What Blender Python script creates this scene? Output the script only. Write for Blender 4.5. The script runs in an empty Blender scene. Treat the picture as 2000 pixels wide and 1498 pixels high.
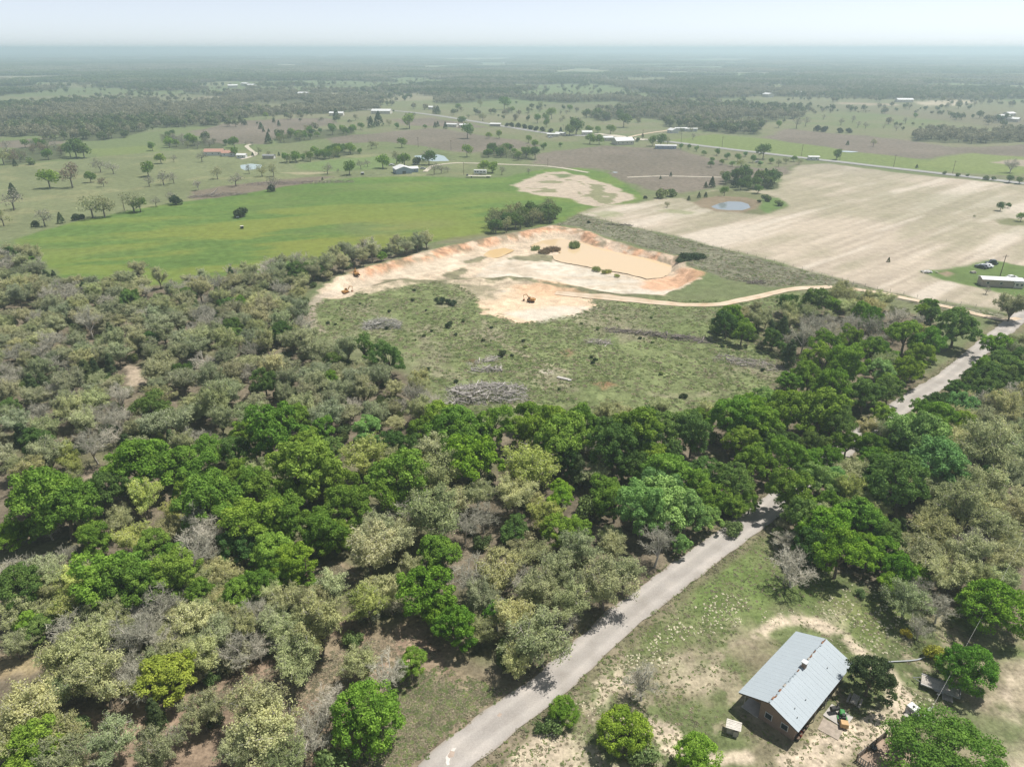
import bpy, math, random
import numpy as np
from mathutils import Vector, Matrix

# ------------------------------------------------------------------ camera, sky, sun, exposure
H = 80.0                      # drone height in metres
F = 1389.0                    # focal length in photo pixels (2000 wide)
HORIZON = 95.0
PITCH = math.atan((749 - HORIZON) / F)
sc = bpy.context.scene
col = sc.collection

cam_d = bpy.data.cameras.new('camera')
cam_d.sensor_width = 36.0
cam_d.lens = 36.0 * F / 2000.0
cam_d.clip_start = 0.5
cam_d.clip_end = 200000
cam = bpy.data.objects.new('camera', cam_d)
cam.location = (0, 0, H)
cam.rotation_euler = (math.pi / 2 - PITCH, 0, 0)
col.objects.link(cam)
sc.camera = cam

SUN_AZ = 26.0                 # degrees counter-clockwise from +X
SUN_EL = 65.0
wd = bpy.data.worlds.new('World')
sc.world = wd
wd.use_nodes = True
nt = wd.node_tree
sky = nt.nodes.new('ShaderNodeTexSky')
sky.sky_type = 'NISHITA'
sky.sun_disc = False
sky.sun_elevation = math.radians(SUN_EL)
sky.sun_rotation = math.radians(90 - SUN_AZ)
sky.altitude = 100
sky.air_density = 0.42
sky.dust_density = 0.4
sky.ozone_density = 1.0
milk = nt.nodes.new('ShaderNodeHueSaturation')      # a milky, hazy spring sky
milk.inputs['Saturation'].default_value = 0.42
nt.links.new(sky.outputs['Color'], milk.inputs['Color'])
nt.links.new(milk.outputs['Color'], nt.nodes['Background'].inputs['Color'])
nt.nodes['Background'].inputs['Strength'].default_value = 0.100

sun_d = bpy.data.lights.new('sun', 'SUN')
sun_d.energy = 3.7
sun_d.angle = math.radians(1.0)
sun_d.color = (1.0, 0.95, 0.87)
sun = bpy.data.objects.new('sun', sun_d)
_v = Vector((math.cos(math.radians(SUN_EL)) * math.cos(math.radians(SUN_AZ)),
             math.cos(math.radians(SUN_EL)) * math.sin(math.radians(SUN_AZ)), math.sin(math.radians(SUN_EL))))
sun.rotation_euler = _v.to_track_quat('Z', 'Y').to_euler()
sun.location = (0, 0, 200)
col.objects.link(sun)

vs = sc.view_settings
vs.view_transform = 'Standard'
vs.look = 'None'
vs.exposure = 0.68
vs.gamma = 1.0
vs.use_curve_mapping = False
cy = sc.cycles
cy.max_bounces = 6
cy.diffuse_bounces = 4
cy.glossy_bounces = 2
cy.transmission_bounces = 2
cy.volume_bounces = 2
cy.transparent_max_bounces = 8
cy.use_denoising = True
cy.sample_clamp_indirect = 4.0
sc.render.film_transparent = False
HAZE_DENSITY = 0.00029
HAZE_COLOR = (0.72, 0.90, 1.0)

R_ = random.Random(7)
NP = np.random.default_rng(11)


# ------------------------------------------------------------------ helpers
def P(px, py, z=0.0):
    """photo pixel (2000 x 1498) to the point of the place at height z"""
    dx = (px - 1000.0) / F
    dy = (749.0 - py) / F
    cp, sp = math.cos(PITCH), math.sin(PITCH)
    d = (dx, cp + dy * sp, -sp + dy * cp)
    t = (z - H) / d[2]
    return Vector((d[0] * t, d[1] * t, z))


def px_size(p):
    """metres per photo pixel at point p"""
    cp, sp = math.cos(PITCH), math.sin(PITCH)
    depth = p[1] * cp - (p[2] - H) * sp
    return depth / F


def poly(pts, z=0.0):
    return np.array([P(a, b, z)[:2] for a, b in pts])


_T = [np.random.default_rng(100 + i).random((256, 256)) for i in range(12)]


def vnoise(x, y, s, seed=0):
    T = _T[seed % 12]
    x = x / s + 17.3 * seed
    y = y / s - 9.1 * seed
    xi = np.floor(x).astype(np.int64)
    yi = np.floor(y).astype(np.int64)
    fx = x - xi
    fy = y - yi
    fx = fx * fx * (3 - 2 * fx)
    fy = fy * fy * (3 - 2 * fy)
    a = T[xi % 256, yi % 256]
    b = T[(xi + 1) % 256, yi % 256]
    c = T[xi % 256, (yi + 1) % 256]
    d = T[(xi + 1) % 256, (yi + 1) % 256]
    return (a * (1 - fx) + b * fx) * (1 - fy) + (c * (1 - fx) + d * fx) * fy


def fbm(x, y, s, seed=0, o=4):
    r = 0
    t = 0
    a = 1.0
    for i in range(o):
        r = r + a * vnoise(x, y, s, seed + i)
        t += a
        a *= 0.55
        s *= 0.47
    return r / t


def sstep(a, b, x):
    t = np.clip((x - a) / (b - a), 0, 1)
    return t * t * (3 - 2 * t)


def sdist(pg, x, y):
    """signed distance, positive inside"""
    best = np.full(x.shape, 1e18)
    ins = np.zeros(x.shape, bool)
    n = len(pg)
    for i in range(n):
        x0, y0 = pg[i]
        x1, y1 = pg[(i + 1) % n]
        ex, ey = x1 - x0, y1 - y0
        L = ex * ex + ey * ey + 1e-12
        t = np.clip(((x - x0) * ex + (y - y0) * ey) / L, 0, 1)
        d = (x - x0 - t * ex) ** 2 + (y - y0 - t * ey) ** 2
        np.minimum(best, d, out=best)
        if y1 != y0:
            c = ((y0 > y) != (y1 > y)) & (x < ex * (y - y0) / (y1 - y0) + x0)
            ins ^= c
    best = np.sqrt(best)
    return np.where(ins, best, -best)


def ldist(pts, x, y):
    """distance to an open polyline"""
    best = np.full(x.shape, 1e18)
    for (x0, y0), (x1, y1) in zip(pts[:-1], pts[1:]):
        ex, ey = x1 - x0, y1 - y0
        L = ex * ex + ey * ey + 1e-12
        t = np.clip(((x - x0) * ex + (y - y0) * ey) / L, 0, 1)
        np.minimum(best, (x - x0 - t * ex) ** 2 + (y - y0 - t * ey) ** 2, out=best)
    return np.sqrt(best)


def inside(pg, x, y):
    return sdist(pg, np.array([x]), np.array([y]))[0] > 0


def smooth_path(pts, step=2.0):
    """Catmull-Rom through ground points"""
    pts = [np.array(p[:2], float) for p in pts]
    pts = [2 * pts[0] - pts[1]] + pts + [2 * pts[-1] - pts[-2]]
    out = []
    for i in range(1, len(pts) - 2):
        p0, p1, p2, p3 = pts[i - 1:i + 3]
        n = max(2, int(np.linalg.norm(p2 - p1) / step))
        for k in range(n):
            t = k / n
            out.append(0.5 * ((2 * p1) + (-p0 + p2) * t + (2 * p0 - 5 * p1 + 4 * p2 - p3) * t * t + (-p0 + 3 * p1 - 3 * p2 + p3) * t ** 3))
    out.append(pts[-2])
    return np.array(out)


# ------------------------------------------------------------------ materials
MATS = {}


def new_mat(name):
    m = bpy.data.materials.new(name)
    m.use_nodes = True
    n = m.node_tree
    n.nodes.clear()
    out = n.nodes.new('ShaderNodeOutputMaterial')
    MATS[name] = m
    return m, n, out


def plain(name, c, rough=0.7, metal=0.0, var=0.25, scale=3.0, spec=0.3):
    m, n, out = new_mat(name)
    b = n.nodes.new('ShaderNodeBsdfPrincipled')
    b.inputs['Roughness'].default_value = rough
    b.inputs['Metallic'].default_value = metal
    b.inputs['Specular IOR Level'].default_value = spec
    g = n.nodes.new('ShaderNodeNewGeometry')
    t = n.nodes.new('ShaderNodeTexNoise')
    t.inputs['Scale'].default_value = scale
    t.inputs['Detail'].default_value = 5
    n.links.new(g.outputs['Position'], t.inputs['Vector'])
    r = n.nodes.new('ShaderNodeMapRange')
    r.inputs['From Min'].default_value = 0.25
    r.inputs['From Max'].default_value = 0.75
    r.inputs['To Min'].default_value = 1 - var
    r.inputs['To Max'].default_value = 1 + var
    n.links.new(t.outputs['Fac'], r.inputs['Value'])
    mx = n.nodes.new('ShaderNodeVectorMath')
    mx.operation = 'SCALE'
    mx.inputs[0].default_value = c[:3]
    n.links.new(r.outputs['Result'], mx.inputs['Scale'])
    n.links.new(mx.outputs['Vector'], b.inputs['Base Color'])
    n.links.new(b.outputs['BSDF'], out.inputs['Surface'])
    return m


def leaf_mat(name, tint=None, transl=0.3, rnd=0.3):
    """leaf faces; tint None takes the object's own colour"""
    m, n, out = new_mat(name)
    oi = n.nodes.new('ShaderNodeObjectInfo')
    at = n.nodes.new('ShaderNodeAttribute')
    at.attribute_name = 'vary'
    hs = n.nodes.new('ShaderNodeHueSaturation')
    if tint is None:
        n.links.new(oi.outputs['Color'], hs.inputs['Color'])
    else:
        hs.inputs['Color'].default_value = (*tint, 1)
    mh = n.nodes.new('ShaderNodeMapRange')
    mh.inputs['To Min'].default_value = 0.485
    mh.inputs['To Max'].default_value = 0.515
    n.links.new(oi.outputs['Random'], mh.inputs['Value'])
    n.links.new(mh.outputs['Result'], hs.inputs['Hue'])
    mv = n.nodes.new('ShaderNodeMapRange')
    mv.inputs['To Min'].default_value = 1 - rnd
    mv.inputs['To Max'].default_value = 1 + rnd
    n.links.new(at.outputs['Fac'], mv.inputs['Value'])
    mr = n.nodes.new('ShaderNodeMapRange')
    mr.inputs['To Min'].default_value = 1.18
    mr.inputs['To Max'].default_value = 0.82
    n.links.new(oi.outputs['Random'], mr.inputs['Value'])
    mu = n.nodes.new('ShaderNodeMath')
    mu.operation = 'MULTIPLY'
    n.links.new(mv.outputs['Result'], mu.inputs[0])
    n.links.new(mr.outputs['Result'], mu.inputs[1])
    geo = n.nodes.new('ShaderNodeNewGeometry')
    nz = n.nodes.new('ShaderNodeTexNoise')
    nz.inputs['Scale'].default_value = 0.45
    nz.inputs['Detail'].default_value = 3
    n.links.new(geo.outputs['Position'], nz.inputs['Vector'])
    dv = n.nodes.new('ShaderNodeMapRange')
    dv.inputs['From Min'].default_value = 0.3
    dv.inputs['From Max'].default_value = 0.7
    dv.inputs['To Min'].default_value = 0.78
    dv.inputs['To Max'].default_value = 1.26
    n.links.new(nz.outputs['Fac'], dv.inputs['Value'])
    mu2 = n.nodes.new('ShaderNodeMath')
    mu2.operation = 'MULTIPLY'
    n.links.new(mu.outputs['Value'], mu2.inputs[0])
    n.links.new(dv.outputs['Result'], mu2.inputs[1])
    n.links.new(mu2.outputs['Value'], hs.inputs['Value'])
    hv = n.nodes.new('ShaderNodeMath')
    hv.operation = 'MULTIPLY_ADD'
    hv.inputs[1].default_value = -0.05
    hv.inputs[2].default_value = 0.525
    n.links.new(nz.outputs['Fac'], hv.inputs[0])
    ha = n.nodes.new('ShaderNodeMath')
    ha.operation = 'ADD'
    n.links.new(hv.outputs['Value'], ha.inputs[0])
    hb = n.nodes.new('ShaderNodeMath')
    hb.operation = 'SUBTRACT'
    hb.inputs[1].default_value = 0.5
    n.links.new(mh.outputs['Result'], hb.inputs[0])
    n.links.new(hb.outputs['Value'], ha.inputs[1])
    n.links.new(ha.outputs['Value'], hs.inputs['Hue'])
    d = n.nodes.new('ShaderNodeBsdfDiffuse')
    tr = n.nodes.new('ShaderNodeBsdfTranslucent')
    n.links.new(hs.outputs['Color'], d.inputs['Color'])
    hs2 = n.nodes.new('ShaderNodeHueSaturation')
    hs2.inputs['Saturation'].default_value = 1.15
    hs2.inputs['Value'].default_value = 1.2
    n.links.new(hs.outputs['Color'], hs2.inputs['Color'])
    n.links.new(hs2.outputs['Color'], tr.inputs['Color'])
    mix = n.nodes.new('ShaderNodeMixShader')
    mix.inputs['Fac'].default_value = transl
    n.links.new(d.outputs['BSDF'], mix.inputs[1])
    n.links.new(tr.outputs['BSDF'], mix.inputs[2])
    n.links.new(mix.outputs['Shader'], out.inputs['Surface'])
    return m


LEAF = leaf_mat('leaf', None, 0.3, 0.3)
TWIG = leaf_mat('twig', None, 0.0, 0.25)
BARK = plain('bark', (0.16, 0.135, 0.11), 0.9, 0, 0.3, 4)
PALEBARK = plain('pale_bark', (0.42, 0.39, 0.35), 0.9, 0, 0.3, 4)


def ground_mat():
    m, n, out = new_mat('ground')
    at = n.nodes.new('ShaderNodeAttribute')
    at.attribute_name = 'albedo'
    at2 = n.nodes.new('ShaderNodeAttribute')
    at2.attribute_name = 'tuft'
    g = n.nodes.new('ShaderNodeNewGeometry')

    def noise(scale, det, rough=0.6):
        t = n.nodes.new('ShaderNodeTexNoise')
        t.inputs['Scale'].default_value = scale
        t.inputs['Detail'].default_value = det
        t.inputs['Roughness'].default_value = rough
        n.links.new(g.outputs['Position'], t.inputs['Vector'])
        return t
    a = noise(1.6, 4, 0.7)
    b = noise(0.3, 4, 0.65)
    ad = n.nodes.new('ShaderNodeMath')
    ad.operation = 'ADD'
    n.links.new(a.outputs['Fac'], ad.inputs[0])
    n.links.new(b.outputs['Fac'], ad.inputs[1])
    sb = n.nodes.new('ShaderNodeMath')
    sb.operation = 'SUBTRACT'
    sb.inputs[1].default_value = 1.0
    n.links.new(ad.outputs['Value'], sb.inputs[0])
    mu = n.nodes.new('ShaderNodeMath')
    mu.operation = 'MULTIPLY'
    n.links.new(sb.outputs['Value'], mu.inputs[0])
    n.links.new(at2.outputs['Fac'], mu.inputs[1])
    pl = n.nodes.new('ShaderNodeMath')
    pl.operation = 'MULTIPLY_ADD'
    pl.inputs[1].default_value = 3.2
    pl.inputs[2].default_value = 1.0
    n.links.new(mu.outputs['Value'], pl.inputs[0])
    sc_ = n.nodes.new('ShaderNodeVectorMath')
    sc_.operation = 'SCALE'
    n.links.new(at.outputs['Color'], sc_.inputs[0])
    n.links.new(pl.outputs['Value'], sc_.inputs['Scale'])
    bs = n.nodes.new('ShaderNodeBsdfDiffuse')
    bp = n.nodes.new('ShaderNodeBump')
    bp.inputs['Strength'].default_value = 0.5
    bp.inputs['Distance'].default_value = 0.25
    n.links.new(a.outputs['Fac'], bp.inputs['Height'])
    n.links.new(bp.outputs['Normal'], bs.inputs['Normal'])
    n.links.new(sc_.outputs['Vector'], bs.inputs['Color'])
    n.links.new(bs.outputs['BSDF'], out.inputs['Surface'])
    return m


GROUND = ground_mat()


def water_mat(name, c, rough=0.08):
    m, n, out = new_mat(name)
    b = n.nodes.new('ShaderNodeBsdfPrincipled')
    b.inputs['Base Color'].default_value = (*c, 1)
    b.inputs['Roughness'].default_value = rough
    b.inputs['IOR'].default_value = 1.33
    g = n.nodes.new('ShaderNodeNewGeometry')
    t = n.nodes.new('ShaderNodeTexNoise')
    t.inputs['Scale'].default_value = 0.8
    t.inputs['Detail'].default_value = 3
    n.links.new(g.outputs['Position'], t.inputs['Vector'])
    bp = n.nodes.new('ShaderNodeBump')
    bp.inputs['Strength'].default_value = 0.06
    n.links.new(t.outputs['Fac'], bp.inputs['Height'])
    n.links.new(bp.outputs['Normal'], b.inputs['Normal'])
    n.links.new(b.outputs['BSDF'], out.inputs['Surface'])
    return m


# ------------------------------------------------------------------ mesh builder
class MB:
    def __init__(s):
        s.v = []
        s.f = []

    def quad(s, *p):
        i = len(s.v)
        s.v += [tuple(q) for q in p]
        s.f.append(tuple(range(i, i + len(p))))
        return s

    def box(s, c, size, rz=0.0, M=None):
        hx, hy, hz = size[0] / 2, size[1] / 2, size[2] / 2
        i = len(s.v)
        ca, sa = math.cos(rz), math.sin(rz)
        for z in (-hz, hz):
            for x, y in ((-hx, -hy), (hx, -hy), (hx, hy), (-hx, hy)):
                q = Vector((c[0] + x * ca - y * sa, c[1] + x * sa + y * ca, c[2] + z))
                if M is not None:
                    q = M @ q
                s.v.append(tuple(q))
        for f in ((0, 3, 2, 1), (4, 5, 6, 7), (0, 1, 5, 4), (1, 2, 6, 5), (2, 3, 7, 6), (3, 0, 4, 7)):
            s.f.append(tuple(i + k for k in f))
        return s

    def tube(s, p0, p1, r0, r1, n=6, cap=True):
        p0, p1 = Vector(p0), Vector(p1)
        d = p1 - p0
        if d.length < 1e-6:
            return s
        d.normalize()
        u = d.orthogonal().normalized()
        w = d.cross(u)
        i = len(s.v)
        for p, r in ((p0, r0), (p1, r1)):
            for k in range(n):
                a = 2 * math.pi * k / n
                s.v.append(tuple(p + u * (r * math.cos(a)) + w * (r * math.sin(a))))
        for k in range(n):
            s.f.append((i + k, i + (k + 1) % n, i + n + (k + 1) % n, i + n + k))
        if cap:
            s.f.append(tuple(i + n + k for k in range(n)))
            s.f.append(tuple(i + n - 1 - k for k in range(n)))
        return s

    def path(s, pts, r0, r1, n=5):
        m = len(pts) - 1
        for k in range(m):
            s.tube(pts[k], pts[k + 1], r0 + (r1 - r0) * k / m, r0 + (r1 - r0) * (k + 1) / m, n, cap=(k in (0, m - 1)))
        return s

    def prism(s, prof, y0, y1, M=None):
        """profile in x,z swept along y"""
        n = len(prof)
        i = len(s.v)
        for y in (y0, y1):
            for x, z in prof:
                q = Vector((x, y, z))
                if M is not None:
                    q = M @ q
                s.v.append(tuple(q))
        for k in range(n):
            s.f.append((i + k, i + (k + 1) % n, i + n + (k + 1) % n, i + n + k))
        s.f.append(tuple(i + n - 1 - k for k in range(n)))
        s.f.append(tuple(i + n + k for k in range(n)))
        return s

    def mesh(s, name, mat):
        me = bpy.data.meshes.new(name)
        me.from_pydata(s.v, [], s.f)
        if mat is not None:
            for q in (mat if isinstance(mat, (list, tuple)) else [mat]):
                me.materials.append(q)
        me.update()
        return me

    def build(s, name, mat, parent=None, **kw):
        o = bpy.data.objects.new(name, s.mesh(name, mat))
        col.objects.link(o)
        if parent is not None:
            o.parent = parent
        for k, v in kw.items():
            o[k] = v
        return o


def empty(name, loc, rz=0.0, scale=1.0, label=None, category=None, group=None):
    o = bpy.data.objects.new(name, None)
    o.empty_display_size = 0.5
    o.location = loc
    o.rotation_euler = (0, 0, rz)
    o.scale = (scale,) * 3
    col.objects.link(o)
    tag(o, label, category, group)
    return o


def tag(o, label=None, category=None, group=None, kind=None):
    if label:
        o['label'] = label
    if category:
        o['category'] = category
    if group:
        o['group'] = group
    if kind:
        o['kind'] = kind
    return o


def np_mesh(name, V, faces, mat, vary=None, fsize=4):
    """V (n,3) array, faces (m,fsize) int array"""
    me = bpy.data.meshes.new(name)
    n, m = len(V), len(faces)
    me.vertices.add(n)
    me.vertices.foreach_set('co', np.asarray(V, np.float32).ravel())
    me.loops.add(m * fsize)
    me.polygons.add(m)
    me.loops.foreach_set('vertex_index', np.asarray(faces, np.int32).ravel())
    me.polygons.foreach_set('loop_start', np.arange(0, m * fsize, fsize, dtype=np.int32))
    me.polygons.foreach_set('loop_total', np.full(m, fsize, np.int32))
    if vary is not None:
        a = me.attributes.new('vary', 'FLOAT', 'POINT')
        a.data.foreach_set('value', np.asarray(vary, np.float32))
    for q in (mat if isinstance(mat, (list, tuple)) else [mat]):
        me.materials.append(q)
    me.update(calc_edges=True)
    return me


# ------------------------------------------------------------------ layout of the place (ground plan read off the photograph)
ROAD = [(845, 1520), (868, 1498), (955, 1427), (1065, 1345), (1140, 1278), (1210, 1215), (1290, 1150), (1380, 1083), (1440, 1040), (1492, 1002),
        (1540, 960), (1590, 918), (1640, 882), (1690, 846), (1745, 806), (1800, 768), (1850, 737), (1900, 695), (1930, 670), (1965, 642), (2003, 612), (2080, 553), (2170, 490)]
ROAD_G = smooth_path([P(*p) for p in ROAD], 1.5)
TRACK = [(1085, 573), (1130, 578), (1200, 585), (1280, 592), (1350, 596), (1410, 594), (1480, 580), (1550, 565), (1620, 561)]
TRACK_G = smooth_path([P(*p) for p in TRACK], 2)
TRACK2 = [(1620, 561), (1700, 570), (1780, 586), (1850, 600), (1910, 615), (1965, 626), (1990, 622)]
TRACK2_G = smooth_path([P(*p) for p in TRACK2], 2)
HIGHWAY = [(700, 214), (780, 218), (850, 226), (920, 237), (1000, 250), (1080, 262), (1180, 268), (1280, 275), (1400, 289), (1500, 301), (1560, 308), (1640, 317), (1760, 331), (1900, 347), (2050, 366), (2300, 400)]
HWY_G = smooth_path([P(*p) for p in HIGHWAY], 8)
DRIVE = [(830, 336), (850, 324), (900, 319), (960, 321), (1040, 324), (1090, 328), (1150, 338)]
DRIVE_G = smooth_path([P(*p) for p in DRIVE], 4)
DRIVE2 = [(1225, 347), (1300, 345), (1410, 347)]
DRIVE2_G = smooth_path([P(*p) for p in DRIVE2], 4)

PASTURE = poly([(20, 470), (90, 448), (160, 430), (330, 398), (450, 383), (560, 364), (700, 347), (830, 345), (940, 350), (985, 346), (1060, 331), (1130, 328), (1185, 338), (1250, 378), (1262, 388), (1240, 396),
                (1150, 407), (1128, 418), (1090, 436), (1040, 446), (960, 460), (850, 472), (780, 485), (700, 495), (560, 525), (420, 545), (300, 560), (165, 575), (90, 515), (45, 488)])
BARE_A = poly([(1000, 362), (1040, 345), (1065, 336), (1100, 336), (1130, 343), (1190, 360), (1243, 388), (1215, 398), (1160, 402), (1135, 396), (1110, 388), (1075, 384), (1020, 374)])
BARE_B = poly([(1130, 416), (1180, 402), (1240, 397), (1290, 388), (1330, 388), (1395, 372), (1440, 374), (1520, 371), (1525, 350), (1560, 323), (1620, 320), (1750, 337), (1850, 348), (2000, 362), (2300, 395), (2300, 640), (1960, 610),
               (1930, 601), (1800, 585), (1700, 561), (1600, 536), (1500, 508), (1400, 482), (1300, 457), (1200, 435)])
LAWN_R = poly([(1795, 531), (1850, 525), (1900, 515), (1935, 508), (2010, 522), (2200, 560), (2200, 640), (2010, 590), (1950, 570), (1900, 560), (1840, 547)])
POND_LAWN = poly([(1335, 388), (1370, 377), (1430, 370), (1500, 380), (1530, 395), (1537, 405), (1490, 421), (1420, 416), (1375, 408)])
PIT = poly([(612, 582), (650, 549), (700, 529), (800, 504), (900, 479), (1000, 459), (1080, 443), (1130, 449), (1180, 469), (1260, 489), (1335, 505), (1342, 522), (1365, 545), (1330, 565), (1290, 580), (1200, 572), (1100, 555), (1000, 540), (900, 545), (780, 548), (720, 562), (660, 588)])
PIT_FLOOR = poly([(650, 575), (690, 540), (760, 522), (860, 502), (960, 492), (1040, 470), (1120, 470), (1300, 505), (1330, 535), (1300, 582), (1180, 575), (1060, 550), (940, 536), (880, 542), (780, 546), (720, 562), (660, 590)])
WHITE_A = poly([(930, 540), (960, 512), (1010, 503), (1060, 508), (1120, 520), (1180, 532), (1240, 548), (1300, 558), (1320, 570), (1290, 582), (1220, 578), (1160, 572), (1100, 556), (1040, 546), (980, 548)], -2.6)
WHITE_B = poly([(935, 585), (960, 568), (1010, 555), (1060, 552), (1110, 562), (1135, 575), (1160, 600), (1130, 612), (1060, 627), (1010, 630), (985, 618), (940, 615)])
WHITE_C = poly([(655, 575), (700, 550), (760, 530), (820, 508), (880, 495), (930, 505), (900, 525), (850, 530), (800, 545), (740, 548), (700, 570)], -2.6)
APRON = poly([(680, 566), (780, 541), (860, 528), (940, 530), (1000, 544), (1060, 552), (1010, 565), (945, 592), (925, 575), (900, 556), (850, 552), (790, 560), (720, 574)])
WATER_Z = -2.45
WATER = [(1035, 481), (1060, 470), (1095, 466), (1130, 472), (1165, 481), (1210, 486), (1270, 492), (1322, 503), (1325, 512), (1316, 526), (1298, 541), (1262, 545), (1228, 536), (1180, 527), (1130, 518), (1085, 509), (1078, 500), (1095, 494), (1080, 489), (1055, 488)]
PUDDLE = [(943, 499), (958, 489), (985, 484), (1004, 488), (990, 497), (972, 504), (952, 503)]
SCRUB = poly([(600, 600), (640, 585), (780, 548), (900, 545), (940, 560), (1180, 590), (1480, 585), (1620, 563), (1700, 565), (1560, 690), (1560, 760), (1500, 810), (1200, 840), (900, 820), (840, 760), (800, 700), (700, 680), (620, 660)])
DARKSTRIP = poly([(1085, 440), (1130, 419), (1200, 436), (1400, 483), (1600, 537), (1700, 562), (1800, 586), (1960, 612), (1990, 630), (1850, 610), (1700, 572), (1600, 555), (1500, 560), (1420, 545), (1345, 520), (1335, 500), (1260, 483), (1180, 462), (1130, 442)])
WOOD_W = poly([(-300, 470), (0, 480), (60, 500), (110, 540), (150, 560), (180, 545), (260, 532), (340, 545), (430, 537), (520, 520), (560, 510), (640, 490), (760, 480), (830, 465), (836, 470), (700, 504), (640, 526), (590, 550), (596, 600),
               (600, 650), (640, 670), (700, 680), (790, 700), (830, 740), (860, 790), (930, 805), (1000, 795), (1080, 800), (1150, 795), (1260, 805), (1340, 795), (1420, 785), (1500, 745), (1540, 700), (1525, 660), (1440, 640), (1390, 612),
               (1480, 592), (1560, 577), (1620, 562), (1750, 582), (1830, 605), (1840, 650), (1810, 700), (1790, 740), (1740, 785), (1660, 845), (1590, 895), (1500, 945), (1440, 990), (1380, 1035), (1300, 1085), (1240, 1135), (1150, 1190),
               (1100, 1240), (1050, 1290), (1000, 1320), (930, 1290), (870, 1250), (790, 1220), (740, 1220), (690, 1250), (640, 1230), (600, 1280), (540, 1310), (470, 1290), (400, 1330), (330, 1340), (150, 1370), (150, 1498), (150, 1700), (-400, 1700)], 4.0)
CLEAR = [poly(p) for p in (
    [(-50, 1290), (60, 1275), (120, 1285), (60, 1310), (-50, 1330)],
    [(130, 1400), (290, 1385), (430, 1340), (540, 1300), (600, 1300), (560, 1340), (470, 1370), (420, 1400), (380, 1430), (330, 1450), (160, 1460)],
    [(560, 1310), (700, 1250), (800, 1235), (870, 1290), (940, 1335), (990, 1345), (930, 1420), (860, 1485), (800, 1530), (560, 1530), (520, 1400)],
    [(600, 1110), (650, 1095), (700, 1125), (690, 1145), (610, 1130)],
    [(150, 930), (185, 920), (210, 935), (190, 945)],
    [(245, 715), (275, 715), (285, 750), (255, 755)],
    [(1620, 880), (1700, 835), (1700, 860), (1640, 900)])]
WOOD_E = poly([(1512, 975), (1505, 955), (1560, 915), (1640, 885), (1700, 862), (1760, 815), (1800, 790), (1850, 760), (1900, 722), (1930, 695), (2000, 655), (2260, 560), (2400, 900), (2300, 1300), (2040, 1240), (1990, 1230), (1890, 1160),
               (1780, 1170), (1700, 1110), (1640, 1100), (1570, 1080), (1522, 1030)], 4.0)
YARD = poly([(1120, 1310), (1230, 1215), (1330, 1135), (1460, 1055), (1500, 1040), (1560, 1085), (1650, 1120), (1780, 1190), (1890, 1200), (2000, 1240), (2300, 1300), (2300, 1700), (900, 1700), (930, 1470), (1030, 1400)])

# far country: clearings and woods
FAR_WOODS = [poly(p) for p in (
    [(-200, 276), (0, 271), (118, 264), (122, 275), (190, 277), (265, 272), (300, 250), (380, 248), (410, 250), (470, 236), (540, 228), (620, 222), (740, 216), (745, 203), (690, 200), (600, 208), (520, 214), (430, 205), (300, 198), (150, 202), (0, 206), (-200, 206)],
    [(0, 320), (0, 295), (40, 288), (120, 285), (140, 300), (130, 310), (20, 324)],
    [(306, 262), (330, 262), (368, 275), (445, 282), (440, 291), (330, 293), (320, 280)],
    [(540, 280), (560, 262), (650, 252), (690, 252), (692, 262), (640, 272), (560, 281)],
    [(545, 319), (582, 310), (640, 295), (700, 296), (708, 300), (640, 312), (585, 320)],
    [(1135, 230), (1180, 216), (1240, 208), (1320, 206), (1460, 206), (1570, 214), (1575, 226), (1500, 236), (1460, 262), (1380, 258), (1330, 248), (1250, 232), (1180, 240)],
    [(1785, 277), (1790, 262), (1830, 255), (1900, 262), (2000, 258), (2300, 265), (2300, 285), (2000, 276), (1900, 281)],
    [(936, 308), (936, 298), (980, 294), (1036, 300), (1048, 312), (1012, 317), (990, 309)],
    [(952, 455), (960, 436), (1010, 424), (1080, 418), (1088, 432), (1040, 445), (985, 456)],
    [(1404, 366), (1410, 352), (1450, 344), (1490, 346), (1522, 358), (1520, 370), (1450, 372)])]
FAR_CLEAR = [poly(p) for p in (
    [(-200, 196), (0, 190), (90, 178), (150, 172), (330, 178), (440, 190), (440, 200), (300, 196), (150, 199), (0, 205), (-200, 205)],
    [(380, 164), (450, 158), (520, 164), (500, 176), (420, 178)],
    [(740, 153), (800, 150), (870, 156), (870, 164), (780, 163)],
    [(640, 208), (740, 196), (790, 184), (830, 188), (880, 205), (930, 200), (1000, 196), (1100, 205), (1200, 200), (1140, 216), (1140, 232), (1000, 240), (860, 222), (740, 213)],
    [(1000, 180), (1100, 172), (1180, 170), (1260, 180), (1330, 190), (1240, 192), (1100, 190), (1010, 192)],
    [(1060, 139), (1130, 133), (1200, 138), (1190, 147), (1080, 146)],
    [(1160, 152), (1250, 150), (1320, 155), (1260, 163), (1180, 160)],
    [(1390, 196), (1480, 188), (1600, 192), (1800, 196), (2000, 194), (2300, 198), (2300, 255), (2000, 250), (1880, 246), (1800, 250), (1740, 262), (1600, 255), (1580, 226), (1440, 208)],
    [(1770, 166), (1860, 163), (2000, 168), (2300, 172), (2300, 178), (1900, 174)],
    [(1490, 172), (1520, 165), (1540, 172), (1530, 186), (1500, 186)],
    [(510, 128), (560, 126), (612, 128), (560, 131)],
    [(830, 117), (920, 114), (1060, 115), (920, 119)],
    [(1270, 118), (1400, 115), (1500, 118), (1380, 121)],
    [(1700, 106), (1800, 104), (1900, 107), (1800, 109)])]


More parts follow.
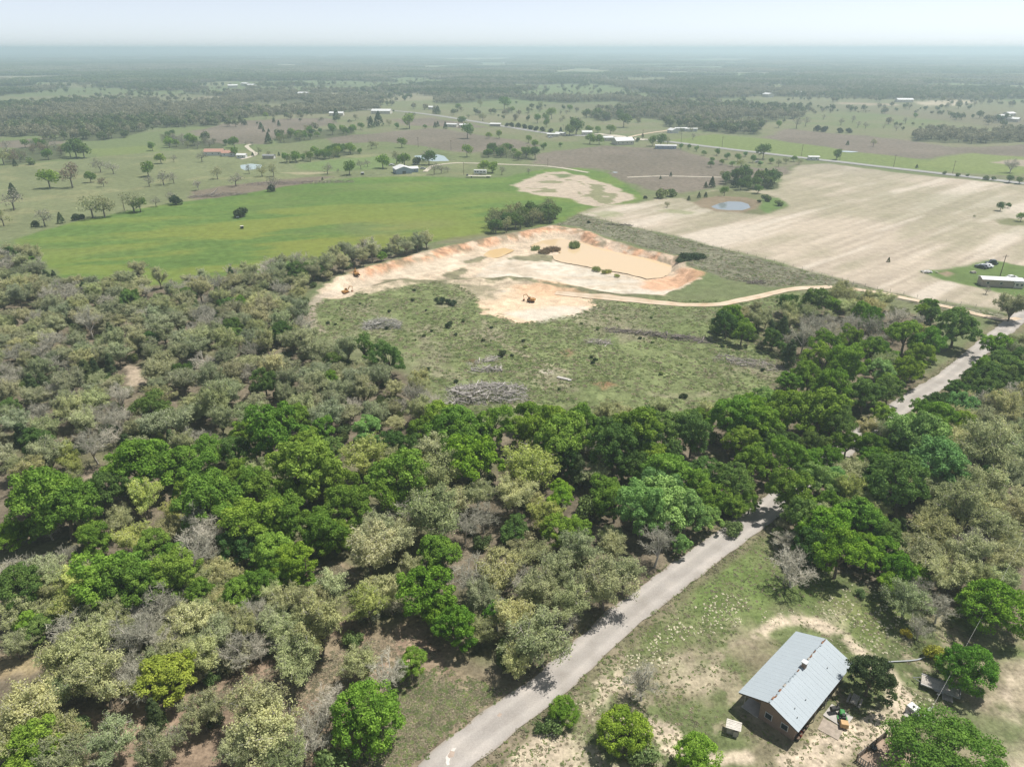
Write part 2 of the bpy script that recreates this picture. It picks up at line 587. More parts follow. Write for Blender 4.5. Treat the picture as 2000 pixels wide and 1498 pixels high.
def far_wood(x, y):
    """wood cover of the far country, 0..1"""
    r = np.hypot(x, y)
    nz = fbm(x, y, 900, 3, 3)
    wv = x + 120 * vnoise(x, y, 260, 4)
    clr = fbm(wv * 0.42, y + 60 * vnoise(x, y, 300, 9), 190, 7, 4)
    m = (1 - sstep(0.565, 0.59, clr + 0.25 * (nz - 0.5))) * sstep(1180, 1260, y)
    near = np.zeros_like(m)
    for pg in FAR_WOODS:
        b = (x > pg[:, 0].min() - 40) & (x < pg[:, 0].max() + 40) & (y > pg[:, 1].min() - 40) & (y < pg[:, 1].max() + 40)
        if b.any():
            near[b] = np.maximum(near[b], (sdist(pg, x[b], y[b]) + (70 if len(pg) > 11 else 16) * (fbm(x[b], y[b], 70, 2, 3) - 0.5) > 0) * 1.0)
    m = np.maximum(m, near)
    for pg in FAR_CLEAR:
        b = (x > pg[:, 0].min() - 60) & (x < pg[:, 0].max() + 60) & (y > pg[:, 1].min() - 60) & (y < pg[:, 1].max() + 60)
        if b.any():
            k = sdist(pg, x[b], y[b]) + 50 * (vnoise(x[b], y[b], 110, 4) - 0.5) > 0
            m[b] = np.where(k & (near[b] < 0.5), 0.0, m[b])
    return m


def terrain(x, y):
    r = np.hypot(x, y)
    z = np.zeros_like(x)
    z += sstep(1500, 6000, r) * 26 * (fbm(x, y, 2600, 6, 3) - 0.5)
    z += 0.22 * (vnoise(x, y, 14, 1) - 0.5) * (1 - sstep(900, 1500, r))
    # sand pit
    b = (x > -180) & (x < 190) & (y > 190) & (y < 420)
    if b.any():
        xb, yb = x[b], y[b]
        s = sdist(PIT, xb, yb) + 6.0 * (fbm(xb, yb, 26, 2, 2) - 0.5) + 1.3 * (fbm(xb, yb, 2.0, 6, 3) - 0.5)
        dz = -2.6 * sstep(0.0, 3.0 + 9.0 * vnoise(xb, yb, 19, 3), s)
        dz += -0.45 * sstep(-1.0, 2.5, sdist(poly(WATER, WATER_Z), xb, yb))
        dz += -0.28 * sstep(-1.0, 1.5, sdist(poly(PUDDLE, WATER_Z), xb, yb))
        # spoil ridge along the front of the pit and along the back rim
        fr = ldist(poly([(1060, 560), (1100, 566), (1180, 578), (1300, 586)]), xb, yb)
        dz += (0.5 + 0.9 * vnoise(xb, yb, 6, 7)) * np.exp(-(fr / 2.6) ** 2)
        rim = sstep(-7, -1.0, s) * (1 - sstep(-1.0, 0.5, s))
        dz += 0.7 * rim * (vnoise(xb, yb, 5, 8))
        inn = sstep(2, 6, s)
        dz += inn * 0.9 * (fbm(xb, yb, 8, 4, 3) - 0.5) * (1 - sstep(-3, 0, sdist(poly(WATER, WATER_Z), xb, yb)))
        z[b] += dz
    # stock pond banks
    for pg, zz in PONDS_G:
        b = (x > pg[:, 0].min() - 30) & (x < pg[:, 0].max() + 30) & (y > pg[:, 1].min() - 30) & (y < pg[:, 1].max() + 30)
        if b.any():
            s = sdist(pg, x[b], y[b])
            z[b] += 0.9 * sstep(-14, -6, s) * (1 - sstep(-6, 1, s)) - 0.9 * sstep(-1.0, 3.0, s)
    return z


PONDS = {
    'pond': ([(1386, 403), (1404, 396), (1424, 392), (1448, 393), (1464, 398), (1468, 405), (1450, 411), (1424, 411), (1402, 409)], (0.20, 0.23, 0.25), 'small grey blue stock pond in a green hollow of the bare field'),
    'pond_b': ([(806, 304), (850, 300), (868, 304), (879, 315), (850, 316), (820, 312)], (0.30, 0.38, 0.38), 'pale stock pond behind the white barn with trees on its bank'),
    'pond_c': ([(468, 322), (490, 319), (512, 322), (508, 330), (480, 333), (470, 329)], (0.34, 0.42, 0.40), 'pale milky pond among scattered oaks below the red-roofed houses')}
PONDS_G = [(poly(v[0]), 0) for v in PONDS.values()]


# ------------------------------------------------------------------ ground sheet
def C(r, g, b):
    return np.array([r, g, b])


def make_ground():
    ang = np.concatenate([np.radians(np.linspace(-180, -52, 27))[:-1], np.radians(np.linspace(-52, 52, 600)), np.radians(np.linspace(52, 180, 27))[1:]])
    rad = np.concatenate([np.geomspace(6, 50, 24)[:-1], np.geomspace(50, 1300, 720)[:-1], np.geomspace(1300, 70000, 140)])
    A, Rr = np.meshgrid(ang, rad)
    x = (Rr * np.sin(A)).ravel()
    y = (Rr * np.cos(A)).ravel()
    na, nr = len(ang), len(rad)
    r = np.hypot(x, y)
    z = terrain(x, y)
    n1 = fbm(x, y, 40, 0, 4)
    n2 = fbm(x, y, 8, 4, 3)
    n3 = fbm(x, y, 2.2, 7, 3)
    nf = fbm(x, y, 300, 2, 4)
    colr = np.zeros((len(x), 3))
    # meadow everywhere: pale green with drier and browner patches
    mead = C(0.150, 0.185, 0.085)
    dry = C(0.205, 0.195, 0.125)
    brown = C(0.175, 0.150, 0.115)
    t = sstep(0.35, 0.7, nf * 0.6 + n1 * 0.4)[:, None]
    colr[:] = mead * (1 - t) + dry * t
    t = (sstep(0.54, 0.66, fbm(x, y, 420, 8, 3)) * sstep(500, 700, r))[:, None] * 0.8
    colr[:] = colr * (1 - t) + brown * t
    tuft = np.full(len(x), 0.35)
    cls = np.zeros(len(x), np.int8)
    # rows of far fields
    far = sstep(900, 1500, r)[:, None]
    cell = np.floor((x * 0.9 + y * 0.3) / 420 + 0.4 * vnoise(x, y, 500, 1)) * 7 + np.floor((y * 0.9 - x * 0.25) / 300) * 13
    hv = (np.sin(cell * 12.9898) * 43758.5453) % 1.0
    pal = np.where(hv[:, None] < 0.45, C(0.14, 0.185, 0.09), np.where(hv[:, None] < 0.8, C(0.18, 0.195, 0.115), C(0.26, 0.24, 0.17)))
    colr = colr * (1 - far * 0.8) + pal * far * 0.8

    def paint(pg, c, soft=1.0, amp=0.0, ns=6.0, alpha=1.0, seed=0, tf=None, k=None):
        nonlocal colr, tuft, cls
        mrg = soft + amp + 2
        b = (x > pg[:, 0].min() - mrg) & (x < pg[:, 0].max() + mrg) & (y > pg[:, 1].min() - mrg) & (y < pg[:, 1].max() + mrg)
        if not b.any():
            return
        s = sdist(pg, x[b], y[b])
        if amp:
            s = s + amp * 2 * (fbm(x[b], y[b], ns, seed, 3) - 0.5)
        m = sstep(-soft, soft, s) * (alpha if np.isscalar(alpha) else alpha[b])
        cc = c if c.ndim == 1 else c[b]
        colr[b] = colr[b] * (1 - m[:, None]) + cc * m[:, None]
        if tf is not None:
            tuft[b] = tuft[b] * (1 - m) + tf * m
        if k is not None:
            q = np.where(b)[0][m > 0.5]
            cls[q] = k

    def paint_line(pts, w, c, soft=1.0, alpha=1.0, amp=0.0):
        nonlocal colr
        mrg = w + soft + 3
        b = (x > pts[:, 0].min() - mrg) & (x < pts[:, 0].max() + mrg) & (y > pts[:, 1].min() - mrg) & (y < pts[:, 1].max() + mrg)
        s = w - ldist(pts, x[b], y[b])
        if amp:
            s = s + amp * 2 * (fbm(x[b], y[b], 3, 3, 3) - 0.5)
        m = sstep(-soft, soft, s)[:, None] * (alpha if np.isscalar(alpha) else alpha[b][:, None])
        colr[b] = colr[b] * (1 - m) + c * m

    # brown scrub fields of the middle distance
    br2 = C(0.185, 0.155, 0.130) * (0.75 + 0.5 * n1)[:, None]
    gr2 = C(0.14, 0.165, 0.085) * (0.8 + 0.4 * n1)[:, None]
    for q in ([(640, 268), (760, 258), (840, 250), (905, 258), (1000, 272), (1060, 285), (920, 300), (870, 292), (760, 278), (660, 280)],
              [(1040, 320), (1060, 300), (1180, 284), (1330, 290), (1420, 322), (1500, 332), (1560, 318), (1520, 345), (1400, 362), (1330, 378), (1250, 372), (1180, 335)],
              [(1490, 270), (1540, 252), (1640, 262), (1760, 272), (1860, 288), (2050, 280), (2300, 290), (2300, 320), (2000, 305), (1880, 302), (1800, 310), (1720, 306), (1560, 280)],
              [(380, 258), (470, 236), (640, 230), (660, 240), (560, 262), (520, 282), (400, 282)],
              [(-50, 290), (0, 276), (110, 268), (125, 280), (60, 290)],
              [(760, 234), (850, 230), (960, 250), (900, 250), (790, 245)]):
        paint(poly(q), br2, 4, 10, 30, 0.9, 3, 0.5)
    for q in ([(1300, 276), (1400, 262), (1500, 272), (1640, 292), (1740, 306), (1840, 318), (1990, 328), (2000, 345), (1800, 333), (1600, 310), (1450, 294)],):
        paint(poly(q), C(0.17, 0.215, 0.075), 3, 6, 30, 0.9, 2)
    paint(poly([(1840, 306), (1900, 300), (2000, 308), (2300, 325), (2300, 370), (2000, 340), (1860, 330), (1780, 322)]), C(0.19, 0.23, 0.085), 3, 5, 30, 0.95, 1)
    paint(poly([(1935, 318), (1975, 312), (2300, 318), (2300, 330), (2000, 326)]), C(0.36, 0.30, 0.25), 2, 4, 20, 0.9, 1)
    paint(poly([(1790, 199), (1850, 196), (1905, 198), (1880, 206), (1810, 207)]), C(0.42, 0.37, 0.28), 6, 10, 60, 0.95)
    paint(poly([(1600, 203), (1700, 201), (1790, 204), (1700, 207)]), C(0.38, 0.31, 0.24), 4, 8, 40, 0.8)
    paint(poly([(1000, 176), (1012, 172), (1018, 180), (1002, 182)]), C(0.36, 0.24, 0.16), 8, 8, 40, 0.8)
    for q in ([(1300, 200), (1340, 197), (1338, 201)], [(1540, 183), (1600, 180), (1640, 184), (1580, 189)], [(510, 127), (612, 127), (612, 130), (510, 130)],
              [(830, 115), (1060, 115), (1060, 118), (830, 118)], [(1500, 118), (1600, 117), (1600, 119), (1500, 119)]):
        paint(poly(q), C(0.40, 0.38, 0.29), 15, 20, 90, 0.75)
    # left meadow
    lm = C(0.178, 0.198, 0.105) * (0.82 + 0.36 * n1)[:, None]
    lm = lm + (sstep(0.55, 0.75, fbm(x, y, 22, 5, 3))[:, None]) * C(0.05, 0.035, 0.02)
    paint(poly([(-300, 330), (0, 325), (150, 312), (300, 296), (420, 292), (540, 300), (700, 303), (800, 300), (900, 320), (960, 345), (700, 347), (450, 383), (160, 430), (20, 470), (-300, 500)]), lm, 5, 6, 20, 0.95, 2)
    paint(poly([(575, 322), (640, 312), (740, 306), (790, 312), (740, 330), (640, 335), (590, 332)]), C(0.15, 0.215, 0.08), 4, 6, 20, 0.8)
    paint(poly([(160, 292), (300, 284), (310, 296), (200, 305)]), C(0.18, 0.22, 0.08), 4, 6, 20, 0.7)
    paint(poly([(370, 375), (450, 362), (540, 352), (620, 345), (650, 346), (560, 366), (450, 386), (380, 392)]), C(0.19, 0.155, 0.125), 2, 3, 8, 0.9)
    paint(poly([(550, 338), (600, 336), (650, 337), (600, 342)]), C(0.42, 0.36, 0.25), 2, 3, 8, 0.6)
    # green pasture with yellow flower drifts, stretched along the slope
    u = x * 0.96 + y * 0.28
    v = -x * 0.28 + y * 0.96
    drift = fbm(u * 0.3, v, 16, 6, 4)
    pg_c = C(0.122, 0.192, 0.062) * (0.8 + 0.4 * drift)[:, None] * (0.82 + 0.36 * n3)[:, None]
    ye = C(0.24, 0.235, 0.06)
    ax_, ay_ = P(330, 470)[:2]
    bias = np.exp(-(((x + 95) / 110) ** 2 + ((y - 330) / 90) ** 2))
    t = (sstep(0.50, 0.72, drift + 0.10 * bias + 0.06 * n3) * (0.14 + 0.45 * bias))[:, None]
    pg_c = pg_c * (1 - t) + ye * t
    t = (sstep(0.56, 0.7, fbm(u * 0.4, v, 26, 1, 3)) * 0.3 * (1 - bias))[:, None]
    pg_c = pg_c * (1 - t) + C(0.19, 0.2, 0.10) * t
    paint(PASTURE, pg_c, 1.5, 2.0, 8, 1.0, 2, 0.22, 1)
    paint(poly([(590, 455), (670, 435), (750, 432), (860, 438), (800, 452), (700, 462)]), C(0.21, 0.205, 0.12), 10, 14, 30, 0.32)
    paint(poly([(840, 480), (855, 468), (960, 455), (1040, 445), (1085, 438), (1085, 446), (960, 470)]), C(0.19, 0.18, 0.115), 2.5, 3, 8, 0.8)
    # bare fields: pale sand with green and grey streaks along the drills
    def streaks(ux, uy, s1, s2, seed):
        L = math.hypot(ux, uy)
        ux, uy = ux / L, uy / L
        a = x * ux + y * uy
        c_ = -x * uy + y * ux
        return fbm(a / s2, c_ / s1, 1.0, seed, 4)
    d0 = P(1560, 560)
    d1 = P(1960, 400)
    st = streaks(d1.x - d0.x, d1.y - d0.y, 9.0, 95.0, 3)
    st2 = streaks(d1.x - d0.x, d1.y - d0.y, 2.2, 60.0, 5)
    sand = C(0.465, 0.40, 0.32)
    pale = C(0.56, 0.50, 0.42)
    olv = C(0.235, 0.235, 0.145)
    gry = C(0.30, 0.265, 0.225)
    bf = sand * (0.72 + 0.56 * st2)[:, None]
    t = sstep(0.50, 0.62, st * 0.7 + st2 * 0.3)[:, None]
    bf = bf * (1 - t * 0.8) + pale * t * 0.8
    big = fbm(x, y, 70, 9, 3)
    t = (sstep(0.44, 0.60, big * 0.65 + (1 - st) * 0.35) * (0.28 + 0.4 * n2))[:, None]
    bf = bf * (1 - t) + olv * t
    gq = np.exp(-(((x - 260) / 75) ** 2 + ((y - 600) / 70) ** 2))[:, None] * 0.75
    bf = bf * (1 - gq) + gry * gq
    paint(BARE_B, bf, 2.2, 3.0, 9, 1.0, 4, 0.2, 2)
    paint(BARE_A, np.where(sstep(0.60, 0.66, fbm(x, y, 16, 2, 3) )[:, None] > 0.5, C(0.24, 0.24, 0.14), C(0.46, 0.39, 0.31) * (0.8 + 0.4 * st2)[:, None]), 1.5, 5.0, 12, 1.0, 3, 0.25, 2)
    paint(poly([(1075, 340), (1110, 339), (1125, 346), (1090, 350)]), C(0.13, 0.18, 0.07), 2, 4, 8, 0.9)
    for q in ([(1150, 416), (1200, 412), (1230, 420), (1180, 426)], [(1310, 408), (1360, 414), (1340, 420), (1290, 412)]):
        paint(poly(q), C(0.21, 0.25, 0.11), 2, 4, 5, 0.55)
    paint(POND_LAWN, C(0.155, 0.165, 0.085) * (0.8 + 0.4 * n2)[:, None], 2, 3, 8, 0.95)
    paint(poly([(1490, 388), (1520, 386), (1537, 402), (1500, 416), (1470, 410)]), C(0.12, 0.19, 0.06), 2, 3, 6, 0.9)
    paint(poly([(1355, 398), (1372, 388), (1400, 384), (1450, 386), (1485, 395), (1482, 410), (1450, 418), (1400, 415), (1370, 408)]), C(0.25, 0.195, 0.14), 1.5, 2, 5, 0.85)
    paint(LAWN_R, C(0.125, 0.185, 0.06) * (0.8 + 0.4 * n2)[:, None], 1.5, 2, 6, 0.97)
    paint(poly([(1835, 534), (1850, 530), (1865, 535), (1850, 541)]), C(0.34, 0.25, 0.19), 1, 1, 3, 0.8)
    paint(poly([(1945, 430), (1965, 424), (2010, 432), (2010, 442), (1950, 440)]), C(0.17, 0.18, 0.09), 2, 3, 6, 0.9)
    # dark strip and the overgrown scrub round the pit
    ds = C(0.185, 0.180, 0.130) * (0.7 + 0.6 * n2)[:, None]
    paint(DARKSTRIP, ds, 1.6, 2, 6, 0.95, 1, 0.6)
    scb = C(0.182, 0.212, 0.098) * (0.68 + 0.64 * n2)[:, None]
    t = sstep(0.5, 0.68, fbm(x, y, 15, 8, 4))[:, None]
    scb = scb * (1 - t * 0.6) + C(0.27, 0.24, 0.175) * t * 0.6
    t = (sstep(0.60, 0.68, fbm(x, y, 5, 3, 3)) * sstep(0.45, 0.6, n1))[:, None]
    scb = scb * (1 - t * 0.5) + C(0.115, 0.15, 0.06) * t * 0.5
    paint(SCRUB, scb, 3, 4, 10, 1.0, 2, 0.6)
    for q in ([(940, 620), (960, 660), (1040, 700), (1150, 740), (1300, 770), (1420, 760)], [(945, 622), (966, 662), (1047, 703), (1157, 744), (1303, 775), (1424, 765)], [(700, 600), (800, 640), (850, 690), (900, 740)],
              [(1160, 600), (1220, 640), (1330, 690), (1480, 730)]):
        paint_line(smooth_path([P(*p) for p in q], 2), 0.8, C(0.30, 0.26, 0.19), 0.7, sstep(0.3, 0.6, n2) * 0.55, 0.8)
    paint(poly([(1180, 600), (1480, 590), (1560, 575), (1480, 625), (1380, 660), (1250, 640)]), C(0.13, 0.165, 0.07), 8, 10, 16, 0.55)
    for q, c in (([(1090, 690), (1110, 682), (1125, 692), (1105, 700)], C(0.24, 0.15, 0.10)), ([(1160, 750), (1190, 745), (1205, 753), (1180, 760)], C(0.26, 0.15, 0.09)), ([(905, 705), (925, 700), (935, 708)], C(0.24, 0.15, 0.1)),
                 ([(1058, 725), (1070, 721), (1082, 728), (1065, 731)], C(0.55, 0.5, 0.42))):
        paint(poly(q), c, 1.2, 1.5, 3, 0.8)
    # sand pit
    redc = C(0.52, 0.315, 0.20)
    crm = C(0.53, 0.45, 0.35)
    wht = C(0.55, 0.50, 0.42)
    grd = C(0.50, 0.41, 0.31)
    pc = grd * (0.75 + 0.5 * n2)[:, None]
    b = sstep(-3, 1, sdist(PIT, x, y) if False else np.zeros_like(x))
    paint(PIT, pc, 0.8, 3.2, 4, 1.0, 2, 0.4, 3)
    paint(WHITE_C, crm * (0.65 + 0.7 * n2)[:, None], 2.5, 3, 5, 0.9, 1, 0.25)
    paint(WHITE_A, wht * (0.80 + 0.40 * n2)[:, None], 2.0, 2.5, 6, 0.97, 2, 0.15)
    t = sstep(0.50, 0.60, fbm(x * 0.6, y * 1.5, 7, 9, 4))[:, None]
    wv = wht * (0.80 + 0.40 * n2)[:, None]
    wv = wv * (1 - t * 0.6) + C(0.46, 0.36, 0.26) * t * 0.6
    t = sstep(0.58, 0.66, fbm(x, y, 3.0, 1, 4))[:, None]
    wv = wv * (1 - t * 0.45) + C(0.33, 0.28, 0.21) * t * 0.45
    paint(WHITE_A, wv, 2.0, 2.5, 6, 0.8, 2, 0.2)
    paint(WHITE_B, np.where((n1 > 0.52)[:, None], C(0.60, 0.46, 0.33), wht) * (0.85 + 0.3 * n2)[:, None], 0.8, 5.0, 4, 0.95, 3, 0.35, 3)
    apron = (C(0.45, 0.375, 0.28) * (0.65 + 0.7 * n2)[:, None])
    t = sstep(0.5, 0.62, fbm(x, y, 6, 8, 3))[:, None]
    apron = apron * (1 - t * 0.6) + C(0.2, 0.19, 0.12) * t * 0.6
    paint(APRON, apron, 2.0, 4.0, 7, 0.95, 5, 0.5, 3)
    paint(poly([(990, 612), (1060, 600), (1140, 598), (1160, 603), (1100, 622), (1040, 630)]), wht, 2, 3, 6, 0.9, 1, 0.2)
    paint(poly([(1000, 560), (1060, 548), (1110, 560), (1140, 575), (1060, 580), (1010, 575)]), C(0.56, 0.37, 0.235), 3, 4, 6, 0.75)
    for q in ([(1255, 545), (1330, 530), (1372, 540), (1350, 560), (1290, 562), (1250, 556)],):
        paint(poly(q, -1.5), redc * (0.85 + 0.4 * n2)[:, None], 2, 3, 5, 0.85)
    # exposed red faces of the back wall
    bw = poly([(700, 528), (800, 503), (900, 478), (1000, 458), (1080, 443), (1130, 449), (1180, 469), (1260, 489), (1335, 505)])
    bb = (x > -120) & (x < 130) & (y > 260) & (y < 420)
    dd = ldist(bw, x[bb], y[bb])
    sd_ = sdist(PIT, x[bb], y[bb])
    m = (1 - sstep(3.5, 7.5, dd + 3 * (n2[bb] - 0.5))) * sstep(-2.5, -0.5, sd_)
    rc = redc * (0.25 + 1.5 * fbm(x[bb], y[bb], 1.6, 5, 3))[:, None]
    wl = sstep(0.44, 0.60, fbm(x[bb], y[bb], 6, 3, 3))[:, None]
    rc = rc * (1 - wl * 0.75) + C(0.56, 0.47, 0.37) * wl * 0.75
    wl = sstep(0.56, 0.66, fbm(x[bb] + 50, y[bb], 5, 6, 3))[:, None]
    rc = rc * (1 - wl * 0.7) + C(0.19, 0.17, 0.11) * wl * 0.7
    colr[bb] = colr[bb] * (1 - m[:, None]) + rc * m[:, None]
    # weeds in the pit
    for q in ([(700, 560), (760, 540), (790, 538), (820, 546), (770, 552)], [(860, 533), (900, 520), (920, 526), (880, 540)], [(930, 545), (985, 540), (1010, 552), (960, 556)],
              [(1030, 556), (1110, 566), (1200, 578), (1290, 586), (1280, 592), (1190, 588), (1100, 575)], [(880, 540), (940, 538), (1000, 546), (1020, 553), (960, 552), (900, 548)], [(780, 552), (840, 545), (900, 552), (860, 560), (800, 562)], [(990, 500), (1060, 490), (1085, 498), (1075, 508), (1010, 505)], [(905, 505), (945, 494), (950, 500), (920, 512)]):
        paint(poly(q, -1.5), C(0.17, 0.165, 0.10) * (0.6 + 0.8 * n3)[:, None], 0.8, 2.6, 3, 0.92, 2)
    paint_line(poly([(600, 640), (606, 600), (625, 582), (660, 565)]), 2.2, C(0.42, 0.36, 0.29), 1.0, 0.8, 1.0)
    paint_line(poly([(606, 600), (612, 628), (630, 648)]), 1.2, C(0.40, 0.34, 0.27), 0.8, 0.7, 1.0)
    # woodland floor
    lit = C(0.175, 0.148, 0.108) * (0.7 + 0.6 * n2)[:, None]
    t = sstep(0.56, 0.68, fbm(x, y, 18, 5, 3))[:, None]
    lit = lit * (1 - t * 0.5) + C(0.15, 0.17, 0.075) * t * 0.5
    paint(WOOD_W, lit, 3, 3, 8, 1.0, 1, 0.5)
    paint(WOOD_E, lit, 2, 2, 6, 1.0, 1, 0.5)
    bc = C(0.285, 0.212, 0.155) * (0.72 + 0.56 * n2)[:, None]
    t = sstep(0.50, 0.64, fbm(x, y, 7, 2, 4))[:, None]
    bc = bc * (1 - t * 0.55) + C(0.27, 0.235, 0.155) * t * 0.55
    paint(poly([(100, 1400), (300, 1360), (480, 1270), (640, 1220), (800, 1210), (900, 1280), (980, 1345), (880, 1440), (760, 1560), (60, 1560)]), bc * 0.92, 2.5, 3.5, 8, 0.95, 2, 0.6)
    for q in CLEAR[:4]:
        paint(q, bc, 1.5, 2.5, 6, 0.95, 3, 0.6)
    paint(poly([(760, 1330), (860, 1300), (960, 1345), (985, 1352), (905, 1425), (830, 1490), (770, 1530), (650, 1530), (700, 1460), (740, 1400)]), C(0.255, 0.225, 0.150) * (0.75 + 0.5 * n3)[:, None], 2, 3, 6, 0.85, 1, 0.6)
    for q in CLEAR[4:6]:
        paint(q, C(0.45, 0.37, 0.28), 1, 1.5, 4, 0.9)
    paint(CLEAR[0], C(0.33, 0.27, 0.15), 1, 1.5, 4, 0.7)
    # house yard: mown green, worn sand and wheel ruts
    yd = C(0.150, 0.180, 0.080) * (0.75 + 0.5 * n2)[:, None]
    t = sstep(0.44, 0.62, fbm(x, y, 11, 6, 4))[:, None]
    yd = yd * (1 - t * 0.85) + C(0.275, 0.24, 0.165) * t * 0.85
    t = (sstep(0.52, 0.64, fbm(x, y, 3.6, 2, 4)) * sstep(0.42, 0.56, fbm(x, y, 14, 3, 3)))[:, None]
    yd = yd * (1 - t * 0.7) + C(0.36, 0.305, 0.225) * t * 0.7
    paint(YARD, yd, 1.0, 1.5, 4, 1.0, 2, 0.5)
    paint(poly([(1230, 1240), (1330, 1150), (1440, 1078), (1500, 1062), (1530, 1110), (1640, 1130), (1560, 1180), (1450, 1215), (1330, 1260), (1270, 1280)]), C(0.130, 0.190, 0.055) * (0.8 + 0.4 * n2)[:, None], 2.5, 4, 5, 0.7, 1, 0.4)
    paint(poly([(1600, 1150), (1700, 1160), (1760, 1210), (1720, 1260), (1640, 1210)]), C(0.16, 0.20, 0.06), 3, 4, 4, 0.6)
    sandc = C(0.56, 0.475, 0.365)
    for q, a in (([(1150, 1335), (1180, 1310), (1235, 1320), (1240, 1345), (1200, 1360), (1185, 1390), (1215, 1400), (1270, 1400), (1320, 1435), (1290, 1440), (1230, 1415), (1165, 1375)], 0.85),
                 ([(1205, 1405), (1260, 1397), (1330, 1432), (1320, 1446), (1260, 1428)], 0.98), ([(1205, 1402), (1262, 1396), (1332, 1434), (1318, 1446), (1250, 1424)], 0.9),
                 ([(1000, 1470), (1050, 1435), (1110, 1440), (1150, 1470), (1180, 1530), (980, 1530)], 0.7),
                 ([(1140, 1440), (1160, 1450), (1190, 1490), (1290, 1490), (1290, 1510), (1160, 1500)], 0.75),
                 ([(1300, 1270), (1400, 1300), (1380, 1360), (1300, 1340)], 0.35),
                 ([(1880, 1400), (1960, 1330), (2000, 1290), (2060, 1290), (2060, 1350), (1990, 1360), (1900, 1380)], 0.5),
                 ([(1940, 1340), (1975, 1330), (2000, 1420), (1985, 1410)], 0.8), ([(1950, 1470), (2010, 1440), (2060, 1500), (1980, 1530)], 0.7),
                 ([(1600, 1210), (1640, 1190), (1660, 1230), (1620, 1240)], 0.3)):
        paint(poly(q), sandc * (0.8 + 0.4 * n3)[:, None], 0.9, 1.6, 2.5, a, 3, 0.5)
    for q, w in (([(1480, 1240), (1520, 1212), (1580, 1212), (1640, 1240), (1690, 1280), (1740, 1320), (1748, 1360), (1720, 1395), (1660, 1430), (1600, 1460), (1540, 1490)], 1.15),
                 ([(1768, 1360), (1735, 1410), (1680, 1440), (1620, 1475), (1580, 1510)], 1.1), ([(1460, 1480), (1380, 1480), (1300, 1460)], 0.6)):
        paint_line(smooth_path([P(*p) for p in q], 0.8), w, sandc * 1.05, 0.6, sstep(0.15, 0.45, n3) * 0.95, 0.9)
    paint(poly([(1600, 1430), (1630, 1405), (1645, 1415), (1620, 1440)]), C(0.30, 0.25, 0.2), 0.4, 0.4, 2, 0.9)
    paint(poly([(1880, 1400), (1960, 1395), (2060, 1420), (2060, 1460), (1940, 1470), (1890, 1440)]), C(0.165, 0.19, 0.095), 2, 3, 4, 0.7)
    # verges
    paint_line(ROAD_G, 4.2, C(0.21, 0.175, 0.125), 1.0, 0.6, 0.8)
    gv = C(0.13, 0.185, 0.065) * (0.8 + 0.4 * n3)[:, None]
    # ground under far woods painted dark, so gaps between the trees look shaded
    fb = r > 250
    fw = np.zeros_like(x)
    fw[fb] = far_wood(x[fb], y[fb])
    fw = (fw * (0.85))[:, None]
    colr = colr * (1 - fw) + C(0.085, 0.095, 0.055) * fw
    colr *= (0.92 + 0.16 * n3)[:, None]
    colr[cls != 3] *= 0.86
    colr[cls == 1] *= np.array([0.98, 1.0, 0.86])
    # --- faces, split by kind of land
    I = np.arange(nr * na).reshape(nr, na)
    q = np.stack([I[:-1, :-1], I[:-1, 1:], I[1:, 1:], I[1:, :-1]], -1).reshape(-1, 4)
    V = np.stack([x, y, z], 1)
    fc = cls[q[:, 0]]
    names = ('ground', 'green_pasture_ground', 'bare_field_ground', 'sand_pit_ground')
    for k, nm in enumerate(names):
        fq = q[fc == k]
        used, inv = np.unique(fq, return_inverse=True)
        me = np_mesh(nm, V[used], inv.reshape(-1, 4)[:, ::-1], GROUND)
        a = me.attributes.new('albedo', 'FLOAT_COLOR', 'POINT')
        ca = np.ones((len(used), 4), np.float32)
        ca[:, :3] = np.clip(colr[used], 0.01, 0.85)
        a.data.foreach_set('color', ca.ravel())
        a = me.attributes.new('tuft', 'FLOAT', 'POINT')
        a.data.foreach_set('value', tuft[used].astype(np.float32))
        me.polygons.foreach_set('use_smooth', np.ones(len(me.polygons), bool))
        o = bpy.data.objects.new(nm, me)
        o['kind'] = 'structure'
        col.objects.link(o)


make_ground()


def ribbon(name, path, width, mat, z=0.05, jit=0.25, step_noise=3.0, widen=None):
    n = len(path)
    t = np.gradient(path, axis=0)
    t /= np.linalg.norm(t, axis=1)[:, None]
    nx = np.stack([t[:, 1], -t[:, 0]], 1)
    s = np.concatenate([[0], np.cumsum(np.linalg.norm(np.diff(path, axis=0), axis=1))])
    V = []
    m = 15
    for k in range(m):
        f = k / (m - 1) * 2 - 1
        w = np.full(n, width / 2.0)
        if widen is not None:
            w = w + widen(s, f)
        j = np.zeros(n)
        if k in (0, m - 1):
            j = jit * 2 * (fbm(s + 100 * k, s * 0 + k * 7, step_noise, 2, 3) - 0.5)
        off = f * w + j
        p = path + nx * off[:, None]
        zz = terrain(p[:, 0], p[:, 1]) + z + 0.06 * (1 - f * f)
        V.append(np.column_stack([p, zz]))
    V = np.concatenate(V)
    q = []
    for k in range(m - 1):
        a = np.arange(n - 1) + k * n
        q.append(np.stack([a, a + 1, a + 1 + n, a + n], 1))
    o = bpy.data.objects.new(name, np_mesh(name, V, np.concatenate(q), mat))
    at = o.data.attributes.new('across', 'FLOAT', 'POINT')
    at.data.foreach_set('value', np.repeat(np.linspace(-1, 1, m), n).astype(np.float32))
    # make sure it faces up
    if o.data.polygons[0].normal.z < 0:
        o.data.flip_normals()
    o['kind'] = 'structure'
    col.objects.link(o)
    return o


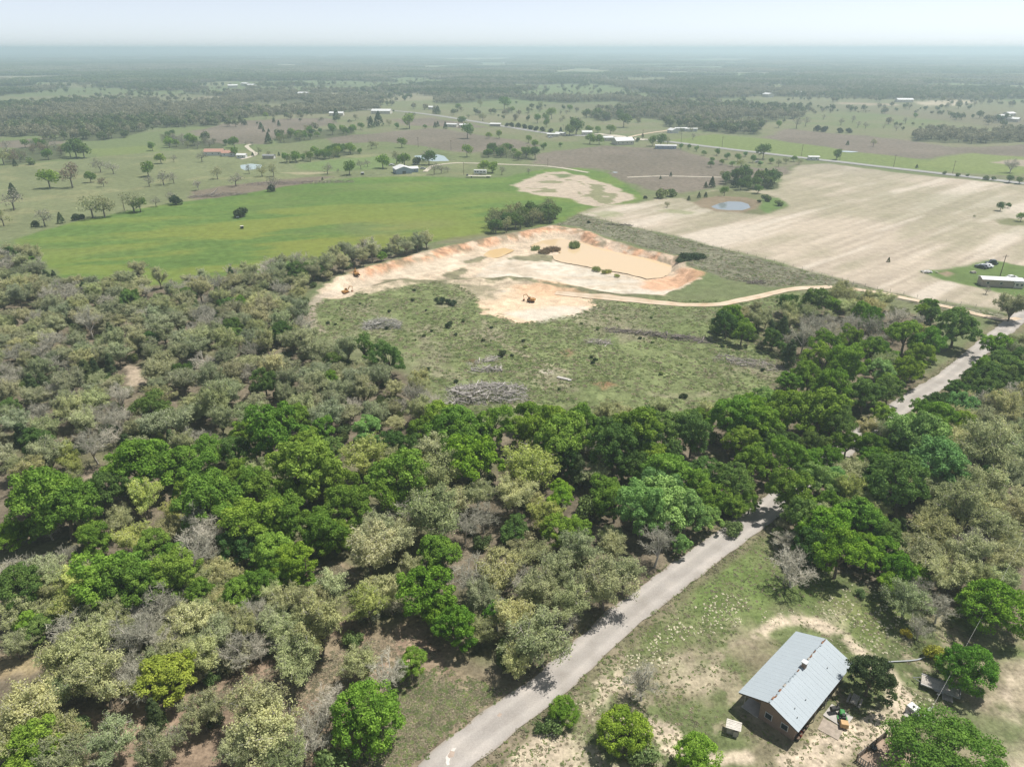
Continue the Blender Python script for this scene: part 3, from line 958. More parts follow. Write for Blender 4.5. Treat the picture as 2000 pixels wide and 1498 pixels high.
def road_mat(name, c1, c2, c3):
    m, n, out = new_mat(name)
    g = n.nodes.new('ShaderNodeNewGeometry')
    b = n.nodes.new('ShaderNodeBsdfPrincipled')
    b.inputs['Roughness'].default_value = 0.85
    b.inputs['Specular IOR Level'].default_value = 0.2
    t1 = n.nodes.new('ShaderNodeTexNoise')
    t1.inputs['Scale'].default_value = 0.22
    t1.inputs['Detail'].default_value = 5
    t2 = n.nodes.new('ShaderNodeTexNoise')
    t2.inputs['Scale'].default_value = 5
    t2.inputs['Detail'].default_value = 4
    for t in (t1, t2):
        n.links.new(g.outputs['Position'], t.inputs['Vector'])
    r = n.nodes.new('ShaderNodeValToRGB')
    r.color_ramp.elements[0].position = 0.32
    r.color_ramp.elements[0].color = (*c1, 1)
    r.color_ramp.elements[1].position = 0.72
    r.color_ramp.elements[1].color = (*c3, 1)
    e = r.color_ramp.elements.new(0.5)
    e.color = (*c2, 1)
    n.links.new(t1.outputs['Fac'], r.inputs['Fac'])
    mr = n.nodes.new('ShaderNodeMapRange')
    mr.inputs['To Min'].default_value = 0.75
    mr.inputs['To Max'].default_value = 1.25
    n.links.new(t2.outputs['Fac'], mr.inputs['Value'])
    # two paler wheel paths and a dirty crown and edges
    ac = n.nodes.new('ShaderNodeAttribute')
    ac.attribute_name = 'across'
    ab = n.nodes.new('ShaderNodeMath')
    ab.operation = 'ABSOLUTE'
    n.links.new(ac.outputs['Fac'], ab.inputs[0])
    wp = n.nodes.new('ShaderNodeValToRGB')
    ee = wp.color_ramp.elements
    ee[0].position, ee[0].color = 0.0, (0.90, 0.90, 0.90, 1)
    ee[1].position, ee[1].color = 1.0, (0.80, 0.76, 0.70, 1)
    for p_, v_ in ((0.25, 0.94), (0.48, 1.10), (0.72, 1.02), (0.88, 0.95)):
        e_ = ee.new(p_)
        e_.color = (v_, v_, v_, 1)
    n.links.new(ab.outputs['Value'], wp.inputs['Fac'])
    wm = n.nodes.new('ShaderNodeVectorMath')
    wm.operation = 'MULTIPLY'
    n.links.new(r.outputs['Color'], wm.inputs[0])
    n.links.new(wp.outputs['Color'], wm.inputs[1])
    s = n.nodes.new('ShaderNodeVectorMath')
    s.operation = 'SCALE'
    n.links.new(wm.outputs['Vector'], s.inputs[0])
    n.links.new(mr.outputs['Result'], s.inputs['Scale'])
    n.links.new(s.outputs['Vector'], b.inputs['Base Color'])
    n.links.new(b.outputs['BSDF'], out.inputs['Surface'])
    return m


ASPH = road_mat('worn_asphalt', (0.31, 0.285, 0.26), (0.36, 0.335, 0.31), (0.42, 0.385, 0.35))
DIRT = road_mat('dirt_track', (0.44, 0.33, 0.22), (0.52, 0.42, 0.31), (0.58, 0.49, 0.38))
PALE = road_mat('pale_gravel', (0.40, 0.36, 0.29), (0.46, 0.42, 0.34), (0.5, 0.46, 0.38))
HWYM = road_mat('grey_highway', (0.25, 0.25, 0.245), (0.28, 0.28, 0.27), (0.31, 0.30, 0.29))
ribbon('paved_road', ROAD_G, 5.1, ASPH, 0.12, 0.55, 2.2)
ribbon('dirt_track', TRACK_G, 3.6, DIRT, 0.14, 0.6, 4)
ribbon('dirt_track', TRACK2_G, 3.2, DIRT, 0.14, 0.6, 4)
ribbon('highway', HWY_G, 9.0, HWYM, 0.25, 0.3, 8)
ribbon('gravel_drive', DRIVE_G, 3.6, PALE, 0.16, 0.6, 5)
ribbon('gravel_drive', DRIVE2_G, 3.0, PALE, 0.16, 0.6, 5)
ribbon('gravel_drive', smooth_path([P(*p) for p in [(470, 312), (486, 308), (500, 302), (490, 294), (482, 286), (492, 282)]], 4), 3.5, PALE, 0.2, 0.6, 5)
ribbon('gravel_drive', smooth_path([P(*p) for p in [(1225, 269), (1260, 262), (1300, 256), (1320, 252)]], 5), 4, DIRT, 0.2, 0.6, 5)
ribbon('gravel_drive', smooth_path([P(*p) for p in [(1165, 262), (1200, 266), (1240, 272), (1262, 274)]], 5), 12, PALE, 0.3, 1.0, 5)
# concrete patches on the near road
pm = plain('concrete_patch', (0.60, 0.56, 0.52), 0.9, 0, 0.15, 2)
pd = plain('asphalt_patch', (0.36, 0.29, 0.24), 0.9, 0, 0.15, 2)
for q, m in (([(870, 1480), (885, 1462), (905, 1462), (912, 1473), (900, 1490), (872, 1498)], pm), ([(874, 1478), (880, 1468), (889, 1470), (886, 1480), (877, 1483)], pd), ([(970, 1400), (976, 1394), (981, 1397), (976, 1403)], pd)):
    g_ = poly(q)
    c_ = g_.mean(0)
    zz = 0.26 if m is pm else 0.275
    pts = []
    k = 30
    for i in range(k):
        a = i / k * len(g_)
        j, f = int(a), a % 1
        w = g_[j] * (1 - f) + g_[(j + 1) % len(g_)] * f
        w = c_ + (w - c_) * R_.uniform(0.93, 1.05)
        pts.append((w[0], w[1], zz))
    MB().quad(*pts).build('road_patch', m, bpy.data.objects['paved_road'])


def pond(name, pts, z, c, rough=0.06):
    g_ = smooth_path([(a[0], a[1]) for a in list(poly(pts, z)) + [poly(pts, z)[0]]], 1.5)[:-1]
    if 'murky' in name:
        p_ = np.vstack([poly(pts, z), poly(pts, z)[:1]])
        s_ = np.concatenate([[0], np.cumsum(np.linalg.norm(np.diff(p_, axis=0), axis=1))])
        k_ = np.arange(0, s_[-1], 0.8)
        g_ = np.stack([np.interp(k_, s_, p_[:, 0]), np.interp(k_, s_, p_[:, 1])], 1)
        g_ = g_ + np.stack([fbm(k_, k_ * 0, 4, 3, 3) - 0.5, fbm(k_, k_ * 0 + 9, 4, 5, 3) - 0.5], 1) * 2.2
    me = bpy.data.meshes.new(name)
    v = [(a[0], a[1], z) for a in g_]
    me.from_pydata(v, [], [tuple(range(len(v)))])
    if me.polygons[0].normal.z < 0:
        me.flip_normals()
    me.materials.append(water_mat(name, c, rough))
    o = bpy.data.objects.new(name, me)
    o['kind'] = 'structure'
    col.objects.link(o)
    return o


pond('murky_pit_water', WATER, WATER_Z, (0.60, 0.455, 0.285), 0.06)
pond('murky_puddle_water', PUDDLE, WATER_Z, (0.60, 0.43, 0.23), 0.06)
for k, (pts, c, lb) in PONDS.items():
    pond('pond_water', pts, -0.25, c)
pond('puddle_water', [(1195, 337), (1200, 336), (1207, 337), (1202, 338)], 0.15, (0.4, 0.45, 0.45))
pond('puddle_water', [(1634, 296), (1650, 295), (1676, 297), (1660, 298)], 0.2, (0.4, 0.45, 0.45))



# ------------------------------------------------------------------ trees: prototypes
def unit(n, rng):
    v = rng.normal(size=(n, 3))
    return v / np.linalg.norm(v, axis=1)[:, None]


def leaf_quads(pos, nrm, size, rng, jit=0.75, asp=0.62):
    """rhombic leaf sprays at pos facing roughly nrm"""
    n = len(pos)
    d = nrm + jit * unit(n, rng)
    d /= np.linalg.norm(d, axis=1)[:, None] + 1e-9
    u = np.cross(d, unit(n, rng))
    u /= np.linalg.norm(u, axis=1)[:, None] + 1e-9
    w = np.cross(d, u)
    s = (size * rng.uniform(0.65, 1.35, n))[:, None]
    V = np.stack([pos - u * s, pos + w * s * asp, pos + u * s, pos - w * s * asp], 1).reshape(-1, 3)
    q = np.arange(n * 4).reshape(-1, 4)
    vary = np.repeat(rng.random(n), 4)
    return V, q, vary


def lobes(rng, R, top, base, n, fl=(0.45, 0.70)):
    """centres and radii of the foliage masses of a crown"""
    cs, rs = [], []
    cz = (top + base) / 2
    hz = (top - base) / 2
    k = 0
    while len(cs) < n and k < 4000:
        k += 1
        d = unit(1, rng)[0]
        if d[2] < -0.6:
            continue
        f = rng.uniform(*fl)
        c = np.array([d[0] * R * f, d[1] * R * f, cz + d[2] * hz * f * 1.05])
        r = R * rng.uniform(0.33, 0.47)
        if all(np.linalg.norm(c - q) > 0.62 * min(r, s) for q, s in zip(cs, rs)):
            cs.append(c)
            rs.append(r)
    cs.append(np.array([0, 0, cz + hz * 0.25]))
    rs.append(R * 0.5)
    return np.array(cs), np.array(rs)


def sub_lobes(rng, cs, rs, per):
    C2, R2 = [], []
    for c, r in zip(cs, rs):
        for _ in range(per):
            d = unit(1, rng)[0]
            if d[2] < -0.5:
                d[2] = -d[2]
            C2.append(c + d * r * rng.uniform(0.65, 0.95) * np.array([1, 1, 0.85]))
            R2.append(r * rng.uniform(0.30, 0.50))
    return np.array(C2), np.array(R2)


def leafy(seed, R=4.5, h=9.0, base=1.6, n=16, per=9, leaves=160, size=0.155, fl=(0.45, 0.70)):
    """dense broad-leaved tree: returns trunk mesh and crown mesh"""
    rng = np.random.default_rng(seed)
    cs, rs = lobes(rng, R, h, base, n, fl)
    c2, r2 = sub_lobes(rng, cs, rs, per)
    P_, N_ = [], []
    for c, r in zip(c2, r2):
        d = unit(leaves, rng)
        d[:, 2] = np.where(d[:, 2] < -0.3, -d[:, 2], d[:, 2])
        p = c + d * r * rng.uniform(0.55, 1.08, leaves)[:, None]
        P_.append(p)
        N_.append(d)
    pos, nrm = np.concatenate(P_), np.concatenate(N_)
    # drop what lies deep inside other masses
    keep = np.ones(len(pos), bool)
    for c, r in zip(cs, rs):
        keep &= np.linalg.norm(pos - c, axis=1) > r * 0.55
    pos, nrm = pos[keep], nrm[keep]
    V, q, va = leaf_quads(pos, nrm, size, rng)
    crown = np_mesh('crown', V, q, LEAF, va)
    t = MB()
    fork = Vector((rng.normal() * 0.2, rng.normal() * 0.2, h * 0.28))
    t.tube((0, 0, -0.4), fork, 0.30, 0.22, 7)
    for c, r in zip(cs, rs):
        m_ = fork.lerp(Vector(c), 0.5) + Vector((0, 0, 0.5))
        t.tube(fork, m_, 0.13, 0.09, 5, False)
        t.tube(m_, Vector(c) * 0.96, 0.09, 0.03, 4, False)
    return t.mesh('trunk', BARK), crown


def skeleton(rng, R, h, base, limbs, br, tw, spread=1.0):
    """limb system; returns trunk builder, twig list of (p0,p1)"""
    t = MB()
    fork = np.array([rng.normal() * 0.25, rng.normal() * 0.25, base + 0.1 * h])
    t.tube((0, 0, -0.4), fork, 0.26, 0.2, 6)
    twigs, branches = [], []
    for i in range(limbs):
        a = 2 * math.pi * (i + rng.uniform(-0.3, 0.3)) / limbs
        el = rng.uniform(0.25, 1.25)
        end = np.array([math.cos(a) * math.cos(el) * R * 0.75 * spread, math.sin(a) * math.cos(el) * R * 0.75 * spread, fork[2] + (h - fork[2]) * (0.25 + 0.62 * math.sin(el))])
        mid = fork + (end - fork) * 0.5 + rng.normal(size=3) * 0.35 + np.array([0, 0, 0.4])
        t.tube(fork, mid, 0.17, 0.11, 5, False)
        t.tube(mid, end, 0.11, 0.06, 5, False)
        for j in range(br):
            f = rng.uniform(0.3, 1.0)
            p = fork + (mid - fork) * min(1, f * 2) if f < 0.5 else mid + (end - mid) * (f * 2 - 1)
            d = unit(1, rng)[0] * 0.85 + (p - np.array([0, 0, base + 0.2 * h])) / R
            d[2] = abs(d[2]) * 0.7 + 0.12
            d /= np.linalg.norm(d)
            q = p + d * R * rng.uniform(0.28, 0.5)
            branches.append((p, q))
            for k in range(tw):
                g = rng.uniform(0.15, 1.0)
                s = p + (q - p) * g
                e = d * 0.5 + unit(1, rng)[0]
                e[2] = e[2] * 0.6 + 0.25
                e /= np.linalg.norm(e)
                twigs.append((s, s + e * R * rng.uniform(0.12, 0.26)))
    return t, branches, twigs


def ribbons(segs, w0, w1, rng):
    """three-sided tapering twigs"""
    n = len(segs)
    a = np.array([s[0] for s in segs])
    b = np.array([s[1] for s in segs])
    d = b - a
    d /= np.linalg.norm(d, axis=1)[:, None] + 1e-9
    u = np.cross(d, unit(n, rng))
    u /= np.linalg.norm(u, axis=1)[:, None] + 1e-9
    w = np.cross(d, u)
    V = []
    for p, r in ((a, w0), (b, w1)):
        for k in range(3):
            an = 2 * math.pi * k / 3
            V.append(p + (u * math.cos(an) + w * math.sin(an)) * r)
    V = np.stack(V, 1).reshape(-1, 3)
    base = np.arange(n)[:, None] * 6
    q = np.concatenate([base + np.array([[k, (k + 1) % 3, 3 + (k + 1) % 3, 3 + k]]) for k in range(3)], 0)
    return V, q, np.repeat(rng.random(n), 6)


def merge(parts):
    V, Q, A = [], [], []
    o = 0
    for v, q, a in parts:
        V.append(v)
        Q.append(q + o)
        A.append(a)
        o += len(v)
    return np.concatenate(V), np.concatenate(Q), np.concatenate(A)


def fine_twigs(twigs, rng, per, R):
    out = []
    for s, e in twigs:
        for _ in range(per):
            g = rng.uniform(0.2, 1.0)
            p = s + (e - s) * g
            d = (e - s) / np.linalg.norm(e - s) * 0.7 + unit(1, rng)[0]
            d[2] += 0.1
            d /= np.linalg.norm(d)
            out.append((p, p + d * R * rng.uniform(0.07, 0.15)))
    return out


def bare(seed, R=4.2, h=8.5, base=1.2, limbs=8, br=8, tw=7, fine=4, w=0.021):
    rng = np.random.default_rng(seed)
    t, B, T = skeleton(rng, R, h, base, limbs, br, tw)
    f = fine_twigs(T, rng, fine, R)
    V, q, a = merge([ribbons(B, 0.05, 0.028, rng), ribbons(T, w * 1.3, w * 0.9, rng), ribbons(f, w, w * 0.55, rng)])
    return t.mesh('trunk', PALEBARK), np_mesh('crown', V, q, TWIG, a)


def budding(seed, R=4.4, h=8.8, base=1.0, limbs=9, br=9, tw=7, lv=22, size=0.125):
    rng = np.random.default_rng(seed)
    t, B, T = skeleton(rng, R, h, base, limbs, br, tw)
    # flower and leaf tassels in small clusters round the twig ends
    S = np.array([s for s, e in T])
    E_ = np.array([e for s, e in T])
    n = len(T)
    f = rng.uniform(0.35, 1.1, (n, lv))
    pos = (S[:, None] + (E_ - S)[:, None] * f[..., None]).reshape(-1, 3) + rng.normal(size=(n * lv, 3)) * 0.20
    nr = (E_ - S)[:, None].repeat(lv, 1).reshape(-1, 3)
    nr = nr / np.linalg.norm(nr, axis=1)[:, None] + np.array([0, 0, 0.4])
    V, q, a = leaf_quads(pos, nr, size, rng, 0.9, 0.6)
    crown = np_mesh('crown', V, q, LEAF, a)
    V, q, a = merge([ribbons(B, 0.045, 0.028, rng), ribbons(T, 0.026, 0.016, rng)])
    tw_me = np_mesh('branches', V, q, TWIG, a)
    return t.mesh('trunk', BARK), crown, tw_me


def cedar(seed, R=2.6, h=7.0, n=70, leaves=90, size=0.17):
    rng = np.random.default_rng(seed)
    P_, N_ = [], []
    lean = rng.normal(size=2) * 0.05
    for i in range(n):
        z = 0.06 + 0.94 * rng.random() ** 0.9
        rr = R * (1 - z) ** 0.62 * rng.uniform(0.55, 1.05) + 0.12
        a = rng.uniform(0, 2 * math.pi)
        c = np.array([math.cos(a) * rr * 0.7 + lean[0] * z * h, math.sin(a) * rr * 0.7 + lean[1] * z * h, z * h])
        s = 0.32 * R * (1.1 - 0.6 * z)
        d = unit(leaves, rng)
        d[:, 2] = np.where(d[:, 2] < -0.5, -d[:, 2], d[:, 2])
        P_.append(c + d * s * rng.uniform(0.5, 1.1, leaves)[:, None])
        N_.append(d + np.array([math.cos(a), math.sin(a), 0.4]) * 0.4)
    V, q, va = leaf_quads(np.concatenate(P_), np.concatenate(N_), size, rng)
    t = MB().tube((0, 0, -0.4), (lean[0] * h * 0.9, lean[1] * h * 0.9, h * 0.92), 0.2, 0.03, 6)
    return t.mesh('trunk', BARK), np_mesh('crown', V, q, LEAF, va)


def bush(seed, R=1.6, h=2.0, n=9, leaves=130, size=0.14):
    rng = np.random.default_rng(seed)
    P_, N_ = [], []
    for i in range(n):
        d0 = unit(1, rng)[0]
        c = np.array([d0[0] * R * 0.6, d0[1] * R * 0.6, h * 0.42 + abs(d0[2]) * h * 0.28])
        d = unit(leaves, rng)
        P_.append(c + d * R * 0.42 * rng.uniform(0.6, 1.1, leaves)[:, None])
        N_.append(d)
    pos = np.concatenate(P_)
    pos[:, 2] = np.abs(pos[:, 2])
    V, q, va = leaf_quads(pos, np.concatenate(N_), size, rng)
    t = MB()
    for i in range(5):
        a = rng.uniform(0, 6.28)
        t.tube((0, 0, -0.2), (math.cos(a) * R * 0.5, math.sin(a) * R * 0.5, h * 0.6), 0.05, 0.02, 4)
    return t.mesh('stem', BARK), np_mesh('foliage', V, q, LEAF, va)


def reed(seed, R=1.6, h=1.7, n=520):
    rng = np.random.default_rng(seed)
    a = rng.uniform(0, 6.283, n)
    rr = R * np.sqrt(rng.random(n))
    b = np.stack([np.cos(a) * rr, np.sin(a) * rr * 0.6, np.zeros(n)], 1)
    hh = h * rng.uniform(0.45, 1.0, n) * (1.1 - 0.5 * rr / R)
    lean = rng.normal(size=(n, 2)) * 0.16 + np.stack([np.cos(a), np.sin(a)], 1) * 0.12
    top = b + np.stack([lean[:, 0] * hh, lean[:, 1] * hh, hh], 1)
    w = rng.uniform(0.03, 0.07, n)[:, None] * np.stack([-np.sin(a * 3), np.cos(a * 3), np.zeros(n)], 1)
    V = np.stack([b - w, b + w, top + w * 0.4, top - w * 0.4], 1).reshape(-1, 3)
    t = MB().tube((0, 0, -0.2), (0, 0, 0.3), 0.2, 0.1, 6)
    return t.mesh('stem', BARK), np_mesh('foliage', V, np.arange(n * 4).reshape(-1, 4), LEAF, np.repeat(rng.random(n), 4))


PROTO = {
    'reed': [reed(95), reed(96)],
    'leafy': [leafy(20 + i, *a) for i, a in enumerate(((4.5, 9.0, 0.6), (4.5, 8.2, 0.4, 12), (4.5, 10.0, 0.8), (4.5, 8.8, 0.3, 19), (4.5, 9.4, 0.5, 13), (4.5, 7.6, 0.3, 11), (4.5, 8.4, 0.6, 9, 12), (4.5, 9.8, 0.4, 22, 7), (4.5, 8.0, 0.5, 14)))],
    'budding': [budding(40 + i, 4.5, hh, bb) for i, (hh, bb) in enumerate(((8.6, 1.0), (7.6, 0.8), (9.4, 1.3), (8.2, 0.9), (8.8, 0.7), (7.2, 0.6), (9.0, 1.6), (8.0, 0.5)))],
    'bare': [bare(60 + i, 4.5, hh, bb) for i, (hh, bb) in enumerate(((8.4, 1.2), (7.4, 0.8), (9.0, 1.4), (8.0, 1.0), (9.6, 1.8), (7.0, 0.6)))],
    'cedar': [cedar(80 + i, 2.6, hh) for i, hh in enumerate((7.0, 6.0, 7.8))],
    'bush': [bush(90 + i) for i in range(4)],
    'ball': [leafy(110 + i, 4.5, hh, -0.3, 34, 8, 120, 0.145, (0.55, 0.66)) for i, hh in enumerate((7.6, 8.4, 8.0))],
    'broad': [leafy(115, 7.5, 9.5, 0.2, 46, 9, 150, 0.165, (0.5, 0.74))],
}
PR = {'reed': 1.6, 'ball': 4.5, 'broad': 7.5, 'leafy': 4.5, 'budding': 4.5, 'bare': 4.5, 'cedar': 2.6, 'bush': 1.6}
PH = {'reed': 1.7, 'ball': 8.0, 'broad': 9.5, 'leafy': 9.0, 'budding': 8.5, 'bare': 8.3, 'cedar': 7.0, 'bush': 2.0}
# far trees: one small mesh each
BROWN_TR = plain('far_bark', (0.15, 0.13, 0.11), 0.9, 0, 0.2, 2)


def far_tree(seed, R=4.5, h=8.5, base=1.4, n=9, leaves=75, size=0.42, sparse=False):
    rng = np.random.default_rng(seed)
    cs, rs = lobes(rng, R, h, base, n)
    P_, N_ = [], []
    for c, r in zip(cs, rs):
        d = unit(leaves, rng)
        P_.append(c + d * r * rng.uniform(0.5 if sparse else 0.8, 1.08, leaves)[:, None])
        N_.append(d)
    V, q, va = leaf_quads(np.concatenate(P_), np.concatenate(N_), size * (0.62 if sparse else 1), rng, 0.75, 0.7)
    t = MB().tube((0, 0, -0.3), (0, 0, h * 0.4), 0.32, 0.22, 5)
    for c in cs[:7]:
        t.tube((0, 0, h * 0.33), c, 0.13, 0.05, 3, False)
    tv = np.array(t.v)
    me = bpy.data.meshes.new('far_tree')
    nv = len(V)
    me.from_pydata(np.concatenate([V, tv]).tolist(), [], q.tolist() + [tuple(i + nv for i in f) for f in t.f])
    a = me.attributes.new('vary', 'FLOAT', 'POINT')
    a.data.foreach_set('value', np.concatenate([va, np.full(len(tv), 0.5)]).astype(np.float32))
    me.materials.append(LEAF)
    me.materials.append(BROWN_TR)
    mi = np.zeros(len(me.polygons), np.int32)
    mi[len(q):] = 1
    me.polygons.foreach_set('material_index', mi)
    return me


def far_cone(seed, R=2.2, h=5.5):
    rng = np.random.default_rng(seed)
    n = 420
    z = rng.random(n) ** 0.8
    a = rng.uniform(0, 6.283, n)
    rr = R * (1 - z) ** 0.7 * rng.uniform(0.75, 1.1, n)
    pos = np.stack([np.cos(a) * rr, np.sin(a) * rr, 0.15 + z * h], 1)
    nr = np.stack([np.cos(a), np.sin(a), np.full(n, 0.5)], 1)
    V, q, va = leaf_quads(pos, nr, 0.38, rng)
    return np_mesh('far_cedar', V, q, LEAF, va)


FARP = {'leafy': [far_tree(200 + i, 4.5, hh) for i, hh in enumerate((8.2, 7.4, 9.0))],
        'budding': [far_tree(210 + i, 4.5, hh, 1.2, 9, 60, 0.42, True) for i, hh in enumerate((8.0, 7.2, 8.8))],
        'bare': [far_tree(220 + i, 4.5, hh, 1.2, 9, 42, 0.40, True) for i, hh in enumerate((8.0, 7.4))],
        'cedar': [far_cone(230 + i) for i in range(2)],
        'bush': [far_tree(240 + i, 2.0, 2.6, 0.1, 7, 60, 0.3) for i in range(2)]}
FPR = {'reed': 1.6, 'ball': 4.5, 'broad': 7.5, 'leafy': 4.5, 'budding': 4.5, 'bare': 4.5, 'cedar': 2.2, 'bush': 2.0}

TINT = {   # leaf colours by kind code
    'S': ('reed', (0.33, 0.38, 0.15)), 'p': ('budding', (0.355, 0.380, 0.220)), 'u': ('bush', (0.115, 0.155, 0.060)), 'R': ('reed', (0.26, 0.19, 0.13)),
    'g': ('leafy', (0.192, 0.315, 0.054)), 'G': ('leafy', (0.205, 0.350, 0.046)), 'L': ('leafy', (0.235, 0.385, 0.130)), 'd': ('leafy', (0.132, 0.215, 0.060)), 'o': ('budding', (0.385, 0.410, 0.205)),
    'y': ('budding', (0.43, 0.46, 0.25)), 'Y': ('budding', (0.42, 0.47, 0.15)), 'V': ('leafy', (0.275, 0.345, 0.065)), 'b': ('bare', (0.44, 0.425, 0.345)), 'w': ('bare', (0.66, 0.64, 0.60)), 'c': ('cedar', (0.091, 0.130, 0.058)),
    's': ('bush', (0.192, 0.252, 0.096)), 'k': ('bush', (0.066, 0.096, 0.046)), 'f': ('bush', (0.42, 0.40, 0.07)), 'r': ('budding', (0.336, 0.280, 0.190)), 'e': ('bush', (0.302, 0.314, 0.202)), 'D': ('leafy', (0.072, 0.102, 0.043)), 'B': ('ball', (0.195, 0.335, 0.048)),
    'Q': ('broad', (0.172, 0.300, 0.058))}
TREE_NAME = {'g': 'leafy_oak', 'G': 'leafy_oak', 'V': 'leafy_oak', 'L': 'light_green_elm', 'd': 'dark_oak', 'o': 'budding_oak', 'y': 'tasselled_oak', 'Y': 'tasselled_oak', 'r': 'russet_oak', 'b': 'bare_oak', 'w': 'dead_oak', 'c': 'cedar_tree', 'D': 'cedar_tree',
             's': 'green_bush', 'S': 'willow_bush', 'p': 'post_oak', 'u': 'undergrowth_bush', 'R': 'dry_reed', 'e': 'grey_bush', 'B': 'round_tree', 'Q': 'broad_tree', 'k': 'cedar_bush', 'f': 'flowering_bush'}
WORDS = {'g': 'dense mid green leafy oak', 'G': 'dense vivid green leafy oak', 'L': 'fresh light green leafy tree', 'd': 'dense dark green leafy oak', 'o': 'grey olive oak in bud', 'y': 'pale yellow green oak in tassel',
         'Y': 'bright yellow green oak in tassel', 'V': 'vivid lime yellow oak', 'b': 'leafless grey twiggy oak', 'w': 'leafless bleached white tree', 'c': 'dark green cedar', 's': 'low green bush', 'S': 'green willow bush', 'p': 'grey olive twiggy post oak', 'u': 'dark green undergrowth bush', 'R': 'dry brown reed clump', 'k': 'low dark cedar bush',
         'f': 'low yellow flowering bush', 'r': 'russet brown budding oak', 'e': 'low grey olive bush', 'D': 'dark spreading cedar', 'B': 'round green tree', 'Q': 'broad green tree'}
COUNT = {}
PLACED = []
MARKS = [(P(*q), t) for q, t in (((1035, 960), 'near the big bright yellow oak of the wood'), ((952, 790), 'behind the wide grey log pile'), ((270, 1190), 'round the collapsed bleached tree'), ((330, 1370), 'round the lime yellow umbrella oak'),
                                 ((260, 740), 'round the sandy gap in the grey wood'), ((185, 935), 'round the sandy clearing in the wood'), ((606, 1160), 'near the dark dead snag'), ((200, 570), 'at the pasture edge of the wood'), ((400, 560), 'along the lower edge of the green pasture'),
                                 ((620, 540), 'along the hedge between pasture and sand pit'), ((600, 680), 'at the wood edge below the pit track'), ((730, 1250), 'at the shaded edge of the brown clearing'), ((660, 1400), 'near the lone rich green oak'),
                                 ((1550, 1090), 'behind the bare lawn tree'), ((1850, 1230), 'behind the twisted bare yard tree'), ((1870, 680), 'near the large dark oak at the track bend'), ((1620, 580), 'beside the dirt track'), ((1480, 690), 'at the scrub edge of the thicket'),
                                 ((30, 620), 'deep in the grey wood below the pasture'), ((800, 720), 'at the wood corner above the log pile'), ((1300, 810), 'at the edge of the green wood facing the scrub'), ((150, 1430), 'round the narrow brown clearing'))]


def put_tree(kc, x, y, R, where, label=None, far=False, hs=1.0, group=None, z=None, name=None):
    kind, tint = TINT[kc]
    if z is None:
        z = float(terrain(np.array([x]), np.array([y]))[0])
    rz = R_.uniform(0, 6.283)
    wh = where
    if not far and not label:
        best = min(MARKS, key=lambda q: (q[0].x - x) ** 2 + (q[0].y - y) ** 2)
        dm = math.hypot(best[0].x - x, best[0].y - y)
        dr = ldist(ROAD_G, np.array([x]), np.array([y]))[0]
        if dr < 11 and dr < dm:
            wh = 'hard by the paved road'
        elif dm < 0.16 * math.hypot(x, y) + 6:
            wh = best[1]
    sz = '' if label or far or kind in ('bush', 'reed') else ('small ' if R < 3.0 else ('large ' if R > 4.5 else ''))
    lab = label or (sz + WORDS[kc] + ' ' + wh)
    if len(lab.split()) > 16:
        sz = ''
        lab = WORDS[kc] + ' ' + wh
    grp = group or (sz + WORDS[kc] + ' ' + wh)
    cat = 'bush' if kind in ('bush', 'reed') else 'tree'
    nm = name or TREE_NAME[kc]
    v = R_.uniform(0.85, 1.15)
    j = 0.0 if kind == 'bare' else 0.08
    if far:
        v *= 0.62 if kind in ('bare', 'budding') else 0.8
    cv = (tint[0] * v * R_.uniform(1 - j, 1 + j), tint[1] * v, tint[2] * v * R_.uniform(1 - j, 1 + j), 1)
    COUNT[nm] = COUNT.get(nm, 0) + 1
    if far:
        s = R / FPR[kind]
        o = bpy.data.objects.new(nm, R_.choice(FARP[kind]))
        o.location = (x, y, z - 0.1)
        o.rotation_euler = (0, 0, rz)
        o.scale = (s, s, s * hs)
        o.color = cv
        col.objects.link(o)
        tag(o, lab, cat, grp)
        return o
    s = R / PR[kind]
    root = empty(nm, (x, y, z), rz, 1.0, lab, cat, grp)
    e_ = 1.0 if label else R_.uniform(0.86, 1.16)
    root.scale = (s * e_, s / e_, s * hs)
    root.rotation_euler = (R_.gauss(0, 0.05), R_.gauss(0, 0.05), rz)
    pr = R_.choice(PROTO[kind])
    names = ('stem', 'foliage') if kind in ('bush', 'reed') else ('trunk', 'crown', 'branches')
    for k, me in enumerate(pr):
        o = bpy.data.objects.new(names[k], me)
        o.parent = root
        if k == 2 or (kind == 'bare'):
            o.color = (0.42 * v, 0.395 * v, 0.36 * v, 1) if kind != 'bare' else cv
        else:
            o.color = cv
        col.objects.link(o)
    PLACED.append((x, y, R, kc))
    return root


def crown_px(kc, px, py, w, where, label=None, hs=1.0, **kw):
    """tree given by the centre and width (pixels) of its crown in the photograph"""
    kind = TINT[kc][0]
    zc = 4.5
    for _ in range(3):
        p = P(px, py, zc)
        R = max(0.5, w * 0.5 * px_size(p) * 1.12)
        zc = PH[kind] * R / PR[kind] * hs * 0.56
    return put_tree(kc, p.x, p.y, R, where, label, hs=hs, **kw)


IN_W = 'in the wood between paved road and sand pit'
IN_E = 'in the wood behind the metal-roofed house'
IN_T = 'in the thicket below the dirt track'
IN_B = 'in the brushy clearing beside the paved road'
YD = 'in the house yard'
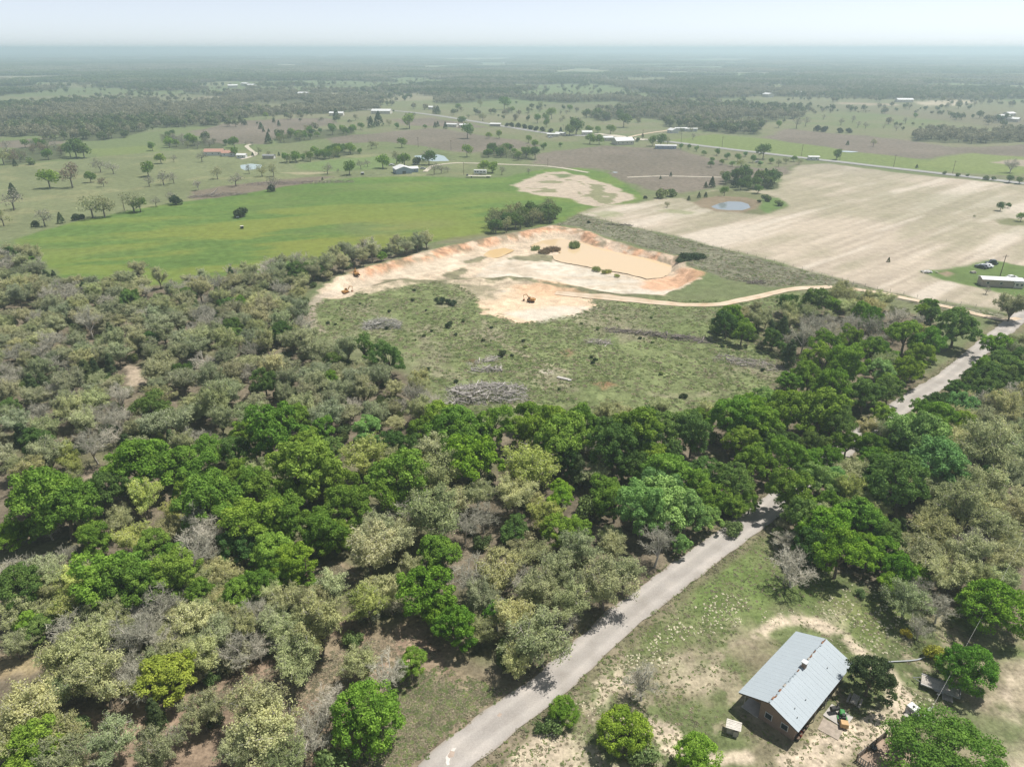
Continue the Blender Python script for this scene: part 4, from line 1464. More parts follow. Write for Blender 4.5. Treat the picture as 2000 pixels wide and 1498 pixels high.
# single trees that stand out -------------------------------------------------
for kc, px, py, w, lab, hs in (
        ('B', 718, 1398, 126, 'rich green round oak standing alone in brown clearing by the road', 1.0),
        ('V', 330, 1322, 118, 'vivid lime yellow umbrella-shaped oak at edge of brown clearing', 0.8),
        ('Y', 1035, 905, 112, 'big bright yellow tasselled oak rising above the green wood', 1.0),
        ('b', 1553, 1105, 92, 'leafless grey tree on the mown lawn beside the leafy wood', 1.0),
        ('b', 1256, 1335, 84, 'leafless grey tree beside the sandy driveway mouth', 0.95),
        ('D', 1702, 1318, 90, 'big dark spreading cedar leaning over the metal roof', 1.0),
        ('B', 1894, 1303, 94, 'round bright green tree beside the parked flatbed trailer', 0.95),
        ('B', 1948, 1192, 116, 'broad green tree at the yard corner beside the overhead cable', 0.9),
        ('Q', 1852, 1482, 186, 'huge broad green tree overhanging the wooden pen', 0.85),
        ('B', 1215, 1425, 96, 'round bright green tree beside the white sandy patch', 0.85),
        ('B', 1366, 1472, 80, 'small round green tree near the weathered dog house', 0.95),
        ('B', 1100, 1385, 56, 'small green tree on the road verge beside the driveway mouth', 0.9),
        ('b', 1835, 1192, 66, 'leafless twisted grey tree in yellow weeds under the cable', 0.9),
        ('b', 1800, 1222, 50, 'small half-bare tree with dark trunk beside yellow flowering bush', 1.2),
        ('d', 1870, 638, 76, 'large dark green oak at the bend between dirt track and road', 0.95),
        ('w', 285, 1172, 96, 'collapsed bleached dead tree with spreading white limbs', 0.7),
        ('w', 180, 1150, 52, 'leaning bleached white tree against dark green oaks', 0.9),
        ('b', 594, 650, 40, 'leafless dark forked tree at the edge of the wood below the pit', 1.15)):
    crown_px(kc, px, py, w, '', lab, hs, group='single trees that stand out')
# the wood, crown by crown: code, x, y, width
NEAR = [
    # lower left brush
    'd 45 1155 84', 'y 110 1140 62', 'g 215 1130 120', 'g 255 1145 110', 'g 345 1130 95', 'o 30 1200 72', 'd 78 1228 60', 'Y 130 1200 72', 'Y 197 1193 42', 'b 135 1230 92', 'o 180 1262 100', 'o 120 1290 92', 'b 262 1250 112', 'b 300 1215 72',
    'y 372 1215 92', 'y 430 1240 82', 'o 400 1285 82', 'o 200 1335 120', 'b 250 1310 80', 'o 28 1262 62', 'o 60 1385 130', 's 110 1340 60', 'o 20 1440 110', 'g 70 1462 110', 'o 120 1440 90', 's 140 1420 60', 'o 212 1455 96', 'c 300 1395 44', 'o 310 1465 92',
    'b 342 1430 44', 'o 395 1390 84', 'o 500 1385 110', 'y 515 1425 130', 'y 470 1465 84', 'o 560 1480 92', 'b 612 1420 100', 'b 645 1372 76', 'o 700 1292 76', 'b 756 1325 84', 'g 802 1302 60', 'o 580 1290 96', 'o 620 1228 112', 'y 640 1155 84', 'b 500 1205 72',
    'o 440 1200 62', 'y 530 1160 62', 'y 585 1168 42', 'Y 720 1185 84', 'o 745 1150 72', 'g 500 1145 62', 'g 572 1130 74', 's 650 1490 72', 'k 420 1400 40', 's 690 1245 40',
    # green belt
    'g 545 842 112', 'g 505 868 62', 'g 600 862 74', 'd 645 878 62', 'L 715 832 50', 'd 455 882 62', 'b 475 880 42', 'g 420 942 54', 'g 440 990 92', 'g 520 960 94', 'g 590 922 132', 'g 645 940 92', 'Y 710 890 84', 'g 780 942 112', 'g 748 970 84', 'd 770 870 62',
    'd 815 872 62', 'b 640 958 44', 'Y 645 966 52', 'g 682 990 94', 'g 500 1040 112', 'g 560 1020 92', 'g 622 1040 94', 'd 470 1062 84', 'g 530 1090 84', 'G 572 1108 82', 'g 652 1040 74', 'g 822 850 62', 'g 862 822 84', 'Y 788 918 62', 'y 850 880 72', 'o 842 930 112',
    'o 852 1010 112', 'b 790 990 84', 'y 720 1070 104', 'y 782 1062 84', 'y 802 1112 62', 'g 852 1080 84', 'G 832 1152 112', 'o 422 1112 72', 'b 410 1050 64', 'b 400 1020 84', 'G 862 1196 70',
    'g 85 970 130', 'g 122 992 112', 'd 200 960 84', 'g 270 908 122', 'g 362 902 74', 'g 402 882 72', 'g 388 940 92', 'g 412 982 112', 'G 20 1045 64', 'g 57 1035 42', 'b 95 1027 56', 'Y 282 975 72', 'y 232 1010 62', 'y 162 1010 62', 'Y 340 1000 52', 'G 356 1030 32',
    'Y 260 1056 76', 'g 172 1060 72', 'g 292 1080 72', 'g 332 1092 62', 'g 252 1130 112', 'b 392 1050 94', 'b 382 1092 84', 'y 92 1112 72', 'b 62 1105 72', 'b 22 1120 72', 'Y 140 1142 72', 'o 112 1150 62', 'b 130 1086 42', 'y 90 890 72', 'Y 132 890 52', 'o 32 910 62',
    'o 62 922 62', 'y 270 870 54', 'b 182 870 74', 'c 342 872 40', 'Y 146 912 42', 'c 92 832 32', 'c 245 860 34',
    'G 932 902 112', 'g 915 880 92', 'Y 1008 935 54', 'd 1110 902 54', 'c 1135 925 44', 'b 1158 872 46', 'd 1202 882 94', 'g 1242 850 92', 'g 1100 862 112', 'g 1022 850 64', 'g 882 840 104', 'g 962 832 84', 'g 1062 830 84', 'g 1142 830 74', 'G 1096 975 52',
    'Y 1066 1010 72', 'y 930 970 64', 'o 1002 970 84', 'b 945 1012 62', 'd 1002 1032 62', 'g 1132 1032 62', 's 1152 992 62', 'g 1202 980 72', 'L 1252 1002 94', 'L 1292 962 94', 'o 1122 1080 84', 'o 1192 1070 62', 'y 1082 1112 84', 'o 972 1112 94', 'b 922 1130 84',
    'b 1012 1140 64', 'y 932 1170 74', 'y 1052 1162 94', 'y 1182 1140 112', 'o 1222 1118 74', 'b 1282 1068 74', 'g 862 1085 84', 'o 1002 1210 84', 'o 1062 1250 126', 'b 972 1202 62', 'G 892 1228 84', 'o 940 1232 62', 'G 962 1204 50', 'o 1010 1296 72', 'y 1112 1180 84', 'b 1112 1218 52',
    'd 1240 850 94', 'd 1322 832 94', 'd 1352 852 72', 'g 1422 822 84', 'g 1472 832 84', 'g 1450 862 64', 'd 1512 862 64', 'g 1542 800 94', 'g 1602 800 104', 'd 1642 830 74', 'd 1592 872 62', 'g 1302 930 94', 'd 1372 922 74', 'd 1432 942 84', 'g 1472 900 74',
    'g 1532 890 84', 'L 1292 982 112', 'L 1342 1002 84', 'L 1386 1012 54', 'g 1392 972 64', 'g 1432 986 52', 'g 1466 980 42', 's 1432 1030 40', 'L 1332 1062 42',
    # right of the road
    'd 1572 1010 84', 'g 1655 866 54', 'o 1692 842 50', 'g 1722 818 46', 'd 1562 936 58', 'g 1622 896 54', 'g 1542 962 84', 'L 1602 930 74', 'g 1582 902 54', 'y 1662 922 64', 'Y 1662 962 62', 'g 1622 982 54', 'G 1612 1032 104', 'G 1642 1078 94', 'g 1682 1012 84', 'd 1582 1058 72', 'L 1792 850 114', 'd 1765 872 64', 'L 1832 902 114', 'g 1702 872 64',
    'd 1722 922 84', 'd 1762 952 104', 'o 1672 920 72', 'y 1822 962 74', 'y 1922 882 114', 'y 1952 862 84', 'y 1932 962 94', 'y 1972 932 64', 'o 1882 1002 104', 'o 1942 1022 94', 'o 1832 1032 94', 'o 1802 1080 94', 'o 1892 1092 94', 'd 1742 1042 64', 'G 1732 1072 62',
    'd 1672 1002 74', 'c 1722 992 32', 'o 1852 1128 84', 'o 1962 1100 84', 's 1680 1157 22', 'g 1945 675 62', 'o 1978 596 62', 'L 1880 790 60', 'd 1830 790 50', 'g 1800 800 50', 'd 1930 740 60', 'd 1975 720 60', 'b 1920 790 60', 'o 1960 800 70',
    # thicket
    'd 1592 590 50', 'c 1532 640 28', 'b 1620 630 50', 'o 1700 600 54', 'b 1752 622 54', 'o 1650 582 44', 'g 1770 652 72', 'g 1812 662 62', 'd 1420 635 46', 'g 1450 650 40', 's 1400 640 30', 'o 1480 625 40', 'd 1510 660 40', 'c 1540 690 36', 'd 1530 680 34', 'b 1570 660 56', 'b 1700 640 56',
    'g 1620 680 64', 'g 1665 665 54', 'g 1605 710 70', 'g 1650 720 70', 'L 1720 725 54', 'g 1700 690 60', 'd 1690 770 70', 'g 1620 760 70', 'd 1740 760 60', 'g 1770 720 60', 'g 1580 740 60', 'L 1500 780 46', 'G 1470 790 50']
for row in NEAR:
    kc, px, py, w = row.split()
    px, py, w = int(px), int(py), int(w)
    if kc in 'sk' and TINT[kc][0] == 'bush':
        pass
    where = IN_E if (px > 1505 and py > 880 and px - 1505 > (960 - py) * 0.9) or (px > 1780 and py > 690) else (IN_T if px > 1380 and py < 780 else (IN_B if py > 1240 and px < 860 else IN_W))
    crown_px(kc, px, py, w, where, None, R_.uniform(0.9, 1.12))
for kc, px, py, w, lab in (('s', 1078, 1418, 42, 'low scrubby bush beside the brown weeds on the road verge'), ('s', 1255, 1470, 60, 'low green bush at the foot of the round tree'), ('f', 1828, 1275, 40, 'yellow flowering bush at the foot of the half-bare tree'),
                           ('s', 1052, 1420, 24, 'small olive bush at the edge of the road verge'), ('f', 1770, 1235, 22, 'small yellow flowering bush on the weedy bank')):
    crown_px(kc, px, py, w, '', lab, 1.0, group='bushes of the yard')

# fill the woods between the listed crowns; a filler takes after the crowns next to it
ROADPTS = ROAD_G


OPEN_ROAD = np.array([(1775, 785), (1800, 768), (1850, 737), (1900, 695), (1925, 674)], float)
OPEN_SOIL = [np.array(q, float) for q in ([(150, 1420), (290, 1392), (430, 1350), (545, 1302)], [(590, 1345), (690, 1285), (790, 1245), (860, 1290), (940, 1340)], [(770, 1470), (860, 1410), (940, 1365)], [(20, 1300), (100, 1285)], [(830, 1330), (850, 1400), (800, 1440)],
                                         [(640, 1100), (690, 1125)], [(165, 930), (200, 935)], [(258, 720), (268, 750)])]
OPEN_ROAD2 = np.array([(868, 1498), (1140, 1278), (1290, 1150), (1440, 1040), (1488, 1005)], float)


def hides_road(x, y, R):
    cp, sp = math.cos(PITCH), math.sin(PITCH)
    for zf in (0.7, 1.3):
        z = R * zf
        dep = y * cp - (z - H) * sp
        px = 1000 + F * x / dep
        py = 749 - F * (y * sp + (z - H) * cp) / dep
        d = min(ldist(OPEN_ROAD, np.array([px]), np.array([py]))[0], ldist(OPEN_ROAD2, np.array([px]), np.array([py]))[0])
        if d < R * F / dep * 0.9 + 3:
            return True
        if min(ldist(q, np.array([px]), np.array([py]))[0] for q in OPEN_SOIL) < R * F / dep * 0.85 + 8:
            return True
    return False


def fill_wood(pg, where, gap, target, mix, rmin=2.7, rmax=4.6, clear=(), inherit=0.6, bounds=None, limit=None, names=None):
    x0, y0 = pg.min(0)
    x1, y1 = pg.max(0)
    if bounds:
        x0, x1, y0, y1 = max(x0, bounds[0]), min(x1, bounds[1]), max(y0, bounds[2]), min(y1, bounds[3])
    n = 30000
    X = NP.uniform(x0, x1, n)
    Y = NP.uniform(y0, y1, n)
    ok = sdist(pg, X, Y) > -0.5
    ok &= ldist(ROAD_G, X, Y) > 5.6
    ok &= ldist(TRACK_G, X, Y) > 4.5
    ok &= np.abs(X) < Y * 0.80 + 8
    for c in clear:
        ok &= sdist(c, X, Y) < -1.0
    X, Y = X[ok], Y[ok]
    done = 0
    pts = np.array([(a, b, r) for a, b, r, k in PLACED])
    ks = [k for a, b, r, k in PLACED]
    for x, y in zip(X, Y):
        if done >= target:
            break
        d = np.hypot(pts[:, 0] - x, pts[:, 1] - y)
        R = R_.uniform(rmin, rmax)
        if (d < (pts[:, 2] + R) * gap).any():
            continue
        if hides_road(x, y, R):
            continue
        i = int(d.argmin())
        kc = ks[i] if (d[i] < 16 and R_.random() < inherit) else R_.choice(mix)
        if kc in 'swVkf':
            kc = R_.choice(mix)
        put_tree(kc, x, y, R if kc != 'c' else R * 0.6, where, hs=R_.uniform(0.85, 1.15), name=names.get(kc) if names else None)
        pts = np.vstack([pts, (x, y, R)])
        ks.append(kc)
        done += 1
    return done


UPPER = poly([(-300, 470), (0, 480), (60, 500), (110, 540), (180, 545), (340, 545), (520, 520), (640, 490), (830, 465), (836, 470), (700, 504), (590, 550), (596, 600), (600, 650), (700, 680), (790, 700), (860, 790), (700, 840), (480, 830), (300, 860), (0, 900), (-300, 900)], 4.0)
LOWL = poly([(-60, 1120), (420, 1130), (600, 1150), (640, 1230), (590, 1290), (430, 1330), (150, 1375), (140, 1560), (-120, 1560)], 3.0)
print('fill low', fill_wood(LOWL, IN_B, 0.46, 90, 'ooyobgo', 2.2, 3.6, CLEAR, 0.6))
print('fill upper', fill_wood(UPPER, 'in the grey wood beside the green pasture', 0.52, 400, 'pppppbbbopyopppdcoyp', 2.6, 4.6, CLEAR, 0.22))
print('fill west', fill_wood(WOOD_W, IN_W, 0.54, 240, 'ggodoybo', 2.4, 4.2, CLEAR, 0.75))
print('fill east', fill_wood(WOOD_E, IN_E, 0.54, 170, 'oyogbod', 2.4, 4.4, (), 0.75))


def fill_bush(pg, where, n, mix, rmin, rmax, gap=0.6, clear=()):
    x0, y0 = pg.min(0)
    x1, y1 = pg.max(0)
    k = 0
    for _ in range(n * 30):
        if k >= n:
            break
        x, y = R_.uniform(x0, x1), R_.uniform(y0, y1)
        if abs(x) > y * 0.78 or not inside(pg, x, y) or ldist(ROAD_G, np.array([x]), np.array([y]))[0] < 4.6 or any(inside(c, x, y) for c in clear) or hides_road(x, y, 1.5):
            continue
        put_tree(R_.choice(mix), x, y, R_.uniform(rmin, rmax), where, hs=R_.uniform(0.8, 1.3))
        k += 1


fill_bush(WOOD_W, 'among the oaks of the wood by the road', 150, 'ssee', 0.9, 2.4, clear=CLEAR)
fill_bush(poly([(-20, 1180), (420, 1150), (560, 1180), (640, 1230), (600, 1290), (430, 1330), (150, 1380), (140, 1530), (-60, 1530)]), 'in the brush round the lime yellow umbrella oak', 110, 'seee', 1.2, 2.8, clear=CLEAR)
fill_bush(UPPER, 'between the crowns of the grey wood', 170, 'u', 1.3, 2.6, clear=CLEAR)
fill_bush(WOOD_W, 'between the green oaks of the wood', 100, 'u', 1.3, 2.4, clear=CLEAR)
fill_bush(WOOD_E, 'under the oaks behind the metal-roofed house', 50, 'ssee', 0.9, 2.0)
SCR2 = poly([(640, 600), (780, 560), (900, 560), (930, 600), (1180, 620), (1420, 600), (1480, 680), (1500, 760), (1300, 790), (950, 780), (860, 740), (820, 690), (660, 640)])
for row in ('862 586 18', '875 588 14', '885 590 16', '852 584 10', '806 585 8', '880 630 12', '876 635 14', '890 652 8', '944 664 8', '982 688 18', '1000 693 8', '835 720 10', '890 743 10', '1155 697 9', '1163 702 9', '1158 708 9', '1336 772 14', '1330 774 8', '1022 665 8', '640 630 8', '655 633 6',
            '760 607 8', '755 640 9', '828 655 8', '1250 660 8', '1092 760 7', '615 700 8', '808 566 8'):
    px, py, w = map(int, row.split())
    crown_px('k', px, py, w, 'dotted over the rough scrub below the sand pit')
fill_bush(SCR2, 'dotted over the rough scrub below the sand pit', 24, 'kkss', 0.3, 0.8)
fill_bush(poly([(1390, 620), (1480, 600), (1540, 680), (1500, 690), (1430, 660)]), 'in the thicket below the dirt track', 26, 'sske', 0.9, 2.0)
# bushes in the pit
for kc, px, py, w, lab in (('R', 1078, 489, 34, 'long dry brown reed bed on the mud spit in the pit water'), ('R', 1062, 494, 26, 'low dry brown reeds behind the mud spit'), ('s', 1046, 487, 22, 'bright green willow bush on the mud spit in the pit water'), ('s', 1122, 482, 34, 'long green willow clump standing in the murky pit water'), ('s', 1165, 527, 22, 'green weed clump on the near shore of the pit water'),
                           ('s', 1185, 532, 20, 'green weed clump on the near bank next to the white sand'), ('s', 1205, 539, 14, 'small green weed clump at the end of the near bank'), ('k', 1345, 517, 44, 'dark brush heap at the end of the pit water'), ('k', 1362, 514, 36, 'dark green brush on the bank behind the pit water'),
                           ('k', 1330, 521, 26, 'dark leaning bush over the corner of the pit water')):
    p = P(px, py, -2.3)
    put_tree('S' if kc == 's' else kc, p.x, p.y, w * 0.5 * px_size(p), '', lab, z=-2.5 if px < 1220 else -0.6, hs=0.75 if kc == 's' else 0.55, group='bushes of the sand pit')

# ---------------------------------------------------------------- scattered trees of the middle distance: code, base x, base y, crown width
MID = ['g 98 368 40', 'r 142 367 44', 'g 178 357 24', 'r 203 365 22', 'b 145 333 18', 'b 197 337 32', 'b 222 340 26', 'g 315 320 24', 'g 290 345 30', 'b 292 365 25', 'b 320 362 36', 'b 340 359 22', 'b 28 410 46', 'c 28 386 20', 'c 120 436 15', 'b 88 442 42',
       'y 182 426 52', 'y 205 424 46', 'y 262 414 46', 'd 275 414 30', 'b 305 404 22', 'b 338 398 26', 'k 345 400 24', 'o 8 442 36', 'd 150 309 38', 'd 165 309 34', 'd 138 307 26', 'o 8 322 36', 'c 30 325 10', 's 60 322 18', 'g 298 295 18', 'k 70 443 16', 'k 150 430 18', 'k 160 428 14',
       'y 425 350 27', 'b 461 364 33', 'b 487 340 18', 'y 512 345 25', 'y 535 346 25', 'b 537 374 32', 'k 530 374 16', 'g 458 289 23', 'b 480 283 10', 'b 493 285 10', 'c 525 281 16', 'b 395 317 25', 'b 340 317 16', 'g 460 306 18', 'y 505 302 16', 'y 525 306 12', 'c 494 306 6', 'c 545 305 6',
       'b 640 341 26', 'b 660 337 8', 'g 683 342 28', 'b 705 331 20', 'b 718 326 16', 'g 748 329 32', 'y 775 320 25', 'g 790 324 30', 'b 835 316 32', 'k 815 322 20', 'd 838 322 30', 'b 848 341 25', 'b 862 339 22', 'b 875 337 15', 'g 785 289 20', 'o 725 292 18', 'y 735 290 16', 'g 703 301 13',
       'g 685 302 22', 'g 800 252 28', 'c 740 247 20', 'c 725 250 15', 'd 903 246 20', 'g 913 271 26', 'g 912 307 22', 'c 855 223 13', 'g 895 216 13', 'c 657 234 15', 's 660 308 10', 'c 630 352 5',
       'g 985 215 24', 'g 1000 221 14', 'o 938 210 14', 'b 1031 225 9', 'g 1050 241 18', 'g 1065 239 14', 'g 1077 233 20', 'g 1068 249 15', 'o 1098 237 14', 'g 1112 219 14', 'd 1145 231 20', 'd 1165 231 22', 'd 1210 233 20', 'd 1218 249 28', 'o 1055 210 14', 'o 943 237 20', 'o 915 231 10',
       'g 1192 263 20', 'g 1150 260 18', 'g 1168 260 14', 'd 1125 264 34', 'd 1112 266 22', 'c 1095 263 10', 'g 1152 282 24', 'g 1170 283 20', 'g 1032 280 14', 'g 975 271 15', 'g 955 271 14', 'g 945 336 26', 'g 962 338 26', 'b 980 342 18', 'b 1033 341 13', 'g 1045 291 16', 'g 1062 292 16', 'g 1095 287 10',
       'g 1275 286 20', 'd 1290 287 25', 'o 1303 284 16', 'c 1255 269 6', 'b 1353 273 14', 'd 1490 311 30', 'L 1388 327 14', 'Y 1447 327 20', 'o 1411 346 14', 'd 1480 378 22', 'c 1390 366 14', 'c 1378 367 9', 'o 1303 405 13', 'g 1414 385 18', 'c 1365 387 8', 'c 1378 386 8', 'c 1345 392 8', 's 1292 387 24',
       's 1312 384 22', 's 1495 394 20', 's 1520 402 18', 'k 1482 399 8', 'g 1633 312 21', 'o 1705 287 16', 'c 1655 284 7', 'b 1642 245 16', 'b 1665 240 16', 'b 1675 250 14', 'b 1690 252 14', 'b 1725 252 8', 'b 1750 257 14', 'b 1768 242 14', 'g 1787 232 11', 'b 1608 234 12', 'b 1573 247 20',
       'g 1520 250 14', 'b 1555 252 22', 'k 1610 258 16', 'k 1595 257 14', 'k 1640 260 14', 'k 1658 260 14', 'c 1790 329 6', 'd 1953 412 18', 'd 1968 407 12', 'g 1993 433 18', 'o 1903 425 7', 's 1845 341 9', 's 1890 345 8', 's 1925 352 12', 'd 1970 358 18', 'd 1990 360 16', 's 1940 352 10', 's 1870 345 9',
       'L 1375 305 12', 'g 1400 304 14', 'L 1390 318 12', 'L 1420 312 14', 'g 1440 316 14', 'L 1455 306 12', 'g 1470 318 14', 'L 1485 325 12', 'g 1505 320 14', 'o 1520 326 14', 'o 1535 320 16', 'g 1550 316 14', 'o 1560 322 14', 'L 1360 296 12', 'g 1345 292 10', 'L 1430 326 12', 'g 1410 322 12', 'o 1330 262 12', 'o 1350 258 10',
       's 1235 276 10', 's 1245 277 10', 's 1225 275 10', 'k 990 248 10', 'k 1000 249 12', 'k 1012 250 12', 'k 1024 252 12', 'k 1036 254 12', 'k 1048 256 12', 'k 1060 258 12', 'k 1075 259 12', 'g 520 232 12', 'c 470 240 10', 'c 480 245 8', 'c 510 252 11', 'c 545 247 8', 'c 535 240 7', 'c 515 258 6', 'c 525 259 6',
       'g 690 258 16', 'g 670 262 18', 'g 705 254 14', 'g 650 264 20', 'o 760 246 14', 'g 775 252 12', 'c 850 250 8', 'c 870 252 9', 'c 855 248 8', 'g 830 252 10', 'g 1330 292 12', 'k 1260 388 9', 'c 1310 345 6', 'c 1290 350 5', 'k 1150 436 8', 'c 1735 512 7', 'b 1925 575 18', 'b 1995 560 20']
for row in MID:
    kc, px, py, w = row.split()
    px, py, w = int(px), int(py), int(w)
    p = P(px, py)
    R = w * 0.5 * px_size(p) * 1.05
    kind = TINT[kc][0]
    if py > 395 and px < 360:
        wh = 'on the hedge line along the green pasture'
    elif px < 420 and py > 330:
        wh = 'standing on the pale meadow beyond the green pasture'
    elif px < 620:
        wh = 'near the red-roofed houses beyond the green pasture'
    elif px < 960 and py > 280:
        wh = 'near the white barn and pale pond'
    elif px < 960:
        wh = 'along the far brown fields behind the barn'
    elif px < 1340 and py < 270:
        wh = 'on the far green fields beyond the highway'
    elif px < 1340:
        wh = 'between the highway and the sandy field patch'
    elif py < 262:
        wh = 'on the far green slope across the highway'
    elif px < 1580 and py < 335:
        wh = 'in the young grove beside the highway corner'
    else:
        wh = 'round the edges of the bare sandy field'
    put_tree(kc, p.x, p.y, R, wh, far=True, hs=R_.uniform(0.85, 1.1))
for px, py, w, lab, kc in ((473, 424, 34, 'dark dome-shaped bush alone in the green pasture', 'k'), (1972, 338, 34, 'large leafless tree across the highway from the bare field', 'b'), (388, 372, 20, 'dead broken tree on the pale meadow above the brush strip', 'b')):
    p = P(px, py)
    put_tree(kc, p.x, p.y, w * 0.5 * px_size(p), '', lab, far=(kc == 'k'), hs=0.8 if kc == 'k' else 1.0)

# tree rows and clumps of the middle distance (each tree single, up to about a kilometre)
for pg, mix, n, wh in ((FAR_WOODS[8], 'doocd', 36, 'in the dark clump between pasture and sand pit'), (FAR_WOODS[9], 'ddcd', 26, 'in the dark grove above the bare field pond'), (FAR_WOODS[7], 'gdgo', 22, 'in the grove behind the gravel drive'),
                       (FAR_WOODS[4], 'gdgo', 24, 'in the tree row above the meadow'), (FAR_WOODS[2], 'gdbo', 26, 'in the tree row behind the red-roofed houses'), (FAR_WOODS[1], 'obrg', 24, 'in the grey clump beyond the pale meadow'),
                       (FAR_WOODS[3], 'gdog', 26, 'in the tree row beside the far brown field')):
    k = 0
    x0, y0 = pg.min(0)
    x1, y1 = pg.max(0)
    pts = []
    for _ in range(n * 60):
        x, y = R_.uniform(x0, x1), R_.uniform(y0, y1)
        if not inside(pg, x, y):
            continue
        if any((x - a) ** 2 + (y - b) ** 2 < 16 for a, b in pts):
            continue
        pts.append((x, y))
        kc = R_.choice(mix)
        put_tree(kc, x, y, R_.uniform(3.0, 5.0) * (0.6 if kc in 'kc' else 1), wh, far=True, hs=R_.uniform(0.85, 1.15))
        k += 1
        if k >= n:
            break
print('counts', COUNT)


# ---------------------------------------------------------------- far woodland: nobody could count it
FAR_GREEN = [leaf_mat('far_leaf_green', (0.105, 0.145, 0.062), 0.3, 0.35), leaf_mat('far_leaf_olive', (0.25, 0.245, 0.165), 0.3, 0.35), leaf_mat('far_leaf_mid', (0.15, 0.18, 0.088), 0.3, 0.35)]


def copy_mat(me, mat):
    m2 = me.copy()
    m2.materials[0] = mat
    return m2


hidden = bpy.data.collections.new('woodland_sources')


def src(name, me):
    o = bpy.data.objects.new(name, me)
    hidden.objects.link(o)
    return o


SMALL = []
for i, mt in enumerate((FAR_GREEN[0], FAR_GREEN[1], FAR_GREEN[2], FAR_GREEN[1])):
    SMALL.append(src('woodland_tree', copy_mat(far_tree(300 + i, 4.5, (8, 7.2, 8.6, 7.6)[i], 0.8, 7, 36, 0.66, i == 3), mt)))


def grove(seed, mat2, R=34.0, n=46):
    rng = np.random.default_rng(seed)
    P_, N_ = [], []
    for i in range(n):
        a, rr = rng.uniform(0, 6.283), R * math.sqrt(rng.random())
        c = np.array([math.cos(a) * rr, math.sin(a) * rr, rng.uniform(3.2, 5.0)])
        r = rng.uniform(3.2, 5.4)
        k = 58
        d = unit(k, rng)
        P_.append(c + d * np.array([r, r, r * 0.85]) * rng.uniform(0.8, 1.1, k)[:, None])
        N_.append(d)
    V, q, va = leaf_quads(np.concatenate(P_), np.concatenate(N_), 1.15, rng, 0.6, 0.75)
    va = np.repeat(np.repeat(rng.random(n), 58), 4) * 0.6 + va * 0.4
    return np_mesh('grove', V, q, mat2, va)


GROVES = [src('woodland_grove', grove(400 + i, m)) for i, m in enumerate((FAR_GREEN[0], FAR_GREEN[1], FAR_GREEN[2]))]


def scatter(name, pts, scl, pick, sources, label_kind='stuff'):
    n = len(pts)
    me = bpy.data.meshes.new(name)
    me.vertices.add(n)
    me.vertices.foreach_set('co', np.asarray(pts, np.float32).ravel())
    a = me.attributes.new('scl', 'FLOAT', 'POINT')
    a.data.foreach_set('value', np.asarray(scl, np.float32))
    a = me.attributes.new('pick', 'INT', 'POINT')
    a.data.foreach_set('value', np.asarray(pick, np.int32))
    a = me.attributes.new('turn', 'FLOAT_VECTOR', 'POINT')
    tv = np.zeros((n, 3), np.float32)
    tv[:, 2] = NP.uniform(0, 6.283, n)
    a.data.foreach_set('vector', tv.ravel())
    o = bpy.data.objects.new(name, me)
    col.objects.link(o)
    o['kind'] = 'stuff'
    ng = bpy.data.node_groups.new(name, 'GeometryNodeTree')
    ng.interface.new_socket('Geometry', in_out='INPUT', socket_type='NodeSocketGeometry')
    ng.interface.new_socket('Geometry', in_out='OUTPUT', socket_type='NodeSocketGeometry')
    N = ng.nodes
    gi = N.new('NodeGroupInput')
    go = N.new('NodeGroupOutput')
    iop = N.new('GeometryNodeInstanceOnPoints')
    iop.inputs['Pick Instance'].default_value = True
    ji = N.new('GeometryNodeJoinGeometry')
    for s in reversed(sources):
        ob = N.new('GeometryNodeObjectInfo')
        ob.inputs['Object'].default_value = s
        ob.inputs['As Instance'].default_value = True
        ng.links.new(ob.outputs['Geometry'], ji.inputs['Geometry'])

    def attr(nm, ty):
        q = N.new('GeometryNodeInputNamedAttribute')
        q.data_type = ty
        q.inputs['Name'].default_value = nm
        return q.outputs['Attribute']
    m2p = N.new('GeometryNodeMeshToPoints')
    ng.links.new(gi.outputs[0], m2p.inputs['Mesh'])
    ng.links.new(m2p.outputs['Points'], iop.inputs['Points'])
    ng.links.new(ji.outputs['Geometry'], iop.inputs['Instance'])
    ng.links.new(attr('pick', 'INT'), iop.inputs['Instance Index'])
    ng.links.new(attr('scl', 'FLOAT'), iop.inputs['Scale'])
    e2r = N.new('FunctionNodeEulerToRotation')
    ng.links.new(attr('turn', 'FLOAT_VECTOR'), e2r.inputs[0])
    ng.links.new(e2r.outputs[0], iop.inputs['Rotation'])
    ng.links.new(iop.outputs['Instances'], go.inputs[0])
    md = o.modifiers.new('scatter', 'NODES')
    md.node_group = ng
    return o


def wedge(n, r0, r1, half=46):
    r = np.sqrt(NP.uniform(r0 * r0, r1 * r1, n))
    a = np.radians(NP.uniform(-half, half, n))
    return r * np.sin(a), r * np.cos(a)


# single far trees to 2.3 km
x, y = wedge(90000, 480, 2300)
m = far_wood(x, y) > 0.5
for q in (1, 2, 3, 4, 7, 8, 9):
    m &= ~(sdist(FAR_WOODS[q], x, y) > 0)
sp = (NP.random(len(x)) < 0.6) & (vnoise(x, y, 55, 8) + 0.25 * NP.random(len(x)) > 0.36)
m &= sp
x, y = x[m], y[m]
kk = vnoise(x, y, 130, 6) + 0.5 * (NP.random(len(x)) - 0.5)
pick = np.where(kk < 0.30, 0, np.where(kk < 0.47, 2, np.where(NP.random(len(x)) < 0.6, 1, 3)))
scatter('woodland', np.column_stack([x, y, terrain(x, y) - 0.2]), NP.uniform(0.75, 1.25, len(x)), pick, SMALL)
print('far trees', len(x))
